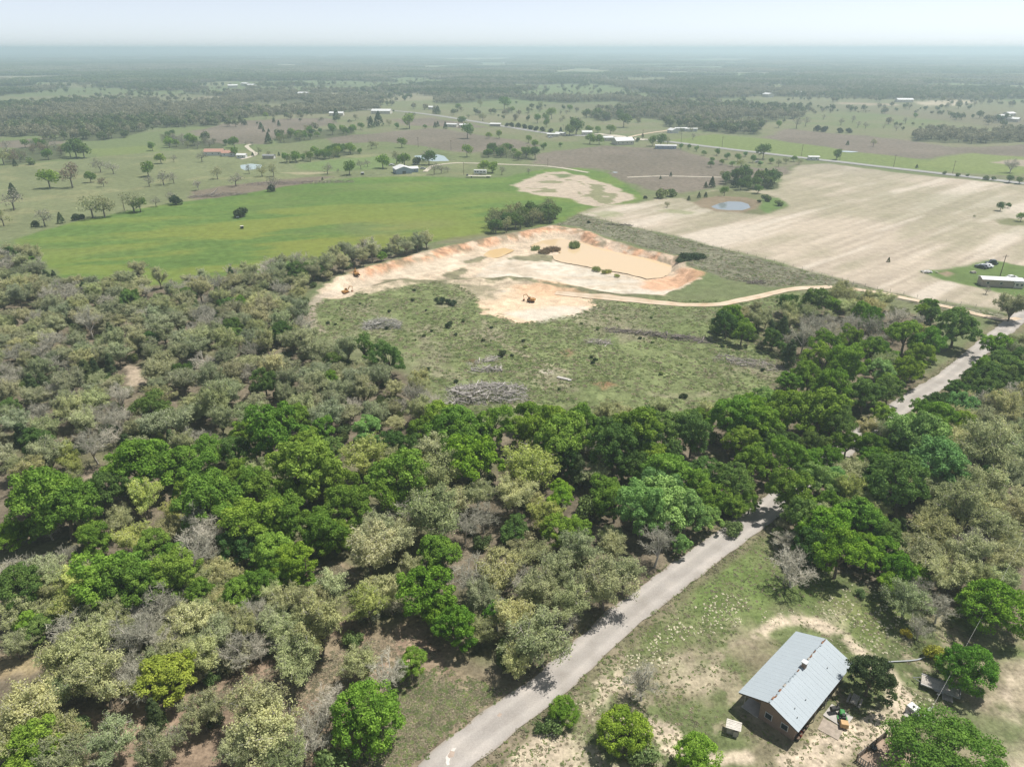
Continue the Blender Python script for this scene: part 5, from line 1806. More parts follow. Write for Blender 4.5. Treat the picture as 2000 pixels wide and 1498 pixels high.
# loose trees over the open far fields
x, y = wedge(6000, 900, 2400)
m = (far_wood(x, y) < 0.5) & (ldist(HWY_G, x, y) > 14) & (fbm(x, y, 70, 9, 2) > 0.53)
x, y = x[m], y[m]
scatter('woodland', np.column_stack([x, y, terrain(x, y) - 0.2]), NP.uniform(0.35, 1.15, len(x)), NP.integers(0, 4, len(x)), SMALL)
# groves beyond
x, y = wedge(15000, 2200, 6500)
m = far_wood(x, y) > 0.5
x, y = x[m], y[m]
kk = vnoise(x, y, 400, 6) + 0.5 * (NP.random(len(x)) - 0.5)
scatter('woodland', np.column_stack([x, y, terrain(x, y) - 0.5]), NP.uniform(0.8, 1.3, len(x)), np.where(kk < 0.42, 0, np.where(kk < 0.6, 2, 1)), GROVES)
print('groves', len(x))
x, y = wedge(16000, 6300, 22000)
m = far_wood(x, y) > 0.5
x, y = x[m], y[m]
scatter('woodland', np.column_stack([x, y, terrain(x, y) - 1.5]), NP.uniform(1.5, 2.4, len(x)), NP.integers(0, 3, len(x)), GROVES)


# ---------------------------------------------------------------- rough grass tufts: stuff
def tuft_mesh(seed, c, n=14, r=0.42, h=0.12):
    rng = np.random.default_rng(seed)
    a = rng.uniform(0, 6.283, n)
    rr = r * np.sqrt(rng.random(n))
    pos = np.stack([np.cos(a) * rr, np.sin(a) * rr, rng.uniform(0.02, h, n)], 1)
    nr = np.stack([np.cos(a) * 0.2, np.sin(a) * 0.2, np.full(n, 1.0)], 1)
    V, q, va = leaf_quads(pos, nr, 0.16, rng, 0.35, 0.55)
    return np_mesh('tuft', V, q, leaf_mat('tuft_%d' % seed, c, 0.3, 0.3), va)


TUFTS = [src('grass_tuft', tuft_mesh(500 + i, c)) for i, c in enumerate(((0.165, 0.205, 0.085), (0.23, 0.225, 0.14), (0.135, 0.175, 0.07), (0.265, 0.235, 0.165), (0.185, 0.23, 0.088)))]


def tufts(pgs, n, name, smin, smax, mix, not_in=(), thr=0.4):
    X, Y = [], []
    for pg in pgs:
        x0, y0 = np.maximum(pg.min(0), [-170, 40])
        x1, y1 = np.minimum(pg.max(0), [190, 400])
        x = NP.uniform(x0, x1, n)
        y = NP.uniform(y0, y1, n)
        ok = (sdist(pg, x, y) > 0) & (ldist(ROAD_G, x, y) > 3.4) & (np.abs(x) < y * 0.8 + 5) & (fbm(x, y, 9.0, 3, 3) + 0.35 * (NP.random(len(x)) - 0.5) > thr) & (ldist(TRACK_G, x, y) > 2.4)
        for q in not_in:
            ok &= sdist(q, x, y) < 0
        X.append(x[ok])
        Y.append(y[ok])
    x, y = np.concatenate(X), np.concatenate(Y)
    scatter(name, np.column_stack([x, y, terrain(x, y)]), NP.uniform(smin, smax, len(x)), NP.choice(mix, len(x)), TUFTS)


HOUSE_FP = np.array([(38.67 + a * 0.7283 * 8 + b * 0.6853 * 4.2, 70.29 + a * 0.6853 * 8 - b * 0.7283 * 4.2) for a, b in ((-1, -1), (-1, 1), (1, 1), (1, -1))])
tufts([SCRUB], 34000, 'scrub_grass', 0.5, 1.5, [0, 0, 1, 2, 3, 4], (PIT, WHITE_B, APRON))
tufts([DARKSTRIP], 16000, 'strip_grass', 0.6, 1.7, [0, 1, 2, 3], (PIT,))
tufts([YARD], 26000, 'yard_grass', 0.25, 0.7, [0, 1, 4, 4, 3], (HOUSE_FP,), 0.45)
tufts(CLEAR[:4], 7000, 'clearing_grass', 0.3, 0.8, [1, 3, 3, 3], (), 0.5)
tufts([poly([(760, 1330), (860, 1300), (985, 1352), (905, 1425), (830, 1490), (770, 1530), (650, 1530), (740, 1400)])], 5000, 'verge_grass', 0.35, 0.9, [1, 0, 4, 3], (), 0.35)

x = NP.uniform(-12, 130, 60000)
y = NP.uniform(50, 190, 60000)
d = ldist(ROAD_G, x, y)
ok = (d > 2.35) & (d < 3.7) & (NP.random(len(x)) < 0.9 - 0.5 * np.abs(d - 2.6))
x, y = x[ok], y[ok]
scatter('roadside_grass', np.column_stack([x, y, terrain(x, y) + 0.08]), NP.uniform(0.3, 0.9, len(x)), NP.choice([0, 1, 1, 3, 4], len(x)), TUFTS)


# ------------------------------------------------------------------ built things
GALV = plain('galvanised_roof', (0.36, 0.41, 0.445), 0.6, 0.0, 0.03, 0.8, 0.25)
RUST = plain('rusty_metal', (0.28, 0.15, 0.09), 0.8, 0.2, 0.5, 3)
WHITEM = plain('white_metal', (0.62, 0.63, 0.63), 0.5, 0.0, 0.06, 1.0)
GREYW = plain('weathered_wood', (0.40, 0.37, 0.33), 0.9, 0, 0.3, 5)
DARKW = plain('dark_wood', (0.14, 0.10, 0.075), 0.9, 0, 0.35, 5)
BRICK = plain('brown_brick', (0.27, 0.195, 0.155), 0.9, 0, 0.25, 8)
GLASS = plain('dark_glass', (0.04, 0.05, 0.06), 0.1, 0, 0.1, 1, 0.6)
BLACK = plain('black_plastic', (0.03, 0.03, 0.03), 0.6, 0, 0.2, 4)
REDP = plain('red_plastic', (0.5, 0.06, 0.04), 0.5, 0, 0.15, 4)
GREENP = plain('green_paint', (0.05, 0.22, 0.06), 0.45, 0, 0.15, 4)
TANP = plain('tan_plastic', (0.50, 0.33, 0.16), 0.6, 0, 0.15, 4)
YELM = plain('machine_yellow', (0.36, 0.19, 0.06), 0.55, 0, 0.35, 2)
TYRE = plain('tyre_rubber', (0.045, 0.042, 0.04), 0.9, 0, 0.2, 4)
CONC = plain('concrete', (0.42, 0.40, 0.37), 0.9, 0, 0.15, 2)
STEEL = plain('grey_steel', (0.30, 0.31, 0.32), 0.5, 0.4, 0.2, 3)
REDROOF = plain('red_roof', (0.38, 0.22, 0.17), 0.7, 0, 0.15, 1)
BLUEW = plain('blue_grey_wall', (0.30, 0.37, 0.46), 0.7, 0, 0.12, 1)
CREAM = plain('cream_wall', (0.58, 0.55, 0.48), 0.8, 0, 0.12, 1)
TANW = plain('tan_wall', (0.38, 0.33, 0.28), 0.8, 0, 0.15, 1)
DARKC = plain('dark_car_paint', (0.05, 0.055, 0.065), 0.3, 0.2, 0.1, 1, 0.5)
SILVER = plain('silver_car_paint', (0.45, 0.46, 0.48), 0.3, 0.4, 0.08, 1, 0.5)
ORANGE = plain('terracotta', (0.48, 0.22, 0.10), 0.8, 0, 0.2, 4)


def gz(x, y):
    return float(terrain(np.array([float(x)]), np.array([float(y)]))[0])


def on(px, py, rz=0.0, name='thing', label=None, category=None, group=None, dz=0.0):
    p = P(px, py)
    return empty(name, (p.x, p.y, gz(p.x, p.y) + dz), rz, 1.0, label, category, group)


# ---- the metal-roofed house
HL, HW, EZ, RZ_ = 15.93, 8.28, 2.72, 4.42
house = empty('brick_house', (38.67, 70.29, 0.0), math.radians(43.256 - 90), 1.0, 'brown brick house with a ribbed pale metal gable roof and brick chimney', 'house')
wx, wy = HW / 2 - 0.55, HL / 2 - 0.75
zr = RZ_ - 0.12
prof = [(-wx, -0.3), (wx, -0.3), (wx, 2.5), (0, 4.12), (-wx, 2.5)]
MB().prism(prof, -wy + 2.6, wy).build('wall', BRICK, house)
# front room stands forward, leaving an open porch at one corner
MB().prism([(-wx + 2.3, -0.3), (wx, -0.3), (wx, 2.5), (0.3, 3.9), (-wx + 2.3, 3.05)], -wy, -wy + 2.6).build('wall', BRICK, house)
MB().prism([(-wx, 2.5), (-wx + 2.3, 2.5), (-wx + 2.3, 3.35), (-wx, 2.55)], -wy, -wy + 0.12).build('gable_board', DARKW, house)
MB().tube((-wx + 0.1, -wy + 0.1, 0), (-wx + 0.1, -wy + 0.1, 2.5), 0.07, 0.07, 6).build('porch_post', GREYW, house)
MB().box((-wx + 1.1, -wy + 1.2, 0.06), (2.4, 2.7, 0.16)).build('porch_floor', CONC, house)
for xx in (0.0, 2.2):
    w_ = MB().box((xx, -wy - 0.02, 1.4), (1.0, 0.06, 1.0)).build('window', WHITEM, house)
    MB().box((xx, -wy - 0.06, 1.4), (0.84, 0.04, 0.84)).build('pane', GLASS, w_)
d_ = MB().box((-wx + 1.2, -wy + 2.57, 1.05), (0.9, 0.08, 2.0)).build('door', DARKW, house)
MB().box((-wx + 0.9, -wy + 2.5, 1.05), (0.06, 0.08, 0.06)).build('handle', STEEL, d_)
for yy in (-5.0, -1.0, 4.0):
    w_ = MB().box((wx + 0.02, yy, 1.4), (0.06, 1.1, 1.0)).build('window', WHITEM, house)
    MB().box((wx + 0.06, yy, 1.4), (0.04, 0.92, 0.82)).build('pane', GLASS, w_)
    w_ = MB().box((-wx - 0.02, yy + 1.5, 1.4), (0.06, 1.1, 1.0)).build('window', WHITEM, house)
    MB().box((-wx - 0.06, yy + 1.5, 1.4), (0.04, 0.92, 0.82)).build('pane', GLASS, w_)
d_ = MB().box((wx + 0.03, 1.6, 1.05), (0.08, 0.95, 2.05)).build('door', WHITEM, house)
MB().box((wx + 0.09, 1.95, 1.05), (0.05, 0.06, 0.06)).build('handle', STEEL, d_)
# roof: deck under, single ribbed sheets on top
roof = MB().prism([(-HW / 2 + 0.05, EZ - 0.16), (0, zr - 0.10), (HW / 2 - 0.05, EZ - 0.16), (HW / 2 - 0.05, EZ - 0.03), (0, zr + 0.05), (-HW / 2 + 0.05, EZ - 0.03)], -HL / 2 + 0.06, HL / 2 - 0.06).build('roof', DARKW, house)
npan = 21
pw = HL / npan
slope = math.atan2(zr - EZ, HW / 2)
sl = math.hypot(HW / 2, zr - EZ)
pm_ = MB()
# sheet lying along +x from 0 to sl, y 0..pw, with one standing rib and a shallow mid rib
pr_ = [(0.0, 0.0), (0.0, 0.034), (0.03, 0.034), (0.05, 0.022), (pw / 2 - 0.03, 0.022), (pw / 2, 0.028), (pw / 2 + 0.03, 0.022), (pw - 0.004, 0.022), (pw - 0.004, 0.0)]
i0 = len(pm_.v)
for s_ in (0.0, sl + 0.03):
    for yv, zv in pr_:
        pm_.v.append((s_, yv, zv))
n_ = len(pr_)
for k in range(n_):
    pm_.f.append((k, (k + 1) % n_, n_ + (k + 1) % n_, n_ + k))
pm_.f.append(tuple(range(n_)))
pm_.f.append(tuple(n_ + n_ - 1 - k for k in range(n_)))
sheet = pm_.mesh('roof_panel', GALV)
for side in (1, -1):
    for k in range(npan):
        o = bpy.data.objects.new('roof_panel', sheet)
        col.objects.link(o)
        o.parent = roof
        yv = -HL / 2 + k * pw
        if side == 1:
            o.rotation_euler = (0, slope, 0)
            o.location = (0.02, yv, zr + 0.09 + R_.uniform(0, 0.008))
        else:
            o.rotation_euler = (0, slope, math.pi)
            o.location = (-0.02, yv + pw, zr + 0.09 + R_.uniform(0, 0.008))
for k in range(26):
    y0 = -HL / 2 + 0.1 + k * (HL - 0.2) / 26
    ln = (HL - 0.2) / 26
    if R_.random() < 0.12:
        continue
    a = R_.uniform(-0.06, 0.06)
    w2 = R_.uniform(0.08, 0.15)
    MB().prism([(-w2 + a, zr + 0.10), (a, zr + 0.20), (w2 + a, zr + 0.10), (a, zr + 0.235)], y0, y0 + ln * R_.uniform(0.6, 0.99)).build('ridge_cap', R_.choice([RUST, RUST, GREYW, GALV, GALV]), roof)
ch = MB().box((0.22, 0.95, 4.5), (0.55, 0.55, 1.3)).build('chimney', BRICK, roof)
MB().box((0.22, 0.95, 5.22), (0.72, 0.72, 0.12)).build('chimney_cap', WHITEM, ch)
for xx, yy in ((2.4, -5.6), (2.7, -3.2), (3.2, -6.4), (2.3, 3.8)):
    zz = zr - xx * math.tan(slope)
    MB().tube((xx, yy, zz - 0.1), (xx, yy, zz + 0.38), 0.06, 0.06, 8).build('vent_pipe', STEEL, roof)
for k, yy in enumerate((-2.6, 0.6)):
    MB().tube((wx + 0.45, yy, 0), (wx + 0.45, yy, 2.55), 0.06, 0.06, 6).build('porch_post', GREYW, house)


def H2W(lx, ly, z=0.0):
    return house.matrix_basis @ Vector((lx, ly, z))


def at_house(name, lx, ly, rz=0, label=None, category=None, group=None):
    v = H2W(lx, ly)
    return empty(name, (v.x, v.y, gz(v.x, v.y)), house.rotation_euler[2] + rz, 1.0, label, category, group)


pat = MB().box((0, 0, 0.06), (2.9, 2.6, 0.2)).build('patio_slab', CONC)
v = H2W(5.9, 0.6)
pat.location = (v.x, v.y, gz(v.x, v.y))
pat.rotation_euler = house.rotation_euler
tag(pat, 'grey concrete patio slab between the house and the dark cedar', 'patio')
pat = MB().box((0, 0, 0.03), (2.6, 2.2, 0.12)).build('concrete_pad', plain('worn_pad', (0.34, 0.29, 0.24), 0.9, 0, 0.25, 2))
v = P(1622, 1424)
pat.location = (v.x, v.y, gz(v.x, v.y))
pat.rotation_euler = (0, 0, -0.7)
tag(pat, 'worn brown concrete pad beside the green riding mower', 'pad')
# pots along the house corner
for k, (px, py, m, r, lab) in enumerate(((1573, 1421, BLACK, 0.34, 'black plant tub next to the house wall, end of its row'), (1567, 1429, BLACK, 0.33, 'black plant tub between another tub and the red tub'), (1562, 1437, REDP, 0.32, 'red plant tub by the front corner of the house'),
                                         (1556, 1444, BLACK, 0.38, 'large black tub at the front corner of the house, past the red tub'))):
    t_ = on(px, py, 0, 'plant_tub', lab, 'tub', 'tubs along the house wall')
    MB().tube((0, 0, 0), (0, 0, 0.5), r * 0.8, r, 14, False).build('tub', m, t_)
    MB().tube((0, 0, 0.02), (0, 0, 0.42), r * 0.72, r * 0.88, 12).build('soil', DARKW, t_)
    MB().tube((0, 0, 0.48), (0, 0, 0.54), r * 1.06, r * 1.06, 14, False).build('rim', m, t_)


def grill(px, py, rz, lab):
    t_ = on(px, py, rz, 'barbecue_grill', lab, 'grill', 'grills on the patio')
    MB().tube((-0.55, 0, 0.85), (0.55, 0, 0.85), 0.33, 0.33, 12).build('barrel', BLACK, t_)
    for sx in (-1, 1):
        for sy in (-1, 1):
            MB().tube((sx * 0.45, sy * 0.3, 0), (sx * 0.4, sy * 0.15, 0.65), 0.03, 0.03, 5).build('leg', STEEL, t_)
    MB().tube((0.3, 0, 1.15), (0.3, 0, 1.65), 0.07, 0.07, 8).build('stack', BLACK, t_)


grill(1612, 1370, 0.9, 'black barrel grill on the patio beside the orange planter')
grill(1628, 1392, 0.2, 'black smoker grill standing in the grass near the mower')
t_ = on(1608, 1362, 0, 'planter', 'round orange clay planter against the house wall', 'planter')
MB().tube((0, 0, 0), (0, 0, 0.75), 0.36, 0.52, 14).build('pot', ORANGE, t_)
MB().tube((0, 0, 0.7), (0, 0, 0.8), 0.56, 0.56, 14).build('rim', ORANGE, t_)
# garden bench and table under the cedar
t_ = on(1668, 1372, 0.9, 'picnic_table', 'weathered picnic table in the shade of the dark cedar', 'table')
for k in range(5):
    MB().box((0, -0.36 + 0.18 * k, 0.74), (1.8, 0.15, 0.05)).build('plank', GREYW, t_)
for sy in (-0.75, 0.75):
    MB().box((0, sy, 0.44), (1.8, 0.25, 0.05)).build('bench_plank', GREYW, t_)
for sx in (-0.6, 0.6):
    MB().box((sx, 0, 0.38), (0.08, 1.6, 0.08)).build('crossbar', GREYW, t_)
    for sy in (-0.55, 0.55):
        MB().tube((sx, sy, 0), (sx, sy * 0.4, 0.72), 0.045, 0.045, 5).build('leg', GREYW, t_)

# riding mower
mw = on(1645, 1408, -0.25, 'riding_mower', 'green riding mower with tan grass box parked by the brown pad', 'mower')
MB().box((0, 0.25, 0.42), (0.8, 1.7, 0.12)).build('chassis', BLACK, mw)
MB().prism([(-0.36, 0.45), (0.36, 0.45), (0.32, 0.82), (0.2, 0.92), (-0.2, 0.92), (-0.32, 0.82)], 0.35, 1.15).build('hood', GREENP, mw)
MB().box((0, -0.12, 0.66), (0.5, 0.5, 0.14)).build('seat', BLACK, mw)
MB().box((0, -0.38, 0.9), (0.5, 0.1, 0.45)).build('backrest', BLACK, mw)
MB().tube((0, 0.3, 0.8), (0, 0.14, 1.12), 0.03, 0.03, 6).build('steering_column', BLACK, mw)
MB().tube((0, 0.13, 1.11), (0, 0.12, 1.14), 0.19, 0.19, 12).build('steering_wheel', BLACK, mw)
MB().box((0, 0.2, 0.24), (1.25, 0.75, 0.18)).build('mower_deck', GREENP, mw)
MB().prism([(-0.5, 0.3), (0.5, 0.3), (0.45, 0.95), (-0.45, 0.95)], -1.35, -0.62).build('grass_box', TANP, mw)
for sx in (-1, 1):
    for yy, r in ((0.85, 0.2), (-0.35, 0.3)):
        w_ = MB().tube((sx * 0.38, yy, r), (sx * 0.58, yy, r), r, r, 12).build('wheel', TYRE, mw)
        MB().tube((sx * 0.575, yy, r), (sx * 0.592, yy, r), r * 0.5, r * 0.5, 10).build('rim', plain('yellow_rim', (0.5, 0.38, 0.05), 0.5) if 'yellow_rim' not in MATS else MATS['yellow_rim'], w_)

# flatbed trailer and pallet
tr = on(1834, 1346, math.radians(-31), 'flatbed_trailer', 'long grey flatbed trailer parked beside the round green tree', 'trailer')
for k in range(6):
    MB().box((0, -0.8 + 0.32 * k, 0.72), (4.6, 0.3, 0.06)).build('plank', GREYW, tr)
for sy in (-1.02, 1.02):
    MB().box((0, sy, 0.74), (4.7, 0.1, 0.2)).build('side_rail', STEEL, tr)
    MB().box((-0.1, sy * 1.12, 0.68), (1.1, 0.22, 0.06)).build('fender', STEEL, tr)
    w_ = MB().tube((-0.1, sy * 1.05, 0.33), (-0.1, sy * 1.22, 0.33), 0.33, 0.33, 12).build('wheel', TYRE, tr)
    MB().tube((-0.1, sy * 1.225, 0.33), (-0.1, sy * 1.24, 0.33), 0.17, 0.17, 10).build('rim', WHITEM, w_)
MB().box((0, 0, 0.6), (4.4, 1.7, 0.1)).build('frame', STEEL, tr)
MB().tube((-2.3, 0.5, 0.6), (-3.3, 0, 0.5), 0.05, 0.05, 6).tube((-2.3, -0.5, 0.6), (-3.3, 0, 0.5), 0.05, 0.05, 6).build('drawbar', STEEL, tr)
MB().box((2.35, 0, 0.9), (0.1, 2.1, 0.35)).build('tailgate', STEEL, tr)
pl = on(1850, 1362, math.radians(-25), 'pallet', 'small grey wooden pallet on the grass beside the trailer', 'pallet')
for k in range(7):
    MB().box((0, -0.55 + 0.18 * k, 0.13), (1.3, 0.13, 0.03)).build('slat', GREYW, pl)
for sx in (-0.55, 0, 0.55):
    MB().box((sx, 0, 0.06), (0.1, 1.25, 0.11)).build('bearer', GREYW, pl)

# junk by the big tree: white tank, posts, ring
tk = on(1781, 1392, 0.5, 'water_tank', 'white plastic water tank in a cage beside the junk poles', 'tank')
MB().box((0, 0, 0.72), (1.1, 1.3, 1.05)).build('tank', WHITEM, tk)
MB().box((0, 0, 0.08), (1.15, 1.35, 0.14)).build('pallet_base', GREYW, tk)
MB().tube((0, 0, 1.2), (0, 0, 1.34), 0.15, 0.15, 10).build('lid', BLACK, tk)
for sx in (-0.57, 0.57):
    for sy in (-0.67, -0.22, 0.22, 0.67):
        MB().tube((sx, sy, 0.12), (sx, sy, 1.28), 0.015, 0.015, 4).build('cage_bar', STEEL, tk)
for px, py, m, lab in ((1770, 1398, BLACK, 'black drum beside the white water tank'), (1768, 1404, GREYW, 'grey drum in front of the black drum by the tank'), (1791, 1402, STEEL, 'blue grey basin drum beneath the junk poles')):
    t_ = on(px, py, 0, 'drum', lab, 'drum', 'drums by the water tank')
    MB().tube((0, 0, 0), (0, 0, 0.8), 0.28, 0.28, 14).build('drum_body', m, t_)
    for z_ in (0.27, 0.54, 0.79):
        MB().tube((0, 0, z_), (0, 0, z_ + 0.03), 0.3, 0.3, 14).build('hoop', m, t_)
for (a, b, zz, lab) in (((1776, 1402), (1790, 1391), 0.9, 'weathered pole propped against the water tank'), ((1792, 1391), (1817, 1417), 0.5, 'long weathered pole lying over the junk'), ((1806, 1400), (1822, 1396), 0.6, 'short weathered pole on the scrap heap')):
    p0, p1 = P(*a), P(*b)
    p0.z, p1.z = zz, 0.1
    o = MB().tube(p0, p1, 0.06, 0.05, 7).build('wooden_pole', GREYW)
    tag(o, lab, 'pole', 'poles in the junk')
sh = on(1808, 1400, 0.3, 'scrap_heap', 'heap of white and rusty scrap sheets behind the big tree', 'scrap heap')
for k in range(12):
    M = Matrix.Translation((R_.uniform(-1.0, 1.0), R_.uniform(-0.7, 0.7), 0.15 + 0.06 * k)) @ Matrix.Rotation(R_.uniform(0, 6.28), 4, 'Z') @ Matrix.Rotation(R_.uniform(-0.5, 0.5), 4, 'X')
    MB().box((0, 0, 0), (R_.uniform(0.5, 1.5), R_.uniform(0.25, 0.7), 0.04), 0, M).build('sheet', R_.choice([WHITEM, RUST, STEEL, GREYW]), sh)
# service pole with overhead cable
p0 = P(1815, 1396)
ptop = P(1822, 1379, 3.4)
sp_ = empty('service_pole', (p0.x, p0.y, gz(p0.x, p0.y)), 0, 1, 'leaning white service pole that carries the overhead cable end', 'pole')
rel = ptop - Vector((p0.x, p0.y, 0))
MB().tube((0, 0, -0.3), rel, 0.06, 0.05, 8).build('pole', WHITEM, sp_)
MB().tube(rel + Vector((-0.15, 0, -0.1)), rel + Vector((0.15, 0, -0.1)), 0.05, 0.05, 6).build('insulator', STEEL, sp_)
cb = MB()
far_end = P(2020, 1010, 9.0)
cp_ = []
for k in range(31):
    f = k / 30
    q = ptop.lerp(far_end, f)
    q.z -= 1.2 * 4 * f * (1 - f)
    cp_.append(q)
cb.path(cp_, 0.010, 0.010, 5)
tag(cb.build('overhead_cable', plain('cable', (0.55, 0.55, 0.53), 0.6, 0, 0.1, 2)), 'thin pale overhead cable crossing above the yard trees', 'cable')
up = empty('utility_pole', (far_end.x, far_end.y, 0), 0.4, 1, 'wooden utility pole at the end of the overhead cable in the trees', 'pole')
MB().tube((0, 0, -0.3), (0, 0, 9.4), 0.16, 0.11, 8).build('pole', DARKW, up)
MB().box((0, 0, 8.9), (2.0, 0.1, 0.12)).build('crossarm', DARKW, up)
# long pipe on the grass
pp = [P(*q, 0.12) for q in ((1735, 1292), (1755, 1291), (1775, 1290), (1792, 1288), (1806, 1283))]
tag(MB().path(pp, 0.09, 0.09, 7).build('steel_pipe', plain('pale_pipe', (0.50, 0.52, 0.55), 0.4, 0.3, 0.1, 2)), 'long pale steel pipe lying on the grass behind the cedar', 'pipe')

# dog house
dh = on(1431, 1428, math.radians(-22), 'dog_house', 'small weathered dog house with a loose plank roof on the grass', 'dog house')
MB().box((0, 0, 0.55), (1.5, 1.05, 1.1)).build('wall', GREYW, dh)
for k in range(6):
    MB().box((0, -0.62 + 0.25 * k, 1.16 + 0.04 * R_.random()), (1.9, 0.22, 0.05), R_.uniform(-0.03, 0.03)).build('roof_plank', plain('bleached_plank', (0.55, 0.52, 0.47), 0.9, 0, 0.2, 4) if 'bleached_plank' not in MATS else MATS['bleached_plank'], dh)
MB().box((0.76, 0, 0.45), (0.03, 0.5, 0.75)).build('doorway', BLACK, dh)
MB().box((0.35, -0.72, 0.42), (0.55, 0.06, 0.95), 0.15).build('leaning_board', GREYW, dh)

# wooden pen
pen = on(1690, 1478, 0.0, 'wooden_pen', 'wooden picket pen with dirt floor under the huge green tree', 'pen')
corners = [P(1672, 1486), P(1727, 1441), P(1800, 1470), P(1760, 1545)]
o0 = pen.location
fl = MB().quad(*[(c.x - o0.x, c.y - o0.y, 0.16 - o0.z) for c in reversed(corners)]).build('dirt_floor', plain('pen_dirt', (0.33, 0.25, 0.19), 0.95, 0, 0.25, 1.5), pen)
if fl.data.polygons[0].normal.z < 0:
    fl.data.flip_normals()
for i in range(4):
    a, b = corners[i], corners[(i + 1) % 4]
    d = b - a
    L = d.length
    rz = math.atan2(d.y, d.x)
    solid = i == 0
    for f in np.arange(0, L, 2.0):
        c = a + d * (f / L)
        MB().box((c.x - o0.x, c.y - o0.y, 0.65 - o0.z), (0.12, 0.12, 1.4), rz).build('post', DARKW, pen)
    for zz in (0.35, 0.95):
        c = a + d * 0.5
        MB().box((c.x - o0.x, c.y - o0.y, zz - o0.z), (L, 0.05, 0.1), rz).build('rail', DARKW, pen)
    if not solid:
        for f in np.arange(0.15, L, 0.28):
            c = a + d * (f / L)
            nx = Vector((-d.y, d.x, 0)) / L * 0.06
            MB().box((c.x + nx.x - o0.x, c.y + nx.y - o0.y, 0.6 - o0.z), (0.13, 0.03, 1.15), rz).build('picket', GREYW, pen)
    else:
        for zz in (0.2, 0.5, 0.8, 1.1):
            c = a + d * 0.5
            nx = Vector((-d.y, d.x, 0)) / L * 0.06
            MB().box((c.x + nx.x - o0.x, c.y + nx.y - o0.y, zz - o0.z), (L, 0.03, 0.24), rz).build('board', GREYW, pen)
t_ = on(1706, 1464, 0, 'water_tub', 'round black water tub inside the wooden pen', 'tub', dz=0.16)
MB().tube((0, 0, 0), (0, 0, 0.4), 0.33, 0.38, 14, False).build('tub', BLACK, t_)
MB().tube((0, 0, 0.02), (0, 0, 0.3), 0.31, 0.34, 14).build('water', GLASS, t_)
# brush of pale dead stalks and wildflower heads scattered over the yard and verges
fl_c = plain('pale_flower', (0.66, 0.62, 0.44), 0.9, 0, 0.2, 6)
fb = MB()


def flowers(pts, n, rmin=0.06, rmax=0.17, dens=0.5):
    pg = poly(pts)
    x0, y0 = pg.min(0)
    x1, y1 = pg.max(0)
    k = 0
    for _ in range(n * 12):
        if k >= n:
            return
        x, y = R_.uniform(x0, x1), R_.uniform(y0, y1)
        if not inside(pg, x, y) or vnoise(np.array([x]), np.array([y]), 3.2, 5)[0] < dens:
            continue
        if ldist(ROAD_G, np.array([x]), np.array([y]))[0] < 3.2:
            continue
        r = R_.uniform(rmin, rmax) * (1.4 if R_.random() < 0.15 else 1)
        z = gz(x, y)
        i = len(fb.v)
        fb.v.append((x, y, z + 0.05 + r * 0.9))
        m = 6
        for a in range(m):
            t = 6.283 * a / m + R_.random()
            rr = r * R_.uniform(0.7, 1.2)
            fb.v.append((x + math.cos(t) * rr, y + math.sin(t) * rr, z + 0.04))
        for a in range(m):
            fb.f.append((i, i + 1 + a, i + 1 + (a + 1) % m))
        k += 1


flowers([(1200, 1300), (1300, 1220), (1400, 1160), (1500, 1130), (1560, 1190), (1480, 1240), (1330, 1290), (1230, 1330)], 300, 0.08, 0.2, 0.42)
flowers([(1600, 1170), (1690, 1130), (1800, 1180), (1800, 1260), (1700, 1290), (1620, 1230)], 280, 0.08, 0.19, 0.42)
flowers([(1480, 1200), (1620, 1180), (1700, 1270), (1660, 1280), (1580, 1220), (1480, 1240)], 90, 0.05, 0.12)
flowers([(960, 1498), (1040, 1430), (1100, 1400), (1120, 1430), (1060, 1480), (1010, 1510)], 90, 0.06, 0.15, 0.4)
flowers([(1100, 1385), (1140, 1360), (1180, 1380), (1160, 1410)], 25)
flowers([(1760, 1340), (1830, 1370), (1800, 1400), (1770, 1380)], 26, 0.08, 0.2, 0.3)
flowers([(800, 1480), (860, 1440), (930, 1390), (900, 1440), (850, 1498)], 60, 0.06, 0.15, 0.4)
flowers([(520, 1490), (640, 1300), (700, 1270), (860, 1330), (800, 1460), (700, 1498)], 60, 0.05, 0.11)
flowers([(1590, 1400), (1700, 1360), (1760, 1370), (1640, 1470), (1560, 1490)], 50, 0.04, 0.1)
o = fb.build('wildflowers', fl_c)
tag(o, kind='stuff')

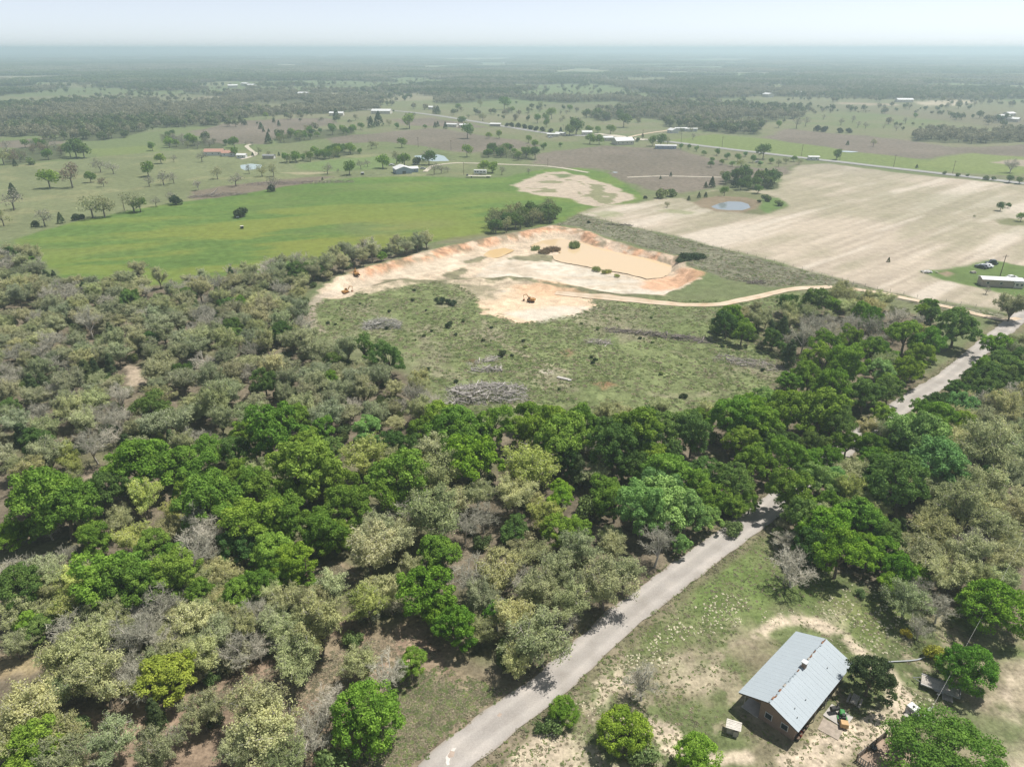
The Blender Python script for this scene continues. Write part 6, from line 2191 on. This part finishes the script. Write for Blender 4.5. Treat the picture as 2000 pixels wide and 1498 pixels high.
# ---- generic gabled building
def building(px, py, L, W, h, rz, wall, roofm, label, ridge=1.2, name='building', cat='building', porch=False, group=None):
    t_ = on(px, py, rz, name, label, cat, group)
    x_, y_ = W / 2, L / 2
    MB().prism([(-x_, -0.4), (x_, -0.4), (x_, h), (0, h + ridge), (-x_, h)], -y_, y_).build('wall', wall, t_)
    e = 0.4
    dz = ridge * e / x_
    MB().prism([(-x_ - e, h - dz + 0.03), (0, h + ridge + 0.03), (x_ + e, h - dz + 0.03), (x_ + e, h - dz + 0.16), (0, h + ridge + 0.17), (-x_ - e, h - dz + 0.16)], -y_ - e, y_ + e).build('roof', roofm, t_)
    for sx in (-1, 1):
        for k in range(max(2, int(L / 4))):
            yy = -y_ + (k + 0.7) * L / max(2, int(L / 4)) - 0.5
            w_ = MB().box((sx * (x_ + 0.02), yy, h * 0.55), (0.06, 1.0, 0.9)).build('window', WHITEM, t_)
            MB().box((sx * (x_ + 0.06), yy, h * 0.55), (0.03, 0.82, 0.72)).build('pane', GLASS, w_)
    d1 = MB().box((x_ + 0.03, y_ - 0.9 if L > 4 else 0, 1.0), (0.07, 0.9, 2.0)).build('door', WHITEM, t_)
    MB().box((x_ + 0.08, y_ - 0.6 if L > 4 else 0.3, 1.0), (0.05, 0.08, 0.08)).build('handle', STEEL, d1)
    MB().box((0, -y_ - 0.03, 1.0), (min(2.4, W * 0.5), 0.07, 2.0)).build('gable_door', GLASS if porch else WHITEM, t_)
    return t_


R90 = math.pi / 2
building(1951, 558, 13.5, 4.4, 2.7, R90 - 0.19, TANW, WHITEM, 'long low mobile home with white roof on the green lot by the bare field', 0.5, 'mobile_home', 'mobile home')
building(1985, 561, 3.2, 3.0, 2.3, R90 - 0.19, CREAM, WHITEM, 'small white porch annex at the end of the long mobile home', 0.5, 'porch_annex', 'annex')
building(786, 338, 12, 11, 3.2, 0.35, BLUEW, WHITEM, 'blue grey barn with a bright white gable roof beside the green pasture', 1.8, 'barn', 'barn', True)
building(803, 336, 9, 7, 2.6, 0.35 + R90, BLUEW, WHITEM, 'lower white-roofed lean-to shed attached beside the blue barn', 1.0, 'shed', 'shed')
building(1216, 282, 17, 13, 3.6, R90 + 0.25, CREAM, WHITEM, 'large white-roofed hall by the highway drive', 2.4, 'hall', 'hall')
building(1182, 275, 14, 7, 3.0, R90, CREAM, WHITEM, 'long white-roofed shed beside the large hall', 1.0, 'shed', 'shed')
building(1300, 291, 18, 5, 2.8, R90 - 0.1, BLUEW, WHITEM, 'pale blue mobile home under trees beside the highway', 0.5, 'mobile_home', 'mobile home')
building(420, 303, 15, 9, 3.0, R90 + 0.06, WHITEM, REDROOF, 'long white farmhouse with a red roof beyond the meadow', 1.8, 'farmhouse', 'farmhouse')
building(449, 305, 11, 7, 2.8, R90 + 0.1, WHITEM, REDROOF, 'smaller white outbuilding with a red roof next to the farmhouse', 1.6, 'farmhouse', 'farmhouse')
building(473, 309, 7, 5, 2.6, R90, WHITEM, WHITEM, 'small white shed beside the red-roofed outbuilding', 0.8, 'shed', 'shed')
building(526, 310, 9, 5, 2.4, R90 - 0.1, TANW, STEEL, 'open grey stable among trees past the red-roofed houses', 0.7, 'stable', 'stable')
building(746, 222, 26, 14, 3.6, R90 - 0.1, CREAM, WHITEM, 'white-roofed farm building at the far end of the highway', 2.0, 'farm_building', 'building')
building(658, 226, 18, 9, 3.2, R90, CREAM, WHITEM, 'white-roofed house behind two dark cedars far off', 1.4, 'far_house', 'house')
building(847, 214, 14, 9, 3, R90 - 0.2, CREAM, WHITEM, 'pale house at the foot of the far green hill', 1.4, 'far_house', 'house')
building(882, 248, 14, 7, 2.8, R90 - 0.3, CREAM, WHITEM, 'white trailer house beside the dark round tree', 0.7, 'mobile_home', 'mobile home')
building(906, 249, 9, 7, 2.6, R90, CREAM, WHITEM, 'small white house next to the dark round tree by the highway', 1.0, 'far_house', 'house')
building(968, 247, 12, 6, 2.6, R90 - 0.2, TANW, WHITEM, 'tan house beside the clipped cedar row on the highway', 0.9, 'far_house', 'house')
building(1080, 267, 12, 5, 2.5, R90, CREAM, WHITEM, 'white mobile home in the cluttered lot below the big dark oak', 0.6, 'mobile_home', 'mobile home')
building(1095, 265, 10, 5, 2.5, R90 - 0.4, CREAM, WHITEM, 'second white trailer in the cluttered lot, next to the big dark oak', 0.6, 'mobile_home', 'mobile home')
building(1146, 264, 10, 7, 3, R90, CREAM, WHITEM, 'white-roofed garage between two round oaks by the highway', 1.2, 'garage', 'garage')
building(1329, 256, 13, 5, 2.8, R90, WHITEM, WHITEM, 'white mobile home at the edge of the far grey wood', 0.5, 'mobile_home', 'mobile home')
building(1349, 257, 13, 4.5, 2.8, R90, WHITEM, WHITEM, 'long white trailer with dark windows at the edge of the far grey wood', 0.4, 'mobile_home', 'mobile home')
building(1314, 260, 9, 8, 3.0, 0.4, WHITEM, WHITEM, 'small white gabled shed in front of the wood-edge mobile homes', 1.6, 'shed', 'shed')
building(1445, 250, 14, 5, 2.6, R90, WHITEM, WHITEM, 'white trailer half hidden by grey trees at the brown field', 0.5, 'mobile_home', 'mobile home')
building(1588, 298 + 15, 8, 4, 2.6, R90 - 0.1, WHITEM, WHITEM, 'small white trailer where the young grove meets the highway', 0.5, 'mobile_home', 'mobile home')
building(1765, 200, 26, 12, 4, R90, CREAM, WHITEM, 'white-roofed farm shed beside the far pale sand field', 2, 'farm_building', 'building')
for k, (px, py) in enumerate(((1942, 236), (1957, 232), (1964, 237), (1970, 227), (1977, 238))):
    building(px, py, 14, 9, 3.4, R_.uniform(0, 3), CREAM, WHITEM, 'white-roofed house of the tight cluster among far trees', 1.5, 'far_house', 'house', group='houses of the far cluster')
for k, (px, py) in enumerate(((480, 168), (455, 172), (492, 171), (594, 188), (985, 124), (192, 128), (4, 136), (860, 155), (1325, 136), (1307, 145), (1500, 190), (1560, 186))):
    building(px, py, 20, 12, 5, R_.uniform(0, 3), CREAM, WHITEM, 'tiny white roof glinting in the distant woodland', 2, 'far_house', 'house', group='white roofs in the distant woods')
# carport and rv
rv = on(938, 341, R90 - 0.12, 'camper_trailer', 'white camper trailer with dark windows parked under the trees by the pasture', 'camper')
MB().prism([(-1.25, 0.6), (1.25, 0.6), (1.3, 2.7), (1.1, 3.1), (-1.1, 3.1), (-1.3, 2.7)], -4.4, 4.4).build('body', WHITEM, rv)
for yy in (-3, -0.8, 1.6, 3.2):
    MB().box((-1.31, yy, 2.1), (0.06, 1.0, 0.7)).build('window', GLASS, rv)
    MB().box((1.31, yy, 2.1), (0.06, 1.0, 0.7)).build('window', GLASS, rv)
for sx in (-1.05, 1.05):
    for yy in (-0.6, 0.5):
        MB().tube((sx - 0.1, yy, 0.4), (sx + 0.1, yy, 0.4), 0.4, 0.4, 10).build('wheel', TYRE, rv)
fbx = on(935, 347, R90 - 0.05, 'flatbed_semitrailer', 'long low pale flatbed semitrailer parked at the pasture edge before the camper', 'trailer')
MB().box((0, 0, 1.1), (2.5, 17, 0.3)).build('deck', CREAM, fbx)
for yy in (-7, -5.8, 5.0):
    for sx in (-0.9, 0.9):
        MB().tube((sx - 0.15, yy, 0.48), (sx + 0.15, yy, 0.48), 0.48, 0.48, 10).build('wheel', TYRE, fbx)
MB().box((0, 7.8, 1.7), (2.2, 1.0, 0.9)).build('load', DARKC, fbx)


def car(px, py, rz, paint, label, name='parked_car', cat='car', tall=1.0, group='cars parked on the lots'):
    t_ = on(px, py, rz, name, label, cat, group)
    MB().prism([(-2.2, 0.35), (2.2, 0.35), (2.25, 0.7), (2.1, 0.95), (-2.1, 0.98), (-2.25, 0.7)], -0.88, 0.88).build('body', paint, t_)
    MB().prism([(-1.6, 0.95), (1.0, 0.95), (0.45, 1.48 * tall), (-1.2, 1.48 * tall)], -0.76, 0.76).build('cabin', paint, t_)
    MB().prism([(-1.48, 1.0), (0.86, 1.0), (0.42, 1.42 * tall), (-1.1, 1.42 * tall)], -0.78, 0.78).build('side_glass', GLASS, t_)
    for sx in (-1.4, 1.4):
        for sy in (-0.9, 0.7):
            w_ = MB().tube((sx, sy, 0.34), (sx, sy + 0.2, 0.34), 0.34, 0.34, 12).build('wheel', TYRE, t_)
            MB().tube((sx, sy - 0.012, 0.34), (sx, sy + 0.212, 0.34), 0.17, 0.17, 10).build('rim', SILVER, w_)
    for sy in (-0.6, 0.6):
        MB().box((2.22, sy, 0.72), (0.06, 0.35, 0.14)).build('headlight', WHITEM, t_)
    return t_


car(1915, 524, 2.2, DARKC, 'black car in the row of parked cars on the lot behind the mobile home')
car(1921, 523, 2.2, SILVER, 'silver car between the black car and the white-hooded car')
car(1927, 522, 2.2, WHITEM, 'white car next to the silver car on the lot behind the mobile home')
car(1936, 517, 3.0, DARKC, 'dark van at the lot fence behind the row of parked cars', tall=1.35)
car(1975, 545, 0.2, WHITEM, 'white car parked against the end of the long mobile home')
car(812, 322, 0.5, WHITEM, 'white pickup parked under the trees behind the blue barn')
car(765, 324, 0.1, WHITEM, 'white car under the oaks beside the barn drive')
car(826, 331, 0.3, SILVER, 'silver car in front of the brown trees beside the barn')
car(1480, 318, 0, SILVER, 'silver car on the highway shoulder by the young grove')
car(1075, 270, 0.4, WHITEM, 'white car in the cluttered lot below the big oak')
# junk on the lot
jk = on(1815, 532, 0.2, 'scrap_heap', 'pale junk heap in the hollow at the lawn tip', 'scrap heap')
for k in range(16):
    M = Matrix.Translation((R_.uniform(-2.8, 2.8), R_.uniform(-1.4, 1.4), 0.2 + 0.03 * k)) @ Matrix.Rotation(R_.uniform(0, 6.28), 4, 'Z') @ Matrix.Rotation(R_.uniform(-0.4, 0.4), 4, 'X')
    MB().box((0, 0, 0), (R_.uniform(0.6, 2.4), R_.uniform(0.4, 1.0), 0.08), 0, M).build('sheet', R_.choice([WHITEM, GREYW, STEEL]), jk)
jk = on(1900, 534, 0.2, 'picnic_table', 'small grey table standing on the lawn behind the mobile home', 'table')
MB().box((0, 0, 0.74), (1.9, 0.8, 0.06)).build('top', GREYW, jk)
for sy in (-0.75, 0.75):
    MB().box((0, sy, 0.44), (1.9, 0.26, 0.05)).build('bench_plank', GREYW, jk)
for sx in (-0.7, 0.7):
    MB().box((sx, 0, 0.36), (0.1, 1.6, 0.72)).build('leg', GREYW, jk)


# ---- utility poles
def upole(px, py, h=9.0, rz=0.0, label='wooden utility pole along the highway verge', group='utility poles along the highway'):
    t_ = on(px, py, rz, 'utility_pole', label, 'pole', group)
    MB().tube((0, 0, -0.3), (0, 0, h), 0.17, 0.12, 7).build('pole', DARKW, t_)
    MB().box((0, 0, h - 0.6), (2.2, 0.12, 0.14)).build('crossarm', DARKW, t_)
    for sx in (-0.9, 0, 0.9):
        MB().tube((sx, 0, h - 0.53), (sx, 0, h - 0.3), 0.06, 0.04, 6).build('insulator', WHITEM, t_)


for px, py in ((1565, 305), (1640, 314), (1745, 327), (1860, 340), (1255, 273), (1330, 280), (1100, 262), (1410, 288)):
    upole(px, py, 9.0, R_.uniform(-0.2, 0.2))
upole(1953, 540, 8.5, 0.1, 'wooden utility pole beside the long mobile home', 'utility pole by the mobile home')
for px, py in ((817, 288), (881, 294), (906, 342)):
    upole(px, py, 8.5, 0.2, 'lone wooden utility pole in the fields near the barn', 'utility poles near the barn')


# ---- feeders in the pasture
fd = on(473, 447, 0.3, 'feeder_box', 'dark box feeder with a pale lid alone in the green pasture', 'feeder')
MB().box((0, 0, 0.75), (1.5, 1.3, 1.1)).build('box', DARKC, fd)
MB().box((0, 0, 1.36), (1.6, 1.4, 0.1)).build('lid', CREAM, fd)
for sx in (-0.6, 0.6):
    MB().box((sx, 0, 0.1), (0.1, 1.2, 0.25)).build('skid', DARKW, fd)
fd = on(464, 425, 0.3, 'water_trough', 'white water trough beside the dark dome bush in the pasture', 'trough')
MB().box((0, 0, 0.4), (1.4, 0.8, 0.7)).build('basin', WHITEM, fd)
MB().box((0, 0, 0.77), (1.2, 0.6, 0.05)).build('water', GLASS, fd)
fd = on(708, 342, 0.3, 'feeder_box', 'dark feeder with a white lid under the oaks near the barn', 'feeder')
MB().box((0, 0, 0.9), (2.0, 1.8, 1.3)).build('box', DARKC, fd)
MB().box((0, 0, 1.6), (2.2, 2.0, 0.12)).build('lid', WHITEM, fd)


# ---- earth-moving machines
def excavator(px, py, rz, label, z=None, swing=0.5, blade=False):
    p = P(px, py, -2.4 if z is None else z)
    t_ = empty('excavator', (p.x, p.y, gz(p.x, p.y) + 0.02), rz, 0.68, label, 'excavator', 'earth movers at the sand pit')
    for sy in (-1.05, 1.05):
        tk_ = MB().prism([(-1.9, 0.25), (-1.6, 0.0), (1.6, 0.0), (1.9, 0.25), (1.95, 0.55), (1.6, 0.85), (-1.6, 0.85), (-1.95, 0.55)], sy - 0.28, sy + 0.28).build('track', TYRE, t_)
        for k in range(5):
            MB().tube((-1.3 + 0.65 * k, sy - 0.3, 0.38), (-1.3 + 0.65 * k, sy + 0.3, 0.38), 0.24, 0.24, 8).build('roller', RUST, tk_)
    MB().box((0, 0, 0.75), (2.2, 1.6, 0.35)).build('undercarriage', YELM, t_)
    M = Matrix.Rotation(swing, 4, 'Z')
    MB().prism([(-2.2, 0.95), (1.1, 0.95), (1.1, 1.5), (-0.4, 1.95), (-2.2, 1.85)], -1.2, 1.2, M).build('body', YELM, t_)
    cb_ = MB().prism([(0.0, 1.45), (1.15, 1.45), (1.1, 2.75), (0.1, 2.85)], 0.25, 1.15, M).build('cab', YELM, t_)
    MB().prism([(0.15, 1.75), (1.17, 1.75), (1.12, 2.6), (0.2, 2.65)], 0.22, 1.18, M).build('window', GLASS, cb_)
    MB().tube(M @ Vector((-1.4, -0.5, 1.9)), M @ Vector((-1.4, -0.5, 2.4)), 0.08, 0.08, 6).build('exhaust', BLACK, t_)
    a, b, c, d = [M @ Vector(q) for q in ((0.9, -0.25, 1.5), (2.6, -0.25, 3.6), (4.4, -0.25, 2.9), (4.0, -0.25, 0.9))]
    MB().tube(a, b, 0.24, 0.22, 6).tube(b, c, 0.22, 0.16, 6).build('boom', YELM, t_)
    MB().tube(c, d, 0.17, 0.12, 6).build('stick', YELM, t_)
    MB().prism([(3.7, 0.1), (4.5, 0.15), (4.55, 0.7), (4.0, 0.95), (3.6, 0.6)], -0.75, 0.25, M).build('bucket', RUST, t_)
    if blade:
        MB().box((2.3, 0, 0.5), (0.12, 2.8, 0.9)).build('blade', YELM, t_)
    return t_


excavator(676, 572, 0.3, 'yellow excavator with bucket out on the white haul road of the pit', None, 0.6)
excavator(697, 548, 2.4, 'rusty yellow excavator up against the pit wall', None, -0.4)
excavator(1037, 590, 1.9, 'yellow excavator in a weedy patch on the white sand apron', 0.0, 0.8, True)


# ---- brush and log piles
def brush_pile(px, py, length, width, h, rz, nlog, ntwig, label, tone=(0.40, 0.37, 0.34), seed=1, nm='brush_pile', hump=True):
    rng = np.random.default_rng(seed)
    t_ = on(px, py, rz, nm, label, 'brush pile')
    mt = plain('dead_wood_%d' % seed, tone, 0.9, 0, 0.35, 1.5)

    def hz(x_, y_):
        return h * max(0.05, (1 - (2 * x_ / length) ** 2)) * max(0.05, 1 - (2 * y_ / width) ** 2)
    for k in range(nlog):
        x_, y_ = rng.uniform(-length / 2.2, length / 2.2), rng.uniform(-width / 2.3, width / 2.3)
        a = rng.normal() * 0.7
        ln = rng.uniform(1.5, 4.2)
        z0 = hz(x_, y_) * rng.uniform(0.5, 1.0)
        dx, dy = math.cos(a) * ln / 2, math.sin(a) * ln / 2
        MB().tube((x_ - dx, y_ - dy, z0 + rng.uniform(-0.2, 0.2)), (x_ + dx, y_ + dy, z0 + rng.uniform(-0.1, 0.5)), rng.uniform(0.12, 0.26), rng.uniform(0.06, 0.14), 6).build('log', mt, t_)
    segs = []
    for k in range(ntwig):
        x_, y_ = rng.uniform(-length / 2, length / 2), rng.uniform(-width / 2, width / 2)
        z0 = hz(x_, y_) * rng.uniform(0.1, 1.1)
        d = rng.normal(size=3) * np.array([1, 1, 0.45])
        d /= np.linalg.norm(d)
        p0 = np.array([x_, y_, z0])
        segs.append((p0, p0 + d * rng.uniform(0.8, 2.6)))
    V, q, a = ribbons(segs, 0.06, 0.02, rng)
    o = bpy.data.objects.new('branches', np_mesh('branches', V, q, TWIG, a))
    o.color = (*tone, 1)
    o.parent = t_
    o['kind'] = 'stuff'
    col.objects.link(o)


brush_pile(952, 772, 21, 11, 3.0, 0.05, 90, 1100, 'wide grey pile of bulldozed logs and branches at the wood edge', (0.40, 0.375, 0.35), 1)
brush_pile(748, 637, 12, 7, 2.4, 0.05, 18, 700, 'grey heap of cut branches on the scrub below the pit', (0.46, 0.44, 0.41), 2)
brush_pile(1288, 656, 34, 4, 0.9, -0.32, 36, 800, 'long dark windrow of dead branches across the scrub', (0.24, 0.21, 0.19), 3)
brush_pile(952, 722, 9, 4, 0.6, 0.1, 10, 220, 'low scatter of grey branches above the big log pile', (0.40, 0.37, 0.34), 4)
brush_pile(945, 705, 9, 3, 0.5, 0.5, 8, 120, 'thin line of grey fallen trunks on the scrub', (0.44, 0.41, 0.37), 5)
brush_pile(1170, 668, 7, 4, 0.6, -0.2, 6, 160, 'small grey branch heap in the middle of the scrub', (0.36, 0.33, 0.30), 6)
brush_pile(1475, 712, 22, 6, 0.7, -0.5, 16, 500, 'thin grey brush windrow at the thicket edge', (0.34, 0.31, 0.28), 7)
brush_pile(425, 383, 34, 7, 1.8, 0.32, 16, 700, 'dark brush heap with a bleached trunk on the pasture edge', (0.26, 0.23, 0.21), 8)
brush_pile(585, 358, 70, 12, 1.0, 0.18, 8, 1800, 'long strip of purple grey dead weeds along the pasture edge', (0.27, 0.225, 0.21), 9)
brush_pile(1475, 553, 7, 4, 0.8, 0.1, 8, 150, 'dead snag and brush on the dark strip beside the pit', (0.18, 0.16, 0.14), 10)
brush_pile(1210, 434 + 6, 14, 2.0, 0.5, -0.25, 4, 160, 'low dark brush at the corner of bare field and dark strip', (0.16, 0.15, 0.12), 11)
# bleached trunk on the pasture heap
p = P(412, 380)
tag(MB().path([p + Vector((0, 0, 0.3)), p + Vector((2.5, 1.5, 1.6)), p + Vector((4, 2, 3.4))], 0.35, 0.15, 7).build('bleached_log', PALEBARK), 'bleached white dead log sticking out of the pasture brush heap', 'log')
# standing dead snags
for px, py, h, lab in ((606, 1160, 7.5, 'dark standing dead snag at the edge of the green oaks'), (243, 411, 9, 'thin dead snag on the hedge line of the pasture'), (1070, 325, 6, 'short dead snag beside the gravel drive end')):
    p = P(px, py)
    sn = empty('dead_snag', (p.x, p.y, gz(p.x, p.y)), R_.uniform(0, 6), 1, lab, 'dead tree', 'standing dead snags')
    MB().path([(0, 0, -0.3), (0.15, 0, h * 0.5), (-0.1, 0.1, h)], 0.24, 0.05, 7).build('trunk', DARKW, sn)
    for k in range(7):
        a = R_.uniform(0, 6.28)
        z_ = h * R_.uniform(0.4, 0.92)
        MB().tube((0.05, 0.02, z_), (math.cos(a) * 1.1, math.sin(a) * 1.1, z_ + 0.5), 0.05, 0.02, 5).build('stub', DARKW, sn)
# concrete slab in the scrub
sl_ = on(1103, 741, -0.5, 'concrete_slab', 'pale broken concrete slab lying in the scrub', 'slab')
MB().box((-0.5, 0, 0.15), (3.4, 1.0, 0.25)).build('slab', CONC, sl_)
MB().box((1.6, -0.3, 0.2), (0.9, 0.9, 0.25), 0.4).build('broken_end', CONC, sl_)

# ---- wire fences: every post its own
def fence(pts, gap, label, wires=3, h=1.25):
    g_ = smooth_path([P(*p) for p in pts], 1.0)
    s = np.concatenate([[0], np.cumsum(np.linalg.norm(np.diff(g_, axis=0), axis=1))])
    n = int(s[-1] / gap)
    q = np.stack([np.interp(np.arange(n + 1) * gap, s, g_[:, 0]), np.interp(np.arange(n + 1) * gap, s, g_[:, 1])], 1)
    zz = terrain(q[:, 0], q[:, 1])
    root = empty('wire_fence', (q[0, 0], q[0, 1], zz[0]), 0, 1, label, 'fence')
    pm2 = MB().tube((0, 0, -0.2), (0, 0, h), 0.07, 0.06, 5).mesh('post', GREYW)
    for k in range(n + 1):
        o = bpy.data.objects.new('post', pm2)
        o.location = (q[k, 0] - q[0, 0], q[k, 1] - q[0, 1], zz[k] - zz[0])
        o.parent = root
        col.objects.link(o)
    for w in range(wires):
        hz_ = h * (0.35 + 0.28 * w)
        MB().path([(q[k, 0] - q[0, 0], q[k, 1] - q[0, 1], zz[k] - zz[0] + hz_) for k in range(n + 1)], 0.012, 0.012, 3).build('wire', STEEL, root)


fence([(1135, 420), (1300, 460), (1500, 509), (1700, 563), (1935, 606)], 4.5, 'wire fence along the lower edge of the bare sandy field')
fence([(640, 349), (700, 346), (760, 344), (860, 345)], 4.0, 'wire fence along the pasture below the blue barn')


# ------------------------------------------------------------------ haze: one closed box of thin air
def make_haze():
    m, n, out = new_mat('haze')
    v = n.nodes.new('ShaderNodeVolumePrincipled')
    v.inputs['Color'].default_value = (*HAZE_COLOR, 1)
    v.inputs['Density'].default_value = HAZE_DENSITY
    v.inputs['Density Attribute'].default_value = ''
    v.inputs['Anisotropy'].default_value = 0.3
    n.links.new(v.outputs['Volume'], out.inputs['Volume'])
    o = MB().box((0, 0, 24), (180000, 180000, 136)).build('haze', m)
    tag(o, kind='stuff')


make_haze()
